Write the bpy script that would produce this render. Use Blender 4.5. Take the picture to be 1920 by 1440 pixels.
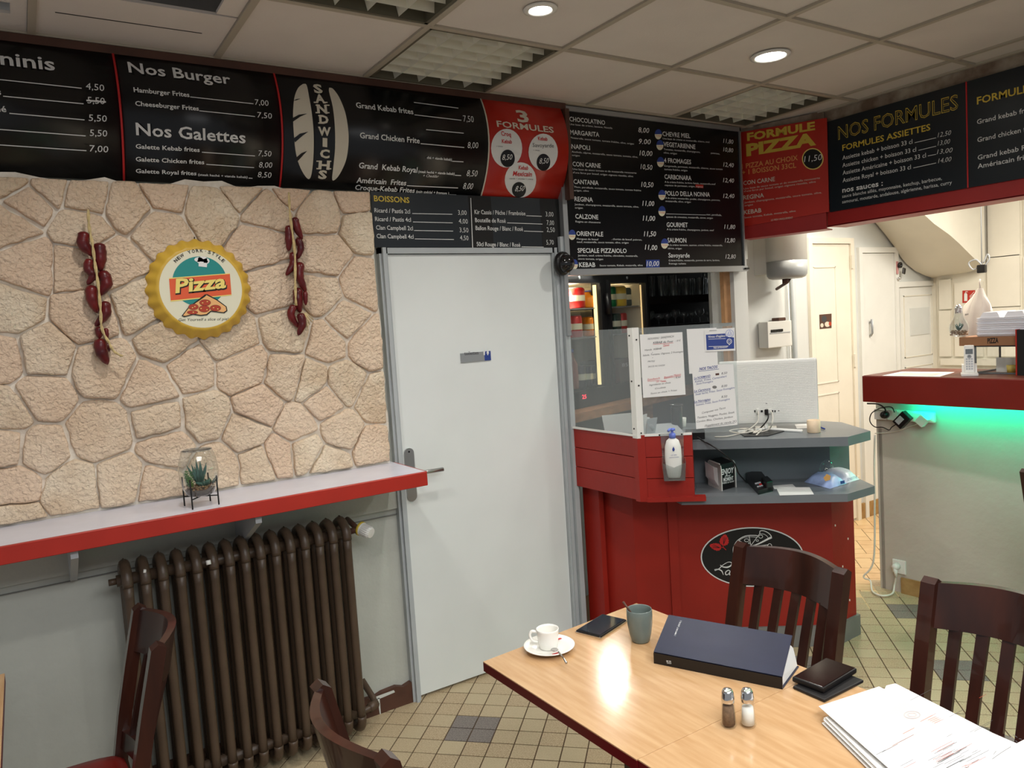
import bpy, bmesh, math, random
from mathutils import Vector, Matrix
random.seed(7)
PI = math.pi
for o in list(bpy.data.objects): bpy.data.objects.remove(o)
SC = bpy.context.scene
COL = SC.collection

# ------------------------------------------------------------------ camera
CAMZ = 1.70
FPX = 1425.5
YAW, PIT, ROL = 0.571391621, 0.0793423757, 0.0641144284
ca, sa = math.cos(YAW), math.sin(YAW)
FWD = Vector((sa*math.cos(PIT), ca*math.cos(PIT), -math.sin(PIT)))
_r = Vector((ca, -sa, 0)); _d = FWD.cross(_r)
RGT = _r*math.cos(ROL) + _d*math.sin(ROL)
DWN = -_r*math.sin(ROL) + _d*math.cos(ROL)
EYE = Vector((0, 0, CAMZ))
cam_d = bpy.data.cameras.new('camera'); cam = bpy.data.objects.new('camera', cam_d); COL.objects.link(cam)
cam_d.sensor_width = 36; cam_d.sensor_fit = 'HORIZONTAL'; cam_d.lens = FPX/1920*36; cam_d.clip_start = 0.05
mw = Matrix.Identity(4)
for i in range(3):
    mw[i][0] = RGT[i]; mw[i][1] = -DWN[i]; mw[i][2] = -FWD[i]; mw[i][3] = EYE[i]
cam.matrix_world = mw
SC.camera = cam

# ------------------------------------------------------------------ world, exposure, lights
SC.view_settings.view_transform = 'Standard'; SC.view_settings.look = 'None'
SC.view_settings.gamma = 1.0; SC.view_settings.use_curve_mapping = False
SC.view_settings.exposure = 0.06
W = bpy.data.worlds.new('world'); SC.world = W; W.use_nodes = True
W.node_tree.nodes['Background'].inputs[0].default_value = (0.95, 0.97, 1.0, 1)
W.node_tree.nodes['Background'].inputs[1].default_value = 0.3

def lamp(name, kind, loc, power, color=(1, .97, .92), size=.1, size_y=None, rot=(0, 0, 0), spot=None, blend=.5):
    d = bpy.data.lights.new(name, kind); d.energy = power; d.color = color
    if kind == 'AREA':
        d.size = size
        if size_y: d.shape = 'RECTANGLE'; d.size_y = size_y
        else: d.shape = 'DISK'
    else: d.shadow_soft_size = size
    if kind == 'SPOT': d.spot_size = spot; d.spot_blend = blend
    o = bpy.data.objects.new(name, d); COL.objects.link(o); o.location = loc; o.rotation_euler = rot
    return o
DL = [(1.63, 2.20), (2.84, 2.19), (0.43, 2.20), (0.43, .95), (1.63, .95), (2.84, .95), (0.43, -0.3), (1.63, -.3), (2.84, -.3)]
WARM = (1, .965, .905)
for i, (x, y) in enumerate(DL):
    lamp('downlight_lamp', 'SPOT', (x, y, 2.752), 31, WARM, .045, spot=math.radians(150), blend=.9)
lamp('room_fill_lamp', 'AREA', (0.6, -0.8, 2.70), 92, (.97, .98, 1), 2.0, 1.4)     # unseen fill light added behind the camera to brighten the room
lamp('kitchen_lamp', 'AREA', (5.2, 1.9, 2.72), 62, (1, .93, .82), 1.2, .6)
lamp('hall_lamp', 'SPOT', (4.45, 3.0, 2.72), 60, (1, .88, .72), .05, spot=math.radians(150), blend=.9)
lamp('bar_back_lamp', 'AREA', (2.75, 3.38, 2.3), 2.0, (1, .93, .84), .2)

# ------------------------------------------------------------------ pixel helpers (photo frame 1920x1440 -> a point on a real plane)
def ray(px, py): return (RGT*((px-960)/FPX) + DWN*((py-720)/FPX) + FWD)
def atY(px, py, y): v = ray(px, py); return EYE + v*(y/v.y)
def atX(px, py, x): v = ray(px, py); return EYE + v*(x/v.x)
def atZ(px, py, z): v = ray(px, py); return EYE + v*((z-CAMZ)/v.z)
def proj(p):
    d = Vector(p)-EYE; w = d.dot(FWD)
    if w <= .01: return (-9999, -9999)
    return (960+FPX*d.dot(RGT)/w, 720+FPX*d.dot(DWN)/w)
def depth(p): return (Vector(p)-EYE).dot(FWD)

# ------------------------------------------------------------------ materials
def srgb(r, g, b):
    f = lambda c: (c/255/12.92) if c/255 <= .04045 else ((c/255+.055)/1.055)**2.4
    return (f(r), f(g), f(b), 1)
MATS = {}
def mat(name, c, rough=.6, metal=0, spec=.5, noise=0, nscale=20, bump=0, bscale=60, c2=None, emit=None, estr=0, trans=0, ior=1.45, coat=0, detail=6, stretch=None, tint=None):
    if name in MATS: return MATS[name]
    m = bpy.data.materials.new(name); m.use_nodes = True; nt = m.node_tree; n = nt.nodes; L = nt.links
    b = n['Principled BSDF']; col = srgb(*c)
    b.inputs['Base Color'].default_value = col; b.inputs['Roughness'].default_value = rough
    b.inputs['Metallic'].default_value = metal; b.inputs['Specular IOR Level'].default_value = spec
    b.inputs['IOR'].default_value = ior; b.inputs['Transmission Weight'].default_value = trans
    b.inputs['Coat Weight'].default_value = coat
    if emit: b.inputs['Emission Color'].default_value = srgb(*emit); b.inputs['Emission Strength'].default_value = estr
    src = None
    if noise or bump or c2:
        tc = n.new('ShaderNodeTexCoord'); mp = n.new('ShaderNodeMapping'); L.new(tc.outputs['Object'], mp.inputs[0])
        if stretch: mp.inputs['Scale'].default_value = stretch
        src = mp.outputs[0]
    if c2 or noise:
        t = n.new('ShaderNodeTexNoise'); t.inputs['Scale'].default_value = nscale; t.inputs['Detail'].default_value = detail; L.new(src, t.inputs['Vector'])
        r = n.new('ShaderNodeValToRGB'); L.new(t.outputs['Fac'], r.inputs[0]); r.color_ramp.elements[0].position = .35; r.color_ramp.elements[1].position = .68
        if c2: r.color_ramp.elements[0].color = srgb(*c2); r.color_ramp.elements[1].color = col
        else:
            r.color_ramp.elements[0].color = tuple(max(0, v*(1-noise)) for v in col[:3])+(1,)
            r.color_ramp.elements[1].color = tuple(min(1, v*(1+noise*.5)) for v in col[:3])+(1,)
        out = r.outputs[0]
        if tint:      # every object gets its own slight tone
            oi = n.new('ShaderNodeObjectInfo'); mx = n.new('ShaderNodeMix'); mx.data_type = 'RGBA'; mx.blend_type = 'MIX'
            mr = n.new('ShaderNodeMath'); mr.operation = 'MULTIPLY'; mr.inputs[1].default_value = .75; L.new(oi.outputs['Random'], mr.inputs[0])
            L.new(mr.outputs[0], mx.inputs['Factor']); L.new(out, mx.inputs[6]); mx.inputs[7].default_value = srgb(*tint); out = mx.outputs[2]
        L.new(out, b.inputs['Base Color'])
    if bump:
        t = n.new('ShaderNodeTexNoise'); t.inputs['Scale'].default_value = bscale; t.inputs['Detail'].default_value = 8; L.new(src, t.inputs['Vector'])
        bp = n.new('ShaderNodeBump'); bp.inputs['Strength'].default_value = bump; bp.inputs['Distance'].default_value = .01
        L.new(t.outputs['Fac'], bp.inputs['Height']); L.new(bp.outputs[0], b.inputs['Normal'])
    MATS[name] = m; return m
def panemat(name, tint=(1, 1, 1), haze=0., rough=.02, refl=1.0):
    m = bpy.data.materials.new(name); m.use_nodes = True; nt = m.node_tree; n = nt.nodes; L = nt.links
    n.remove(n['Principled BSDF']); out = n['Material Output']
    tr = n.new('ShaderNodeBsdfTransparent'); tr.inputs[0].default_value = tint+(1,)
    gl = n.new('ShaderNodeBsdfGlossy'); gl.inputs['Roughness'].default_value = rough
    fr = n.new('ShaderNodeFresnel'); ge = n.new('ShaderNodeNewGeometry'); m_a = n.new('ShaderNodeMath'); m_a.operation = 'MULTIPLY_ADD'; m_a.inputs[1].default_value = -2; m_a.inputs[2].default_value = 1; L.new(ge.outputs['Backfacing'], m_a.inputs[0]); m_b = n.new('ShaderNodeMath'); m_b.operation = 'POWER'; m_b.inputs[0].default_value = 1.45; L.new(m_a.outputs[0], m_b.inputs[1]); L.new(m_b.outputs[0], fr.inputs[0])
    mu = n.new('ShaderNodeMath'); mu.operation = 'MULTIPLY'; mu.inputs[1].default_value = refl; L.new(fr.outputs[0], mu.inputs[0])
    mx = n.new('ShaderNodeMixShader'); L.new(mu.outputs[0], mx.inputs[0]); L.new(tr.outputs[0], mx.inputs[1]); L.new(gl.outputs[0], mx.inputs[2])
    last = mx
    if haze:
        df = n.new('ShaderNodeBsdfDiffuse'); df.inputs[0].default_value = (.6, .65, .66, 1)
        m2 = n.new('ShaderNodeMixShader'); m2.inputs[0].default_value = haze; L.new(mx.outputs[0], m2.inputs[1]); L.new(df.outputs[0], m2.inputs[2]); last = m2
    L.new(last.outputs[0], out.inputs[0]); MATS[name] = m; return m
M = {}
M['wall'] = mat('painted wall', (205, 209, 203), .65, noise=.05, nscale=4, bump=.15, bscale=45)
M['lowwall'] = mat('grey painted wall', (186, 189, 180), .6, noise=.06, nscale=4, bump=.2, bscale=40)
M['barwall'] = mat('bar wall paint', (196, 189, 178), .6, noise=.07, nscale=3, bump=.2, bscale=25)
M['plaster'] = mat('rough plaster', (178, 168, 150), .8, c2=(120, 100, 82), nscale=9, bump=.6, bscale=30)
M['door'] = mat('white door', (226, 231, 229), .42, noise=.03, nscale=3)
M['greyframe'] = mat('grey door frame', (178, 184, 186), .5, noise=.05, nscale=8)
M['cream'] = mat('cream gloss paint', (236, 230, 214), .45, noise=.04, nscale=4, bump=.1, bscale=30)
M['cupboard'] = mat('white cupboard paint', (232, 233, 228), .5, noise=.04, nscale=4)
M['creamwall'] = mat('cream wall', (226, 222, 208), .6, noise=.04, nscale=4)
M['whitewall'] = mat('white back wall', (214, 217, 214), .6, noise=.04, nscale=4)
M['mortar'] = mat('mortar', (240, 234, 222), .95, c2=(214, 204, 188), nscale=18, bump=1.0, bscale=28)
def stonemat():
    m = mat('stone', (242, 226, 200), .95, c2=(220, 196, 166), nscale=7, tint=(234, 203, 176))
    nt = m.node_tree; n = nt.nodes; L = nt.links; b = n['Principled BSDF']
    tc = n.new('ShaderNodeTexCoord')
    a = n.new('ShaderNodeTexNoise'); a.inputs['Scale'].default_value = 75; a.inputs['Detail'].default_value = 6; a.inputs['Roughness'].default_value = .5; a.inputs['Distortion'].default_value = .4; L.new(tc.outputs['Object'], a.inputs['Vector'])
    bp = n.new('ShaderNodeBump'); bp.inputs['Strength'].default_value = .9; bp.inputs['Distance'].default_value = .020
    L.new(a.outputs['Fac'], bp.inputs['Height']); L.new(bp.outputs[0], b.inputs['Normal'])
    return m
M['stone'] = stonemat()
M['ceil'] = mat('ceiling tile', (216, 210, 203), .9, noise=.03, nscale=6, bump=.1, bscale=150)
M['grid'] = mat('ceiling grid', (176, 168, 152), .5)
M['louvre'] = mat('louvre', (236, 234, 216), .35)
M['louvre_shade'] = mat('louvre housing', (96, 92, 76), .6)  # dark colour stands in for the shade between the louvre blades
M['brown'] = mat('brown paint', (86, 56, 44), .5, noise=.2, nscale=10)
M['black'] = mat('black gloss board', (13, 14, 16), .26, spec=.5)
M['blackm'] = mat('matt black', (14, 14, 14), .6)
M['slate'] = mat('dark slate board', (36, 42, 47), .35)
M['slate2'] = mat('blue slate board', (24, 32, 38), .3)
M['white'] = mat('white print', (226, 228, 226), .6)
M['cream_print'] = mat('cream print', (214, 208, 190), .6)
M['yellow'] = mat('yellow print', (214, 186, 70), .5)
M['peach'] = mat('peach print', (226, 160, 90), .5)
M['redboard'] = mat('red gloss board', (182, 44, 32), .28)
M['redprint'] = mat('red print', (196, 34, 36), .5)
M['darkprint'] = mat('dark print', (60, 62, 66), .5)
M['redpaint'] = mat('red paint', (152, 34, 24), .42, noise=.12, nscale=3, bump=.1, bscale=30)
M['redtrim'] = mat('red edge paint', (172, 42, 30), .4, noise=.1, nscale=6)
M['redslab'] = mat('dark red laminate', (118, 28, 18), .35, noise=.1, nscale=5)
M['beamred'] = mat('beam red', (160, 36, 34), .45, noise=.1, nscale=5)
M['shelf'] = mat('white shelf laminate', (216, 217, 228), .3, noise=.04, nscale=12)
M['grey'] = mat('grey laminate', (112, 118, 122), .35, noise=.06, nscale=10)
M['greyd'] = mat('grey panel', (98, 106, 110), .45, noise=.05, nscale=6)
M['plinth'] = mat('grey plinth', (122, 122, 118), .55, noise=.1, nscale=8)
M['rad'] = mat('brown radiator enamel', (82, 66, 52), .42, noise=.18, nscale=9, bump=.15, bscale=40)
M['steel'] = mat('brushed steel', (190, 190, 188), .28, metal=1)
M['alu'] = mat('aluminium', (176, 180, 182), .4, metal=.7)
M['chrome'] = mat('chrome', (215, 215, 215), .12, metal=1)
M['wood_dark'] = mat('dark stained wood', (62, 29, 19), .3, c2=(40, 19, 14), nscale=14, stretch=(1, 1, .15), coat=.3)
M['redvinyl'] = mat('red vinyl seat', (118, 26, 20), .4, noise=.1, nscale=8)
def oak():
    m = mat('oak laminate', (204, 168, 126), .135, c2=(190, 151, 108), nscale=7, stretch=(9, 1, 1), detail=9)
    return m
M['oak'] = oak()
M['maroon'] = mat('maroon table edge', (92, 12, 16), .4)
M['tile'] = mat('speckled beige tile', (196, 178, 146), .42, c2=(160, 138, 106), nscale=160, detail=2, tint=(188, 174, 142))
M['tilegrey'] = mat('speckled grey tile', (140, 132, 126), .42, c2=(104, 96, 92), nscale=170, detail=2)
M['tilehall'] = mat('hall tile', (222, 188, 142), .35, c2=(206, 168, 120), nscale=14, tint=(228, 200, 152))
M['joint'] = mat('dark floor joint', (84, 66, 48), .9)
M['skirt'] = mat('skirting tile', (178, 146, 96), .5, c2=(150, 114, 66), nscale=14)
M['paper'] = mat('white paper', (232, 232, 230), .8)
M['paper2'] = mat('pinkish paper', (232, 206, 200), .8)
M['plastic'] = mat('white plastic', (232, 232, 226), .35)
M['greyplastic'] = mat('grey plastic', (176, 180, 184), .4)
M['blackpl'] = mat('black plastic', (20, 19, 20), .35)
M['navy'] = mat('navy book cloth', (26, 32, 58), .42, noise=.15, nscale=10)
M['screen'] = mat('phone glass', (22, 28, 40), .06, spec=.8)
M['screen2'] = mat('dark screen', (24, 12, 12), .12)
M['leather'] = mat('black leather', (26, 25, 26), .45)
M['porc'] = mat('white porcelain', (238, 237, 230), .15)
M['stoneware'] = mat('grey green stoneware', (108, 120, 116), .25, noise=.12, nscale=12)
M['chili'] = mat('dried chilli', (110, 26, 26), .32, c2=(70, 16, 22), nscale=18)
M['rope'] = mat('straw cord', (206, 184, 132), .8, noise=.2, nscale=80)
M['capyellow'] = mat('bottle cap yellow', (212, 172, 62), .45, noise=.06, nscale=8)
M['capcream'] = mat('sign cream', (228, 224, 198), .4)
M['teal'] = mat('teal print', (26, 138, 134), .5)
M['orange'] = mat('orange print', (226, 92, 50), .5)
M['pizzay'] = mat('pizza tan', (236, 180, 116), .5)
M['lightyellow'] = mat('pale yellow print', (240, 218, 120), .5)
M['sal'] = mat('salami print', (176, 60, 32), .5)
M['blueprint'] = mat('blue print', (44, 66, 140), .5)
M['bluelt'] = mat('light blue plastic', (110, 130, 214), .4)
M['wood'] = mat('light counter wood', (170, 122, 84), .5, c2=(140, 96, 62), nscale=8, stretch=(1, 6, 6))
M['dark'] = mat('dark cabinet', (30, 27, 24), .6, noise=.2, nscale=6)
M['fridge'] = mat('black fridge', (26, 27, 29), .4)
M['fridgein'] = mat('fridge interior', (225, 215, 190), .5)
M['cardboard'] = mat('brown cardboard', (150, 108, 76), .8, noise=.08, nscale=10)
M['foam'] = mat('white foam', (244, 244, 248), .6)
M['bag'] = mat('white plastic bag', (238, 232, 222), .5, noise=.04, nscale=12)
M['cable'] = mat('white cable', (226, 222, 210), .5)
M['greenleaf'] = mat('green succulent', (74, 128, 52), .5, noise=.2, nscale=30)
M['blueleaf'] = mat('blue green succulent', (60, 100, 88), .5, noise=.2, nscale=30)
M['gravel'] = mat('gravel', (150, 122, 92), .8, c2=(96, 84, 74), nscale=60, tint=(190, 150, 100))
M['salt'] = mat('salt', (236, 236, 228), .8)
M['pepper'] = mat('ground pepper', (118, 94, 72), .85, noise=.3, nscale=120)
M['wax'] = mat('cream candle', (232, 208, 176), .5, noise=.1, nscale=30)
M['lampface'] = mat('lit lamp face', (255, 255, 255), .5, emit=(255, 252, 244), estr=14)
M['led'] = mat('green led strip', (20, 255, 150), .5, emit=(0, 255, 190), estr=42)
M['fluo'] = mat('fridge tube', (255, 240, 200), .5, emit=(255, 226, 160), estr=1.6)
M['leddigit'] = mat('red digits', (255, 40, 60), .5, emit=(255, 60, 80), estr=2.5)
M['pane'] = panemat('acrylic pane', (.93, .95, .95), .13)
M['glass'] = panemat('clear glass', (.96, .97, .97), 0, refl=1.1)
M['tumbler'] = panemat('tumbler glass', (.86, .88, .88), .06, refl=2.2)
M['bowl'] = panemat('bowl glass', (.93, .95, .94), .015, refl=2.2)
M['sheen'] = panemat('clear board sheet', (1, 1, 1), 0.0, refl=.8)
M['cork'] = mat('beige board strip', (186, 142, 100), .8, noise=.15, nscale=20)
M['heater_low'] = mat('heater grey band', (170, 176, 178), .3)
M['smoke'] = mat('smoked dome', (22, 22, 24), .08, spec=.7)

# ------------------------------------------------------------------ mesh builder
OFF = {}
class MB:
    def __init__(s): s.v = []; s.f = []; s.sm = []
    def add(s, vs, fs, smooth=False):
        n = len(s.v); s.v += [tuple(v) for v in vs]; s.f += [tuple(i+n for i in f) for f in fs]; s.sm += [smooth]*len(fs); return s
    def quad(s, a, b, c, d): return s.add([a, b, c, d], [(0, 1, 2, 3)])
    def poly(s, pts): return s.add(pts, [tuple(range(len(pts)))])
    def box(s, x0, x1, y0, y1, z0, z1, mtx=None):
        v = [(x0, y0, z0), (x1, y0, z0), (x1, y1, z0), (x0, y1, z0), (x0, y0, z1), (x1, y0, z1), (x1, y1, z1), (x0, y1, z1)]
        if mtx: v = [mtx @ Vector(p) for p in v]
        return s.add(v, [(0, 3, 2, 1), (4, 5, 6, 7), (0, 1, 5, 4), (1, 2, 6, 5), (2, 3, 7, 6), (3, 0, 4, 7)])
    def rbox(s, x0, x1, y0, y1, z0, z1, b=.004, seg=2, mtx=None):
        bm = bmesh.new(); bmesh.ops.create_cube(bm, size=1)
        for v in bm.verts: v.co = Vector(((x0+x1)/2+v.co.x*(x1-x0), (y0+y1)/2+v.co.y*(y1-y0), (z0+z1)/2+v.co.z*(z1-z0)))
        bmesh.ops.bevel(bm, geom=list(bm.edges), offset=b, segments=seg, profile=.6, affect='EDGES')
        bm.verts.ensure_lookup_table(); bm.verts.index_update()
        vs = [v.co.copy() for v in bm.verts]
        if mtx: vs = [mtx @ p for p in vs]
        s.add(vs, [tuple(v.index for v in f.verts) for f in bm.faces], False); bm.free(); return s
    def prism(s, pts, z0, z1):       # pts ccw plan polygon
        n = len(pts); v = [(p[0], p[1], z0) for p in pts]+[(p[0], p[1], z1) for p in pts]
        return s.add(v, [tuple(reversed(range(n))), tuple(range(n, 2*n))]+[(i, (i+1) % n, (i+1) % n+n, i+n) for i in range(n)])
    def extrude(s, pts, vec):
        vec = Vector(vec); n = len(pts); v = [Vector(p) for p in pts]; v += [p+vec for p in v]
        return s.add(v, [tuple(reversed(range(n))), tuple(range(n, 2*n))]+[(i, (i+1) % n, (i+1) % n+n, i+n) for i in range(n)])
    def lathe(s, prof, c=(0, 0, 0), seg=24, mtx=None, smooth=True):   # prof [(r,z)]
        vs = []; fs = []; c = Vector(c)
        for r, z in prof:
            for k in range(seg):
                a = 2*PI*k/seg; p = Vector((r*math.cos(a), r*math.sin(a), z))
                if mtx: p = mtx @ p
                vs.append(p+c)
        for i in range(len(prof)-1):
            for k in range(seg):
                k2 = (k+1) % seg; fs.append((i*seg+k, i*seg+k2, (i+1)*seg+k2, (i+1)*seg+k))
        if prof[0][0] > 1e-5: fs.append(tuple(reversed(range(seg))))
        if prof[-1][0] > 1e-5: fs.append(tuple(range((len(prof)-1)*seg, len(prof)*seg)))
        return s.add(vs, fs, smooth)
    def shell(s, prof, c=(0, 0, 0), seg=24):     # open lathe without caps
        vs = []; fs = []; c = Vector(c)
        for r, z in prof:
            for k in range(seg):
                a = 2*PI*k/seg; vs.append(Vector((r*math.cos(a), r*math.sin(a), z))+c)
        for i in range(len(prof)-1):
            for k in range(seg):
                k2 = (k+1) % seg; fs.append((i*seg+k, i*seg+k2, (i+1)*seg+k2, (i+1)*seg+k))
        return s.add(vs, fs, True)
    def tube(s, pts, r, seg=8, cap=True):
        pts = [Vector(p) for p in pts]; n = len(pts); rs = r if isinstance(r, (list, tuple)) else [r]*n
        vs = []; fs = []; up = None
        for i, p in enumerate(pts):
            t = (pts[min(i+1, n-1)]-pts[max(i-1, 0)]).normalized()
            if up is None: up = t.orthogonal().normalized()
            up = (up-t*up.dot(t)); up = up.normalized() if up.length > 1e-6 else t.orthogonal().normalized()
            w = t.cross(up)
            for k in range(seg):
                a = 2*PI*k/seg; vs.append(p+(up*math.cos(a)+w*math.sin(a))*rs[i])
        for i in range(n-1):
            for k in range(seg):
                k2 = (k+1) % seg; fs.append((i*seg+k, i*seg+k2, (i+1)*seg+k2, (i+1)*seg+k))
        if cap: fs += [tuple(reversed(range(seg))), tuple(range((n-1)*seg, n*seg))]
        return s.add(vs, fs, True)
    def bar(s, a, b, w, h, up=(0, 0, 1)):        # rectangular bar between two points
        a = Vector(a); b = Vector(b); t = (b-a).normalized(); u = Vector(up); sd = t.cross(u).normalized(); u = sd.cross(t).normalized()
        v = []
        for p in (a, b):
            for i, j in ((-1, -1), (1, -1), (1, 1), (-1, 1)): v.append(p+sd*(i*w/2)+u*(j*h/2))
        return s.add(v, [(0, 3, 2, 1), (4, 5, 6, 7), (0, 1, 5, 4), (1, 2, 6, 5), (2, 3, 7, 6), (3, 0, 4, 7)])
    def build(s, name, m, parent=None, auto=None):
        off = Vector((0, 0, 0))
        if parent is not None: off = OFF.get(parent.name, Vector((0, 0, 0)))
        me = bpy.data.meshes.new(name); me.from_pydata([tuple(Vector(v)-off) for v in s.v], [], s.f)
        me.polygons.foreach_set('use_smooth', s.sm); me.materials.append(m if not isinstance(m, str) else M[m]); me.update()
        o = bpy.data.objects.new(name, me); COL.objects.link(o)
        if parent is not None: o.parent = parent
        OFF[o.name] = off.copy()
        return o
def tag(o, label=None, cat=None, group=None, kind=None):
    if label: o['label'] = label
    if cat: o['category'] = cat
    if group: o['group'] = group
    if kind: o['kind'] = kind
    return o
def thing(name, label, cat, loc=(0, 0, 0), group=None):
    o = bpy.data.objects.new(name, None); COL.objects.link(o); o.location = loc; o.empty_display_size = .05
    OFF[o.name] = Vector(loc); return tag(o, label, cat, group)
def struct(name, mb, m, label=None, parent=None):
    o = mb.build(name, m, parent)
    if parent is None: o['kind'] = 'structure'; o['category'] = 'structure'; o['label'] = label or name.replace('_', ' ')
    return o
def copytree(o, parent=None):
    c = o.copy(); COL.objects.link(c)
    if parent is not None: c.parent = parent
    for ch in list(o.children): copytree(ch, c)
    return c
def spl(pts, n=6):      # Catmull-Rom
    P = [Vector(p) for p in pts]; P = [P[0]*2-P[1]]+P+[P[-1]*2-P[-2]]; out = []
    for i in range(1, len(P)-2):
        for k in range(n):
            t = k/n; a, b, c, d = P[i-1:i+3]
            out.append(.5*((2*b)+(c-a)*t+(2*a-5*b+4*c-d)*t*t+(3*b-a-3*c+d)*t**3))
    out.append(P[-2]); return out

# ------------------------------------------------------------------ text on surfaces
_tc = {}
def glyphs(s, bold, shear):
    k = (s, bold, shear)
    if k in _tc: return _tc[k]
    cu = bpy.data.curves.new('t', 'FONT'); cu.body = s; cu.size = 1; cu.resolution_u = 2; cu.offset = bold; cu.shear = shear; cu.fill_mode = 'FRONT'
    o = bpy.data.objects.new('t', cu); me = o.to_mesh()
    vs = [(v.co.x, v.co.y) for v in me.vertices]; fs = [tuple(p.vertices) for p in me.polygons]
    o.to_mesh_clear(); bpy.data.objects.remove(o); bpy.data.curves.remove(cu)
    _tc[k] = (vs, fs); return vs, fs
class Surf:
    """a flat or vertically curved panel: (s,t) -> 3D point, pixel -> (s,t)"""
    def __init__(s, O, S, T=(0, 0, 1), eps=.0012): s.O = Vector(O); s.S = Vector(S).normalized(); s.T = Vector(T).normalized(); s.N = s.S.cross(s.T).normalized(); s.e = eps; s.fix()
    def fix(s):
        if s.N.dot(EYE-s.O) < 0: s.N = -s.N
    def p(s, a, b, e=None): return s.O+s.S*a+s.T*b+s.N*(s.e if e is None else e)
    def hit(s, px, py):
        v = ray(px, py); k = (s.O-EYE).dot(s.N)/v.dot(s.N); q = EYE+v*k-s.O; return (q.dot(s.S), q.dot(s.T))
class Curved:
    def __init__(s, f, eps=.003): s.f = f; s.e = eps
    def p(s, a, b, e=None): return Vector((a, s.f(b)-(s.e if e is None else e), b))
    def hit(s, px, py):
        y = 3.06
        for _ in range(8): q = atY(px, py, y); y = s.f(q.z)
        return (q.x, q.z)
class Ink:
    """collects lettering of one material on one surface; coordinates through a zoom window (ox, oy, scale)"""
    def __init__(s, surf, win=(0, 0, 1)): s.s = surf; s.w = win; s.mb = {}
    def m(s, k):
        if k not in s.mb: s.mb[k] = MB()
        return s.mb[k]
    def P(s, x, y): return s.s.hit(s.w[0]+x*s.w[2], s.w[1]+y*s.w[2])
    def text(s, t, x0, y0, x1, y1, cap, k='white', bold=.018, shear=0, e=None):
        a = s.P(x0, y0); b = s.P(x1, y1); c = s.P(x0, y0-cap)
        h = abs(c[1]-a[1]); vs, fs = glyphs(t, bold, shear)
        if not vs: return
        xs = [v[0] for v in vs]; w0 = min(xs); w = max(xs)-w0
        ux, uy = (b[0]-a[0])/w, (b[1]-a[1])/w; sy = h/.73
        s.m(k).add([s.s.p(a[0]+(x-w0)*ux, a[1]+(x-w0)*uy+y*sy, e) for x, y in vs], fs)
    def line(s, x0, y0, x1, y1, th=5, k='white', e=None):
        n = 1 if isinstance(s.s, Surf) else 3
        for i in range(n):
            xa, ya = x0+(x1-x0)*i/n, y0+(y1-y0)*i/n; xb, yb = x0+(x1-x0)*(i+1)/n, y0+(y1-y0)*(i+1)/n
            s.poly([(xa, ya), (xb, yb), (xb, yb+th), (xa, ya+th)], k, e)
    def poly(s, pts, k='white', e=None):
        q = [s.P(*p) for p in pts]
        if isinstance(s.s, Curved) and max(b for a, b in q)-min(b for a, b in q) > .02:
            bm = bmesh.new(); bm.faces.new([bm.verts.new((a, b, 0)) for a, b in q]); lo, hi = min(b for a, b in q), max(b for a, b in q); n = int((hi-lo)/.012)+1
            for i in range(1, n): bmesh.ops.bisect_plane(bm, geom=bm.verts[:]+bm.edges[:]+bm.faces[:], plane_co=(0, lo+(hi-lo)*i/n, 0), plane_no=(0, 1, 0))
            bm.verts.index_update(); s.m(k).add([s.s.p(v.co.x, v.co.y, e) for v in bm.verts], [tuple(v.index for v in f.verts) for f in bm.faces]); bm.free(); return
        s.m(k).poly([s.s.p(a, b, e) for a, b in q])
    def stroke(s, pts, th, k='white', e=None, n=5):
        P = spl([(x, y, 0) for x, y in pts], n); th = th if isinstance(th, (list, tuple)) else [th]*len(pts)
        vs = []
        for i, p in enumerate(P):
            t = (P[min(i+1, len(P)-1)]-P[max(i-1, 0)]); t = t.normalized() if t.length > 0 else Vector((1, 0, 0)); u = i/(len(P)-1)*(len(th)-1); j = min(int(u), len(th)-2) if len(th) > 1 else 0
            w = (th[j]*(1-(u-j))+th[min(j+1, len(th)-1)]*(u-j))/2
            for sg in (-1, 1):
                a, b = s.P(p.x-t.y*w*sg, p.y+t.x*w*sg); vs.append(s.s.p(a, b, e))
        s.m(k).add(vs, [(2*i, 2*i+1, 2*i+3, 2*i+2) for i in range(len(P)-1)])
    def disc(s, cx, cy, rx, ry, k='white', e=None, seg=28, rot=0, a0=0, a1=2*PI):
        pts = []
        for i in range(seg):
            a = a0+(a1-a0)*i/(seg if abs(a1-a0-2*PI) < 1e-6 else seg-1); x, y = rx*math.cos(a), ry*math.sin(a)
            pts.append((cx+x*math.cos(rot)-y*math.sin(rot), cy+x*math.sin(rot)+y*math.cos(rot)))
        s.poly(pts, k, e)
    def ring(s, cx, cy, rx, ry, th, k='white', e=None):
        pts = [(cx+rx*math.cos(2*PI*i/24), cy+ry*math.sin(2*PI*i/24)) for i in range(25)]; s.stroke(pts, th, k, e, 2)
    def done(s, parent, names=None):
        for k, mb in s.mb.items():
            nm = (names or {}).get(k.split('#')[0], 'lettering'); o = mb.build(nm, k.split('#')[0], parent)
            if len(mb.f) > 3 and '#' not in k and any(w in nm for w in ('lettering', 'writing', 'print', 'lines', 'chips', 'slashes', 'ports', 'pictogram', 'dot', 'sticker', 'outline', 'seal', 'inlay')): o['kind'] = 'stuff'

# ================================================================== SETTING
CEIL = 2.78
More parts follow.
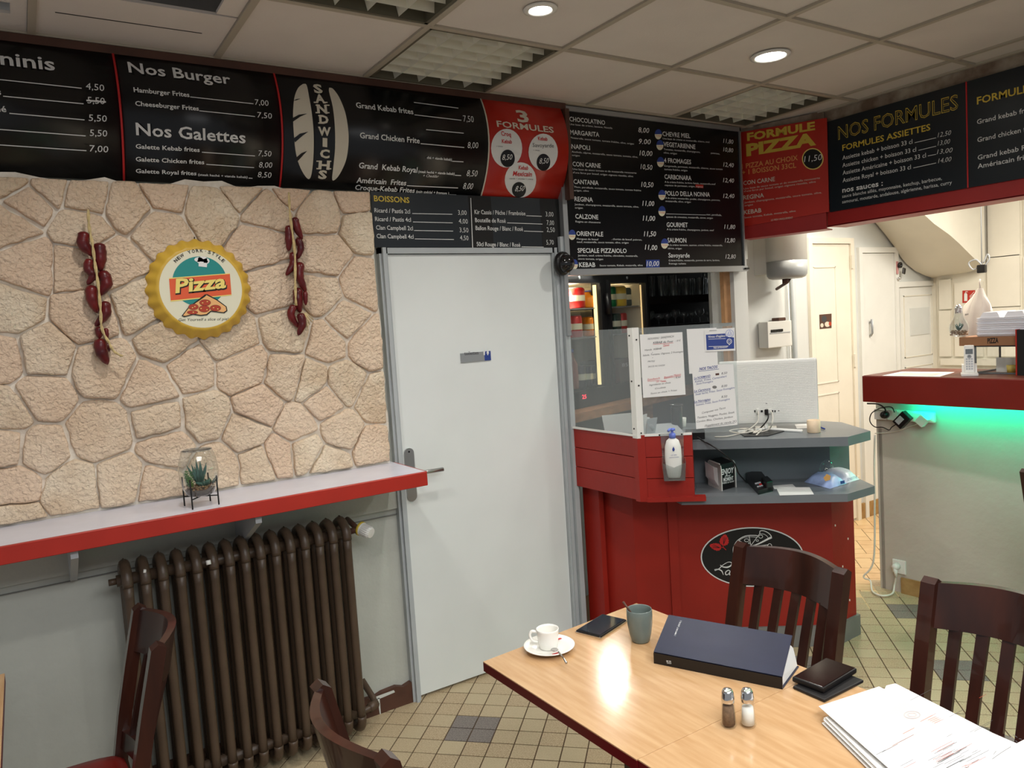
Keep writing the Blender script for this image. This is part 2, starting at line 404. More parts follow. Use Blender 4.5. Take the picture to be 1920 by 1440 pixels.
# ---- floor with 10 cm tiles laid at 45 degrees, clusters of four grey ones every 70 cm
fl = struct('floor', MB().box(-1.2, 6.6, -1.2, 4.6, -.05, -.003), 'joint', 'tiled floor of the restaurant and the hall')
r2 = math.sqrt(.5); U0, V0 = 2.977, -.912
def uv2xy(u, v): return ((u+v)*r2, (u-v)*r2)
def inframe(p, mrg=60):
    q = proj(p); return -mrg < q[0] < 1920+mrg and -mrg < q[1] < 1440+mrg
tiles = []
for i in range(-40, 70):
    for j in range(-50, 70):
        u, v = U0+.1*(i+.5), V0+.1*(j+.5); x, y = uv2xy(u, v)
        if not (-1 < x < 4.35 and -.3 < y < 3.2): continue
        if y > 2.62+(.06*math.sin(x*9)) and x > 2.2: continue
        if (x > 4.22 and y < 2.5): continue
        if not inframe((x, y, 0), 800): continue
        tiles.append((u, v, (i % 7) in (6, 0) and (j % 7) in (6, 0)))
def hidden(x, y):   # under the tables or the kiosk, where nothing of the floor shows
    return (1.1 < x < 1.6 and y < 1.75) or (x > 2.5 and (x-3.274)*.615+(y-2.263)*.79 > .25 and x < 3.4) or x < .3
vis = sorted(tiles, key=lambda t: depth(uv2xy(t[0], t[1])+(0,))+(100 if hidden(*uv2xy(t[0], t[1])) or not inframe(uv2xy(t[0], t[1])+(0,), 20) else 0))
def tilemesh(g=.0475):
    mb = MB(); b = .0012
    P = [uv2xy(*q) for q in ((-g, -g), (g, -g), (g, g), (-g, g))]; P2 = [uv2xy(*q) for q in ((-g+b, -g+b), (g-b, -g+b), (g-b, g-b), (-g+b, g-b))]
    v = [(p[0], p[1], -.003) for p in P]+[(p[0], p[1], -.0004) for p in P]+[(p[0], p[1], 0) for p in P2]
    return mb.add(v, [(0, 1, 5, 4), (1, 2, 6, 5), (2, 3, 7, 6), (3, 0, 4, 7), (4, 5, 9, 8), (5, 6, 10, 9), (6, 7, 11, 10), (7, 4, 8, 11), (8, 9, 10, 11)])
_tm = {}
for k in ('tile', 'tilegrey'):
    o = tilemesh().build('tile', k, fl); _tm[k] = o.data; bpy.data.objects.remove(o)
for u, v, dk in vis[:290]:
    o = bpy.data.objects.new('tile', _tm['tilegrey' if dk else 'tile']); COL.objects.link(o); o.parent = fl
    x, y = uv2xy(u, v); o.location = (x, y, random.uniform(-.0004, .0004))
rest = {'tile': MB(), 'tilegrey': MB()}
for u, v, dk in vis[290:]:
    x, y = uv2xy(u, v); t = tilemesh(); rest['tilegrey' if dk else 'tile'].add([(a+x, b+y, c) for a, b, c in t.v], t.f)
for k, mb in rest.items():
    if mb.v: tag(mb.build('tile_field', k, fl), kind='stuff')
# hall floor: long tiles laid in a herringbone
mbh = MB()
for i in range(-4, 34):
    for j in range(-14, 14):
        for (du, dv, wu, wv) in ((0, 0, .2, .1), (.2, 0, .1, .2)):
            u = (i*.1)+j*.2+du; v = -i*.1+j*.2+dv
            u0, v0 = 4.2+u, 1.2+v
            x, y = uv2xy(u0+wu/2, v0+wv/2)
            if not (2.9 < x < 6.55 and 2.50 < y < 3.62): continue
            P = [uv2xy(*q) for q in ((u0+.002, v0+.002), (u0+wu-.002, v0+.002), (u0+wu-.002, v0+wv-.002), (u0+.002, v0+wv-.002))]
            P.reverse()
            m1 = MB(); m1.prism([(p[0], p[1]) for p in P], -.0029, -.0008)
            if inframe((x, y, 0), 10) and x > 3.4 and proj((x, y, 0))[0] < 1660: m1.build('hall_tile', 'tilehall', fl)
            else: mbh.add(m1.v, m1.f)
if mbh.v: tag(mbh.build('hall_tile_field', 'tilehall', fl), kind='stuff')

# ---- main wall (behind stones, door, boards)
wb = MB()
wb.box(-1.2, 1.385, 3.15, 3.3, 0, CEIL); wb.box(1.385, 2.36, 3.15, 3.3, 2.06, CEIL)
wb.box(2.36, 3.80, 3.15, 3.3, 2.0, CEIL)
wall_back = struct('wall_back', wb, 'lowwall', 'grey painted wall behind the stone cladding and radiator')
MB().box(3.655, 3.775, 3.14, 3.32, 0, 2.05).build('pillar', 'whitewall', wall_back)
MB().box(3.60, 3.66, 3.17, 3.20, 1.62, 1.96).box(3.605, 3.655, 3.165, 3.20, 1.30, 1.60).build('board_strip', 'cork', wall_back)
MB().box(2.336, 2.366, 3.10, 3.3, 0, 2.12).build('post', 'greyframe', wall_back)
MB().box(2.338, 2.362, 3.085, 3.10, 1.62, 2.0).build('cover_plate', 'alu', wall_back)
MB().box(2.366, 2.384, 3.12, 3.3, 0, 1.15).build('cracked_edge', 'brown', wall_back)
# thin rail lines under the shelf
MB().box(-1.2, 1.38, 3.142, 3.15, .905, .908).box(-1.2, 1.38, 3.142, 3.15, .875, .878).build('wire_moulding', 'plinth', wall_back)
MB().box(-1.2, 1.392, 3.135, 3.15, .905, 1.08).build('upper_band', 'lowwall', wall_back)
# skirting board, brown and chipped
sk = MB(); xs = [-1.2+i*.035 for i in range(75)]
xs = [x for x in xs if x < 1.385]+[1.395]
top = [.095+random.uniform(-.012, .006) if x > .95 else .10 for x in xs]
for i in range(len(xs)-1):
    sk.add([(xs[i], 3.125, 0), (xs[i+1], 3.125, 0), (xs[i+1], 3.125, top[i+1]), (xs[i], 3.125, top[i]), (xs[i], 3.15, 0), (xs[i+1], 3.15, 0), (xs[i+1], 3.15, top[i+1]), (xs[i], 3.15, top[i])],
           [(0, 1, 2, 3), (3, 2, 6, 7), (0, 3, 7, 4), (1, 5, 6, 2)])
bb = struct('baseboard_back', sk, 'brown', 'chipped brown painted skirting under the radiator')
MB().poly([(1.19, 3.1235, .075), (1.20, 3.1235, .075), (1.20, 3.1235, .0), (1.195, 3.1235, .0)]).poly([(1.15, 3.1235, .085), (1.27, 3.1235, .088), (1.275, 3.1235, .076), (1.2, 3.1235, .07)]).build('paint_chip', 'wall', bb)
# stones
MZ0, MZ1, MX0, MX1 = 1.122, 2.302, -.62, 1.322
mo = MB(); pts = []
for i in range(24): pts.append((MX0+(MX1-MX0)*i/23, MZ0))
for i in range(1, 16): pts.append((MX1+random.uniform(-.008, .008), MZ0+(MZ1-MZ0)*i/16))
for i in range(30): pts.append((MX1-(MX1-MX0)*i/29, MZ1+random.uniform(-.012, .016)-.010*(i < 6)))
mo.extrude([(x, 3.088, z) for x, z in pts], (0, .064, 0))
mo.build('mortar', 'mortar', wall_back)
SD = [(15,333),(93,342),(52,375),(157,361),(245,384),(306,358),(397,387),(455,349),(502,392),(547,347),(15,421),(152,428),(300,428),(55,492),(143,498),(216,495),(493,460),(17,583),(163,590),(262,568),(519,536),(318,640),(432,640),(76,661),(195,690),(286,725),(357,690),(455,690),(545,620),(543,705),(6,670),
(73,745),(17,773),(70,843),(190,811),(303,790),(385,782),(487,767),(467,811),(315,837),(9,840),(20,913),(137,922),(230,907),(292,913),(490,867),(408,878),(23,980),(602,395),(682,422),(611,480),(678,533),(607,551),(615,640),(693,644),(651,600),(647,720),(709,751),(611,751),(558,800),(642,808),(704,840),(522,853),(620,870),(585,716),(575,845),(672,372)]
seeds = [(atY(x, y, 3.06).x, atY(x, y, 3.06).z) for x, y in SD]
for k in range(14): seeds.append((-.5+.13*(k % 3)+random.uniform(-.03, .03), 1.2+.22*(k//3)+random.uniform(-.03, .03)))
def clip(poly, nx, nz, d):
    out = []
    for i in range(len(poly)):
        a, b = poly[i], poly[(i+1) % len(poly)]; da = a[0]*nx+a[1]*nz-d; db = b[0]*nx+b[1]*nz-d
        if da <= 0: out.append(a)
        if (da < 0 < db) or (db < 0 < da):
            t = da/(da-db); out.append((a[0]+(b[0]-a[0])*t, a[1]+(b[1]-a[1])*t))
    return out
from mathutils import noise as mnoise
for si, (sx, sz) in enumerate(seeds):
    P = [(MX0+.004, MZ0+.012), (MX1-.004, MZ0+.012), (MX1-.004, MZ1-.006), (MX0+.004, MZ1-.006)]
    gap = random.uniform(.002, .0075)
    for sj, (tx, tz) in enumerate(seeds):
        if sj == si: continue
        dx, dz = tx-sx, tz-sz; L = math.hypot(dx, dz)
        if L > .6 or L < 1e-4: continue
        nx, nz = dx/L, dz/L; d = (sx+dx/2)*nx+(sz+dz/2)*nz-gap
        P = clip(P, nx, nz, d)
        if len(P) < 3: break
    if len(P) < 3: continue
    ar = abs(sum(P[i][0]*P[(i+1) % len(P)][1]-P[(i+1) % len(P)][0]*P[i][1] for i in range(len(P))))/2
    if ar < .0009: continue
    # densify, round the corners, roughen
    R = []
    for _ in range(2):
        R = []
        for i in range(len(P)):
            a, b = P[i], P[(i+1) % len(P)]
            l = math.hypot(b[0]-a[0], b[1]-a[1]); t = min(.2, .007/max(l, 1e-4)) if _ == 0 else .25
            R += [(a[0]+(b[0]-a[0])*t, a[1]+(b[1]-a[1])*t), (a[0]+(b[0]-a[0])*(1-t), a[1]+(b[1]-a[1])*(1-t))]
        P = R
    D = []
    for i in range(len(P)):
        a, b = P[i], P[(i+1) % len(P)]; l = math.hypot(b[0]-a[0], b[1]-a[1]); k = max(1, int(l/.016))
        for q in range(k):
            x, z = a[0]+(b[0]-a[0])*q/k, a[1]+(b[1]-a[1])*q/k
            w = mnoise.noise(Vector((x*22, z*22, si)))*.007+mnoise.noise(Vector((x*60, z*60, si)))*.003
            L = math.hypot(x-sx, z-sz)+1e-6; D.append((x+(x-sx)/L*w, z+(z-sz)/L*w))
    n = len(D); cx = sum(p[0] for p in D)/n; cz = sum(p[1] for p in D)/n
    mb = MB(); vs = []; dep = random.uniform(.016, .03); tlx, tlz = random.uniform(-.05, .05), random.uniform(-.05, .05)
    size = math.sqrt(ar)
    rings = [(1.0, 0), (1.0, .6), (1-.005/size, .9), (1-.016/size, 1.0), (.62, 1.02), (.3, 1.03)]
    for sc, dd in rings:
        for x, z in D:
            X, Z = cx+(x-cx)*sc, cz+(z-cz)*sc
            h = dep*dd+(0 if dd == 0 else ((X-cx)*tlx+(Z-cz)*tlz)*min(1, dd)+mnoise.noise(Vector((X*30, Z*30, 3.3)))*.0055*dd+mnoise.noise(Vector((X*75, Z*75, 7)))*.0018*dd)
            vs.append((X, 3.09-h, Z))
    vs.append((cx, 3.09-dep*1.03, cz)); fs = []
    for r in range(len(rings)-1):
        for i in range(n): fs.append((r*n+i, r*n+(i+1) % n, (r+1)*n+(i+1) % n, (r+1)*n+i))
    m = (len(rings)-1)*n
    for i in range(n): fs.append((m+i, m+(i+1) % n, len(vs)-1))
    mb.add(vs, fs, True); mb.build('stone', 'stone', wall_back)

# ---- ceiling: plasterboard slab, T-grid and tiles
GX = [-1.06, -.46, .14, .74, 1.34, 1.94, 2.54, 3.14, 3.74, 3.93]; GY = [-.52, .08, .68, 1.28, 1.883, 2.483, 3.085]
cl = struct('ceiling', MB().box(-1.2, 6.7, -1.2, 4.7, CEIL+.13, CEIL+.18), 'ceil', 'suspended tile ceiling')
gm = MB()
for x in GX: gm.box(x-.012, x+.012, -.6, 3.12, CEIL-.006, CEIL+.01)
for y in GY: gm.box(-1.1, 3.98, y-.012, y+.012, CEIL-.0055, CEIL+.0105)
gm.build('ceiling_grid', 'grid', cl)
MB().box(-1.2, 3.98, 3.085, 3.15, CEIL, CEIL+.01).box(3.93, 3.99, -.6, 3.1, CEIL+.001, CEIL+.011).build('ceiling_margin', 'ceil', cl)
MB().box(3.99, 6.7, -1.2, 3.6, CEIL, CEIL+.02).box(2.2, 4.9, 3.3, 4.7, CEIL, CEIL+.02).build('kitchen_ceiling', 'ceil', cl)
LOUV = [(1, 5), (4, 5), (7, 5), (4, 4), (3, 4)]
TROFF = {(4, 5): 0, (7, 5): 1, (3, 4): 2}
DLT = {}
tp = None
for i in range(len(GX)-1):
    for j in range(len(GY)-1):
        if (i, j) in TROFF: continue
        x0, x1, y0, y1 = GX[i]+.013, GX[i+1]-.013, GY[j]+.013, GY[j+1]-.013
        z = CEIL+.002+random.uniform(0, .003)
        if (i, j) == (2, 5):     # metal hatch panel with an open slot
            MB().box(x0, x1, y0+.20, y1, z, z+.01).box(x0, x0+.22, y0, y0+.20, z+.001, z+.011).box(x1-.07, x1, y0+.0, y0+.19, z+.001, z+.011).build('hatch_panel', 'ceil', cl)
            MB().box(x0+.05, x1-.08, y0+.37, y0+.375, z-.001, z).build('hatch_slot', 'blackm', cl); continue
        if (i, j) == (1, 5):
            MB().box(x0, x1, y0+.44, y1, z, z+.01).box(x0, x1, y0, y0+.35, z, z+.01).box(x1-.045, x1, y0+.35, y0+.44, z, z+.01).build('ceiling_tile', 'ceil', cl); continue
        MB().box(x0, x1, y0, y1, z, z+.012).build('ceiling_tile', 'ceil', cl)
# louvred fluorescent troffers (off)
def troffer(i, j, label):
    x0, x1, y0, y1 = GX[i]+.013, GX[i+1]-.013, GY[j]+.013, GY[j+1]-.013
    t = thing('louvred_ceiling_light', label, 'ceiling light', ((x0+x1)/2, (y0+y1)/2, CEIL), 'louvred troffers in the tile ceiling')
    f = MB(); f.box(x0, x1, y0, y0+.012, CEIL-.004, CEIL+.09).box(x0, x1, y1-.012, y1, CEIL-.004, CEIL+.09).box(x0, x0+.012, y0, y1, CEIL-.004, CEIL+.09).box(x1-.012, x1, y0, y1, CEIL-.004, CEIL+.09).box(x0, x1, y0, y1, CEIL+.09, CEIL+.1)
    f.build('housing', 'louvre_shade', t)
    n = 5
    for k in range(1, n):       # long V-shaped blades
        x = x0+(x1-x0)*k/n
        MB().extrude([(x-.010, y0+.012, CEIL+.045), (x, y0+.012, CEIL), (x+.010, y0+.012, CEIL+.045)], (0, y1-y0-.024, 0)).build('louvre_blade', 'louvre', t)
    m = 7
    for k in range(1, m):
        y = y0+(y1-y0)*k/m
        MB().extrude([(x0+.012, y-.006, CEIL+.04), (x0+.012, y, CEIL+.003), (x0+.012, y+.006, CEIL+.04)], (x1-x0-.024, 0, 0)).build('cross_blade', 'louvre', t)
    for k in range(n):
        x = x0+(x1-x0)*(k+.5)/n; MB().tube([(x, y0+.03, CEIL+.066), (x, y1-.03, CEIL+.066)], .013).build('tube', 'plastic', t)
troffer(4, 5, 'louvred square ceiling light above the black and red sandwich board')
troffer(7, 5, 'louvred square ceiling light nearest the red pizza formula sign')
troffer(3, 4, 'louvred square ceiling light cut off by the top edge of the photo')
# recessed downlights
def downlight(x, y, label, r=.045):
    t = thing('recessed_downlight', label, 'ceiling light', (x, y, CEIL), 'recessed downlights')
    MB().lathe([(r+.022, -.001), (r+.022, -.006), (r+.006, -.009), (r, -.004), (r, .002)], (x, y, CEIL), 28).build('trim_ring', 'plastic' if r < .07 else 'plastic', t)
    MB().lathe([(.0001, -.0035), (r-.001, -.0035), (r-.001, .0)], (x, y, CEIL), 28).build('lamp_face', 'lampface', t)
    return t
downlight(1.63, 2.20, 'small lit downlight with white ring near the top centre of the photo', .038)
downlight(2.84, 2.19, 'larger bright round downlight in the ceiling tile left of the right louvre', .062)
# lamp spot lights sit just below the faces

# ---- trim above the boards
struct('trim_1', MB().box(-1.2, 2.40, 3.075, 3.15, 2.742, CEIL-.007).box(2.375, 2.40, 3.05, 3.15, 2.3, 2.742), 'brown', 'brown painted batten along the ceiling')

# ---- toilet door
DX0, DX1, DZ1 = 1.402, 2.297, 2.038
dr = struct('door_1', MB().rbox(DX0, DX1, 3.135, 3.175, .012, DZ1, .002, 1), 'door', 'white toilet door')
MB().box(1.36, DX0-.002, 3.12, 3.2, 0, 2.066).box(1.372, 1.388, 3.105, 3.12, 0, 2.066).box(DX1+.002, 2.334, 3.12, 3.2, 0, 2.066).box(2.308, 2.322, 3.112, 3.12, 0, 2.066).box(1.36, 2.334, 3.12, 3.2, DZ1+.003, 2.066).build('door_frame', 'greyframe', dr)
hp = MB()
pl = []
for k in range(13): a = PI*k/12; pl.append((1.435+.024*math.cos(a), 3.128, 1.145+.024*math.sin(a)))
for k in range(13): a = PI+PI*k/12; pl.append((1.435+.024*math.cos(a), 3.128, .948+.024*math.sin(a)))
hp.extrude(pl, (0, .008, 0)); hpo = hp.build('handle_plate', 'steel', dr)
MB().tube([(1.435, 3.13, 1.062), (1.435, 3.075, 1.062), (1.45, 3.068, 1.06), (1.57, 3.068, 1.058)], .0095, 12).build('lever', 'steel', dr)
MB().lathe([(.0001, 0), (.004, 0)], (1.435, 3.127, 1.152), 8, Matrix.Rotation(PI/2, 4, 'X')).build('screw', 'blackm', dr)
# sign on the door
sg = thing('toilet_sign', 'small silver sign reading toilettes with blue pictograms on the white door', 'sign', (1.818, 3.13, 1.55))
MB().box(1.736, 1.866, 3.130, 3.134, 1.531, 1.575).build('plate', 'alu', sg)
MB().box(1.866, 1.902, 3.130, 3.134, 1.531, 1.575).build('pictogram_panel', 'blueprint', sg)
S = Surf((0, 3.130, 0), (1, 0, 0)); ik = Ink(S, (740, 460, .597))
ik.text('toilettes', 219, 345, 263, 342, 12, 'darkprint', .0)
for cx in (281, 292):
    ik.disc(cx, 325, 2.2, 2.6, 'white'); ik.poly([(cx-3, 329), (cx+3, 329), (cx+2, 345), (cx-2, 345)] if cx < 285 else [(cx-2, 329), (cx+2, 329), (cx+4, 340), (cx+1.5, 340), (cx+1.5, 345), (cx-1.5, 345), (cx-1.5, 340), (cx-4, 340)], 'white')
ik.done(sg, {'darkprint': 'lettering', 'white': 'pictogram'})

# ---- bar side: low wall, beam, signs' wall
BR = Matrix.Translation(Vector((4.15, 2.545, 0))) @ Matrix.Rotation(math.radians(3.5), 4, 'Z')
wr = MB().box(0, .16, -2.4, 0, 0, 1.14, BR).box(.0, .03, -.02, .012, 0, 1.12, BR)
wall_right = struct('wall_right', wr, 'barwall', 'low grey wall under the bar counter')
for k in range(9):
    y1 = -.115-.155*k
    MB().box(-.012, 0, y1-.150, y1, 0, .095+random.uniform(-.003, .003), BR).build('skirting_tile', 'skirt', wall_right)
bmw = MB().box(3.945, 4.10, -.6, 2.70, 2.14, CEIL)
bm_ = struct('trim_2', bmw, 'plaster', 'rough plaster beam above the bar counter')
MB().box(3.93, 3.946, -.6, 2.685, 2.135, 2.26).box(3.93, 4.10, -.6, 2.685, 2.132, 2.1385).build('painted_edge', 'beamred', bm_)
# angled return of the beam towards the column
A = Vector((3.775, 3.15, 0)); B = Vector((3.925, 2.685, 0)); dAB = (B-A).normalized(); nAB = Vector((dAB.y, -dAB.x, 0))
if nAB.dot(EYE-A) < 0: nAB = -nAB
def slabAB(mb, z0, z1, off0, off1): 
    p = [A+nAB*off0, B+nAB*off0, B+nAB*off1, A+nAB*off1]; return mb.extrude([(q.x, q.y, z0) for q in p], (0, 0, z1-z0))
slabAB(MB(), 2.14, CEIL, -.12, -.004).build('plaster_return', 'plaster', bm_)
mbr = MB(); slabAB(mbr, 2.125, 2.235, -.004, .012); slabAB(mbr, 2.12, 2.126, -.1, .02); mbr.build('painted_return', 'beamred', bm_)

# ---- hall and kitchen walls
wh = MB().box(4.0, 6.6, 3.487, 3.66, 0, CEIL)
wall_hall = struct('wall_hall', wh, 'whitewall', 'pale wall of the hall with the water heater')
MB().box(6.5, 6.62, -.5, 3.6, 0, CEIL).build('kitchen_end_wall', 'creamwall', wall_hall)
MB().prism([(3.71, 3.205), (3.775, 3.20), (4.75, 3.92), (4.75, 4.06), (3.71, 3.26)], 0, CEIL).build('partition', 'dark', wall_hall)
MB().box(5.40, 6.5, 3.47, 3.5, 0, .12).build('skirting', 'skirt', wall_hall)
# recess behind the kiosk
wz = MB().box(2.2, 4.9, 4.35, 4.45, 0, CEIL).box(2.2, 2.3, 3.3, 4.45, 0, CEIL)
struct('wall_bar', wz, 'dark', 'dark wall of the back bar')

# doors in the hall
def hall_door(name, x0, x1, z1, label, inset, hinge=None, frame='cream', ov=.045):
    d = struct(name, MB().box(x0, x1, 3.478, 3.4865, .02, z1), frame, label)
    MB().box(x0-ov, x0-.002, 3.463, 3.4865, 0, z1+.003).box(x1+.002, x1+.045, 3.463, 3.4865, 0, z1+.003).box(x0-ov, x1+.045, 3.4632, 3.4865, z1+.003, z1+.045).build('door_frame', frame, d)
    for a, b, c, e in inset:
        f = MB(); w = .008
        f.box(a, b, 3.473, 3.479, e-w, e).box(a, b, 3.473, 3.479, c, c+w).box(a, a+w, 3.473, 3.479, c, e).box(b-w, b, 3.473, 3.479, c, e); f.build('panel_moulding', 'creamwall', d)
    return d
z_at = lambda px, py: atY(px, py, 3.485).z
x_at = lambda px, py: atY(px, py, 3.485).x
d2 = hall_door('door_2', x_at(1520, 500), x_at(1594, 600), z_at(1550, 458), 'narrow cream panelled door', [(x_at(1525, 600), x_at(1567, 600), z_at(1540, 720), z_at(1545, 500)), (x_at(1525, 600), x_at(1567, 600), .2, z_at(1540, 740))])
for z in (2.0, 1.25, .3): MB().box(x_at(1595, 600)-.01, x_at(1595, 600)+.012, 3.453, 3.465, z-.05, z+.05).build('hinge', 'creamwall', d2)
d3 = hall_door('door_3', x_at(1616, 600), x_at(1677, 600), z_at(1640, 475), 'white hall cupboard door', [], frame='cupboard')
MB().tube([(x_at(1628, 600), 3.47, z_at(1628, 606)), (x_at(1628, 600), 3.455, z_at(1628, 606)+.03), (x_at(1628, 600), 3.455, z_at(1628, 606)-.08), (x_at(1628, 600), 3.47, z_at(1628, 606)-.1)], .009).build('handle', 'alu', d3)
d4 = hall_door('door_4', x_at(1683, 600), x_at(1752, 600), z_at(1715, 538), 'low cupboard door under the stairs', [(x_at(1693, 600), x_at(1745, 600), z_at(1720, 668), z_at(1720, 553)), (x_at(1693, 600), x_at(1745, 600), z_at(1720, 760), z_at(1720, 685))], frame='cupboard', ov=.004)
MB().box(x_at(1704, 600), x_at(1740, 600), 3.473, 3.4785, z_at(1720, 628), z_at(1720, 577)).build('frosted_panel', 'whitewall', d4)
MB().box(x_at(1756, 600)-.01, x_at(1756, 600)+.01, 3.45, 3.463, z_at(1756, 580), z_at(1756, 562)).build('hinge', 'creamwall', d4)
# curved stair soffit and its stringer
ca_ = [(1600, 350), (1641, 417), (1660, 440), (1675, 460), (1690, 483), (1700, 495), (1716, 508), (1735, 517), (1757, 524)]
cb_ = [(1690, 350), (1730, 400), (1752, 420), (1780, 440), (1798, 456), (1812, 470), (1822, 480), (1838, 495), (1847, 503)]
sf = MB(); n = len(ca_)
va = [atY(x, y, 3.47) for x, y in ca_]; vb = [atY(x, y, 3.02) for x, y in cb_]
sf.add(va+vb, [(i, i+1, n+i+1, n+i) for i in range(n-1)], True)
vt = [Vector((p.x, p.y, CEIL)) for p in vb]; sf.add(vb+vt, [(i, i+1, n+i+1, n+i) for i in range(n-1)])
struct('trim_3', sf, 'creamwall', 'curved underside of the staircase and its side panel')
# kitchen cabinets on the end wall
def xy(px, py): q = atX(px, py, 6.48); return q.y, q.z
cab = thing('kitchen_cabinet', 'tall white wall of flat cupboard doors at the far right of the kitchen', 'cabinet', (6.5, 2.6, 0))
MB().box(6.485, 6.52, .3, xy(1757, 600)[0], .5, CEIL).build('body', 'creamwall', cab)
rects = [(1760, 1787, 524, 580), (1789, 1847, 530, 580), (1760, 1787, 582, 669), (1789, 1847, 582, 669), (1850, 1916, 330, 479), (1850, 1916, 482, 574), (1918, 2000, 330, 476), (1918, 2000, 480, 574), (1850, 1916, 577, 669), (1918, 2000, 577, 669)]
for a, b, c, e in rects:
    y1, z1 = xy(a+.8, c); y0, z0 = xy(b-.8, e)
    MB().box(6.465, 6.486, y0+.004, y1-.004, z0+.004, z1-.004).build('cabinet_door', 'creamwall', cab)
MB().box(6.46, 6.5, .3, xy(1764, 600)[0], xy(1760, 684)[1], xy(1760, 672)[1]).build('ledge', 'creamwall', cab)
MB().box(6.435, 6.465, xy(1922, 600)[0], xy(1918, 600)[0], xy(1918, 595)[1], xy(1918, 582)[1]).build('knob', 'alu', cab)

# ================================================================== MENU BOARDS
def ycurve(z):
    t = (z-2.31)/.44; return 3.128-.35*t+.30*t*t
def curved_panel(name, x0, x1, z0, z1, m, parent, th=.004, e=0):
    mb = MB(); n = 14; vs = []
    for k in range(n+1):
        z = z0+(z1-z0)*k/n; y = ycurve(z)-e
        vs += [(x0, y, z), (x1, y, z), (x0, y+th, z), (x1, y+th, z)]
    fs = []
    for k in range(n):
        a = 4*k; fs += [(a, a+1, a+5, a+4), (a+2, a+6, a+7, a+3), (a, a+4, a+6, a+2), (a+1, a+3, a+7, a+5)]
    fs += [(0, 2, 3, 1), (4*n, 4*n+1, 4*n+3, 4*n+2)]
    mb.add(vs, fs, True); return mb.build(name, m, parent)
CS = Curved(ycurve)
Z1 = (0, 0, .291667); Z2 = (500, 100, .291667); ZR = (900, 180, .138889); Z3 = (1040, 180, .236066); Z4 = (1380, 120, .28125)
# -- panini panel
b1 = thing('menu_board', 'curved glossy black menu board cut off by the left edge, listing paninis', 'menu board', (0, 3.1, 2.31), 'curved glossy menu panels over the stone wall')
curved_panel('panel', -.75, .380, 2.31, 2.752, 'black', b1)
ik = Ink(CS, Z1)
ik.text('Paninis', -190, 393, 355, 455, 88, bold=.017)
for a, b, c, d in ((-60, 504, 525, 566), (20, 617, 537, 666), (60, 727, 543, 769), (-60, 826, 550, 872), (-60, 926, 555, 967)): ik.line(a, b, c, d, 6)
ik.text('frites', -150, 598, 8, 611, 40); ik.text('haché', -130, 707, 42, 722, 40)
for t, a, b, c, d in (('4,50', 553, 575, 672, 588), ('5,50', 562, 665, 675, 672), ('5,50', 570, 778, 688, 785), ('5,50', 577, 875, 690, 880), ('7,00', 577, 975, 697, 982)): ik.text(t, a, b, c, d, 44, bold=.0, shear=.1)
ik.line(555, 642, 680, 652, 10)
ik.done(b1)
# -- burger panel
b2 = thing('menu_board', 'curved glossy black menu board headed Nos Burger and Nos Galettes', 'menu board', (.66, 3.1, 2.31), 'curved glossy menu panels over the stone wall')
curved_panel('panel', .388, .949, 2.31, 2.752, 'black', b2)
ik = Ink(CS, Z1)
ik.text('Nos Burger', 828, 465, 1485, 543, 68, bold=.017); ik.text('Nos Galettes', 875, 868, 1578, 922, 82, bold=.017)
for t, a, b, c, d, h in (('Hamburger Frites', 860, 592, 1218, 625, 31), ('Cheeseburger Frites', 870, 680, 1278, 713, 31), ('Galette Kebab frites', 872, 955, 1283, 978, 29), ('Galette Chicken frites', 872, 1037, 1312, 1057, 29), ('Galette Royal frites', 872, 1112, 1262, 1128, 27)): ik.text(t, a, b, c, d, h)
ik.text('(steak haché + viande kebab)', 1272, 1130, 1590, 1147, 15)
for a, b, c, d in ((1222, 622, 1628, 666), (1280, 711, 1638, 748), (1297, 977, 1638, 1001), (1325, 1055, 1632, 1076), (1597, 1143, 1622, 1145)): ik.line(a, b, c, d, 5)
for t, a, b, c, d in (('7,00', 1640, 675, 1727, 683), ('7,50', 1655, 757, 1748, 765), ('7,50', 1660, 1003, 1743, 1008), ('8,00', 1663, 1078, 1748, 1080), ('8,50', 1655, 1140, 1742, 1145)): ik.text(t, a, b, c, d, 38, bold=-.004, shear=.1)
ik.done(b2)
for x in (.384, .953): curved_panel('seam_strip', x-.004, x+.003, 2.31, 2.752, 'redprint', b2, e=.001)
# -- sandwich panel
b3 = thing('menu_board', 'curved glossy black menu board with a white split loaf and upright word sandwichs', 'menu board', (1.43, 3.1, 2.31), 'curved glossy menu panels over the stone wall')
curved_panel('panel', .957, 1.903, 2.31, 2.752, 'black', b3)
ik = Ink(CS, Z2)
def loaf(pts): ik.poly([(p.x, p.y) for p in spl([(x, y, 0) for x, y in pts]+[(pts[0][0], pts[0][1], 0)], 4)][:-1], 'cream_print#%d' % pts[0][0])
loaf([(232, 198), (255, 205), (272, 285), (288, 380), (300, 500), (301, 620), (294, 730), (280, 800), (256, 802), (216, 738), (188, 650), (174, 530), (168, 400), (176, 290), (200, 225)])
loaf([(400, 222), (425, 230), (465, 285), (503, 380), (521, 480), (525, 570), (513, 670), (488, 740), (452, 800), (420, 814), (428, 720), (438, 610), (437, 480), (424, 350), (400, 250)])
for p in ([(166, 308), (190, 296), (217, 293), (190, 303)], [(164, 418), (205, 396), (258, 389), (215, 408), (166, 442)], [(172, 548), (212, 518), (266, 505), (228, 532), (180, 574)], [(188, 672), (222, 643), (258, 629), (232, 657), (196, 697)]): ik.poly(p, 'black', .0042)
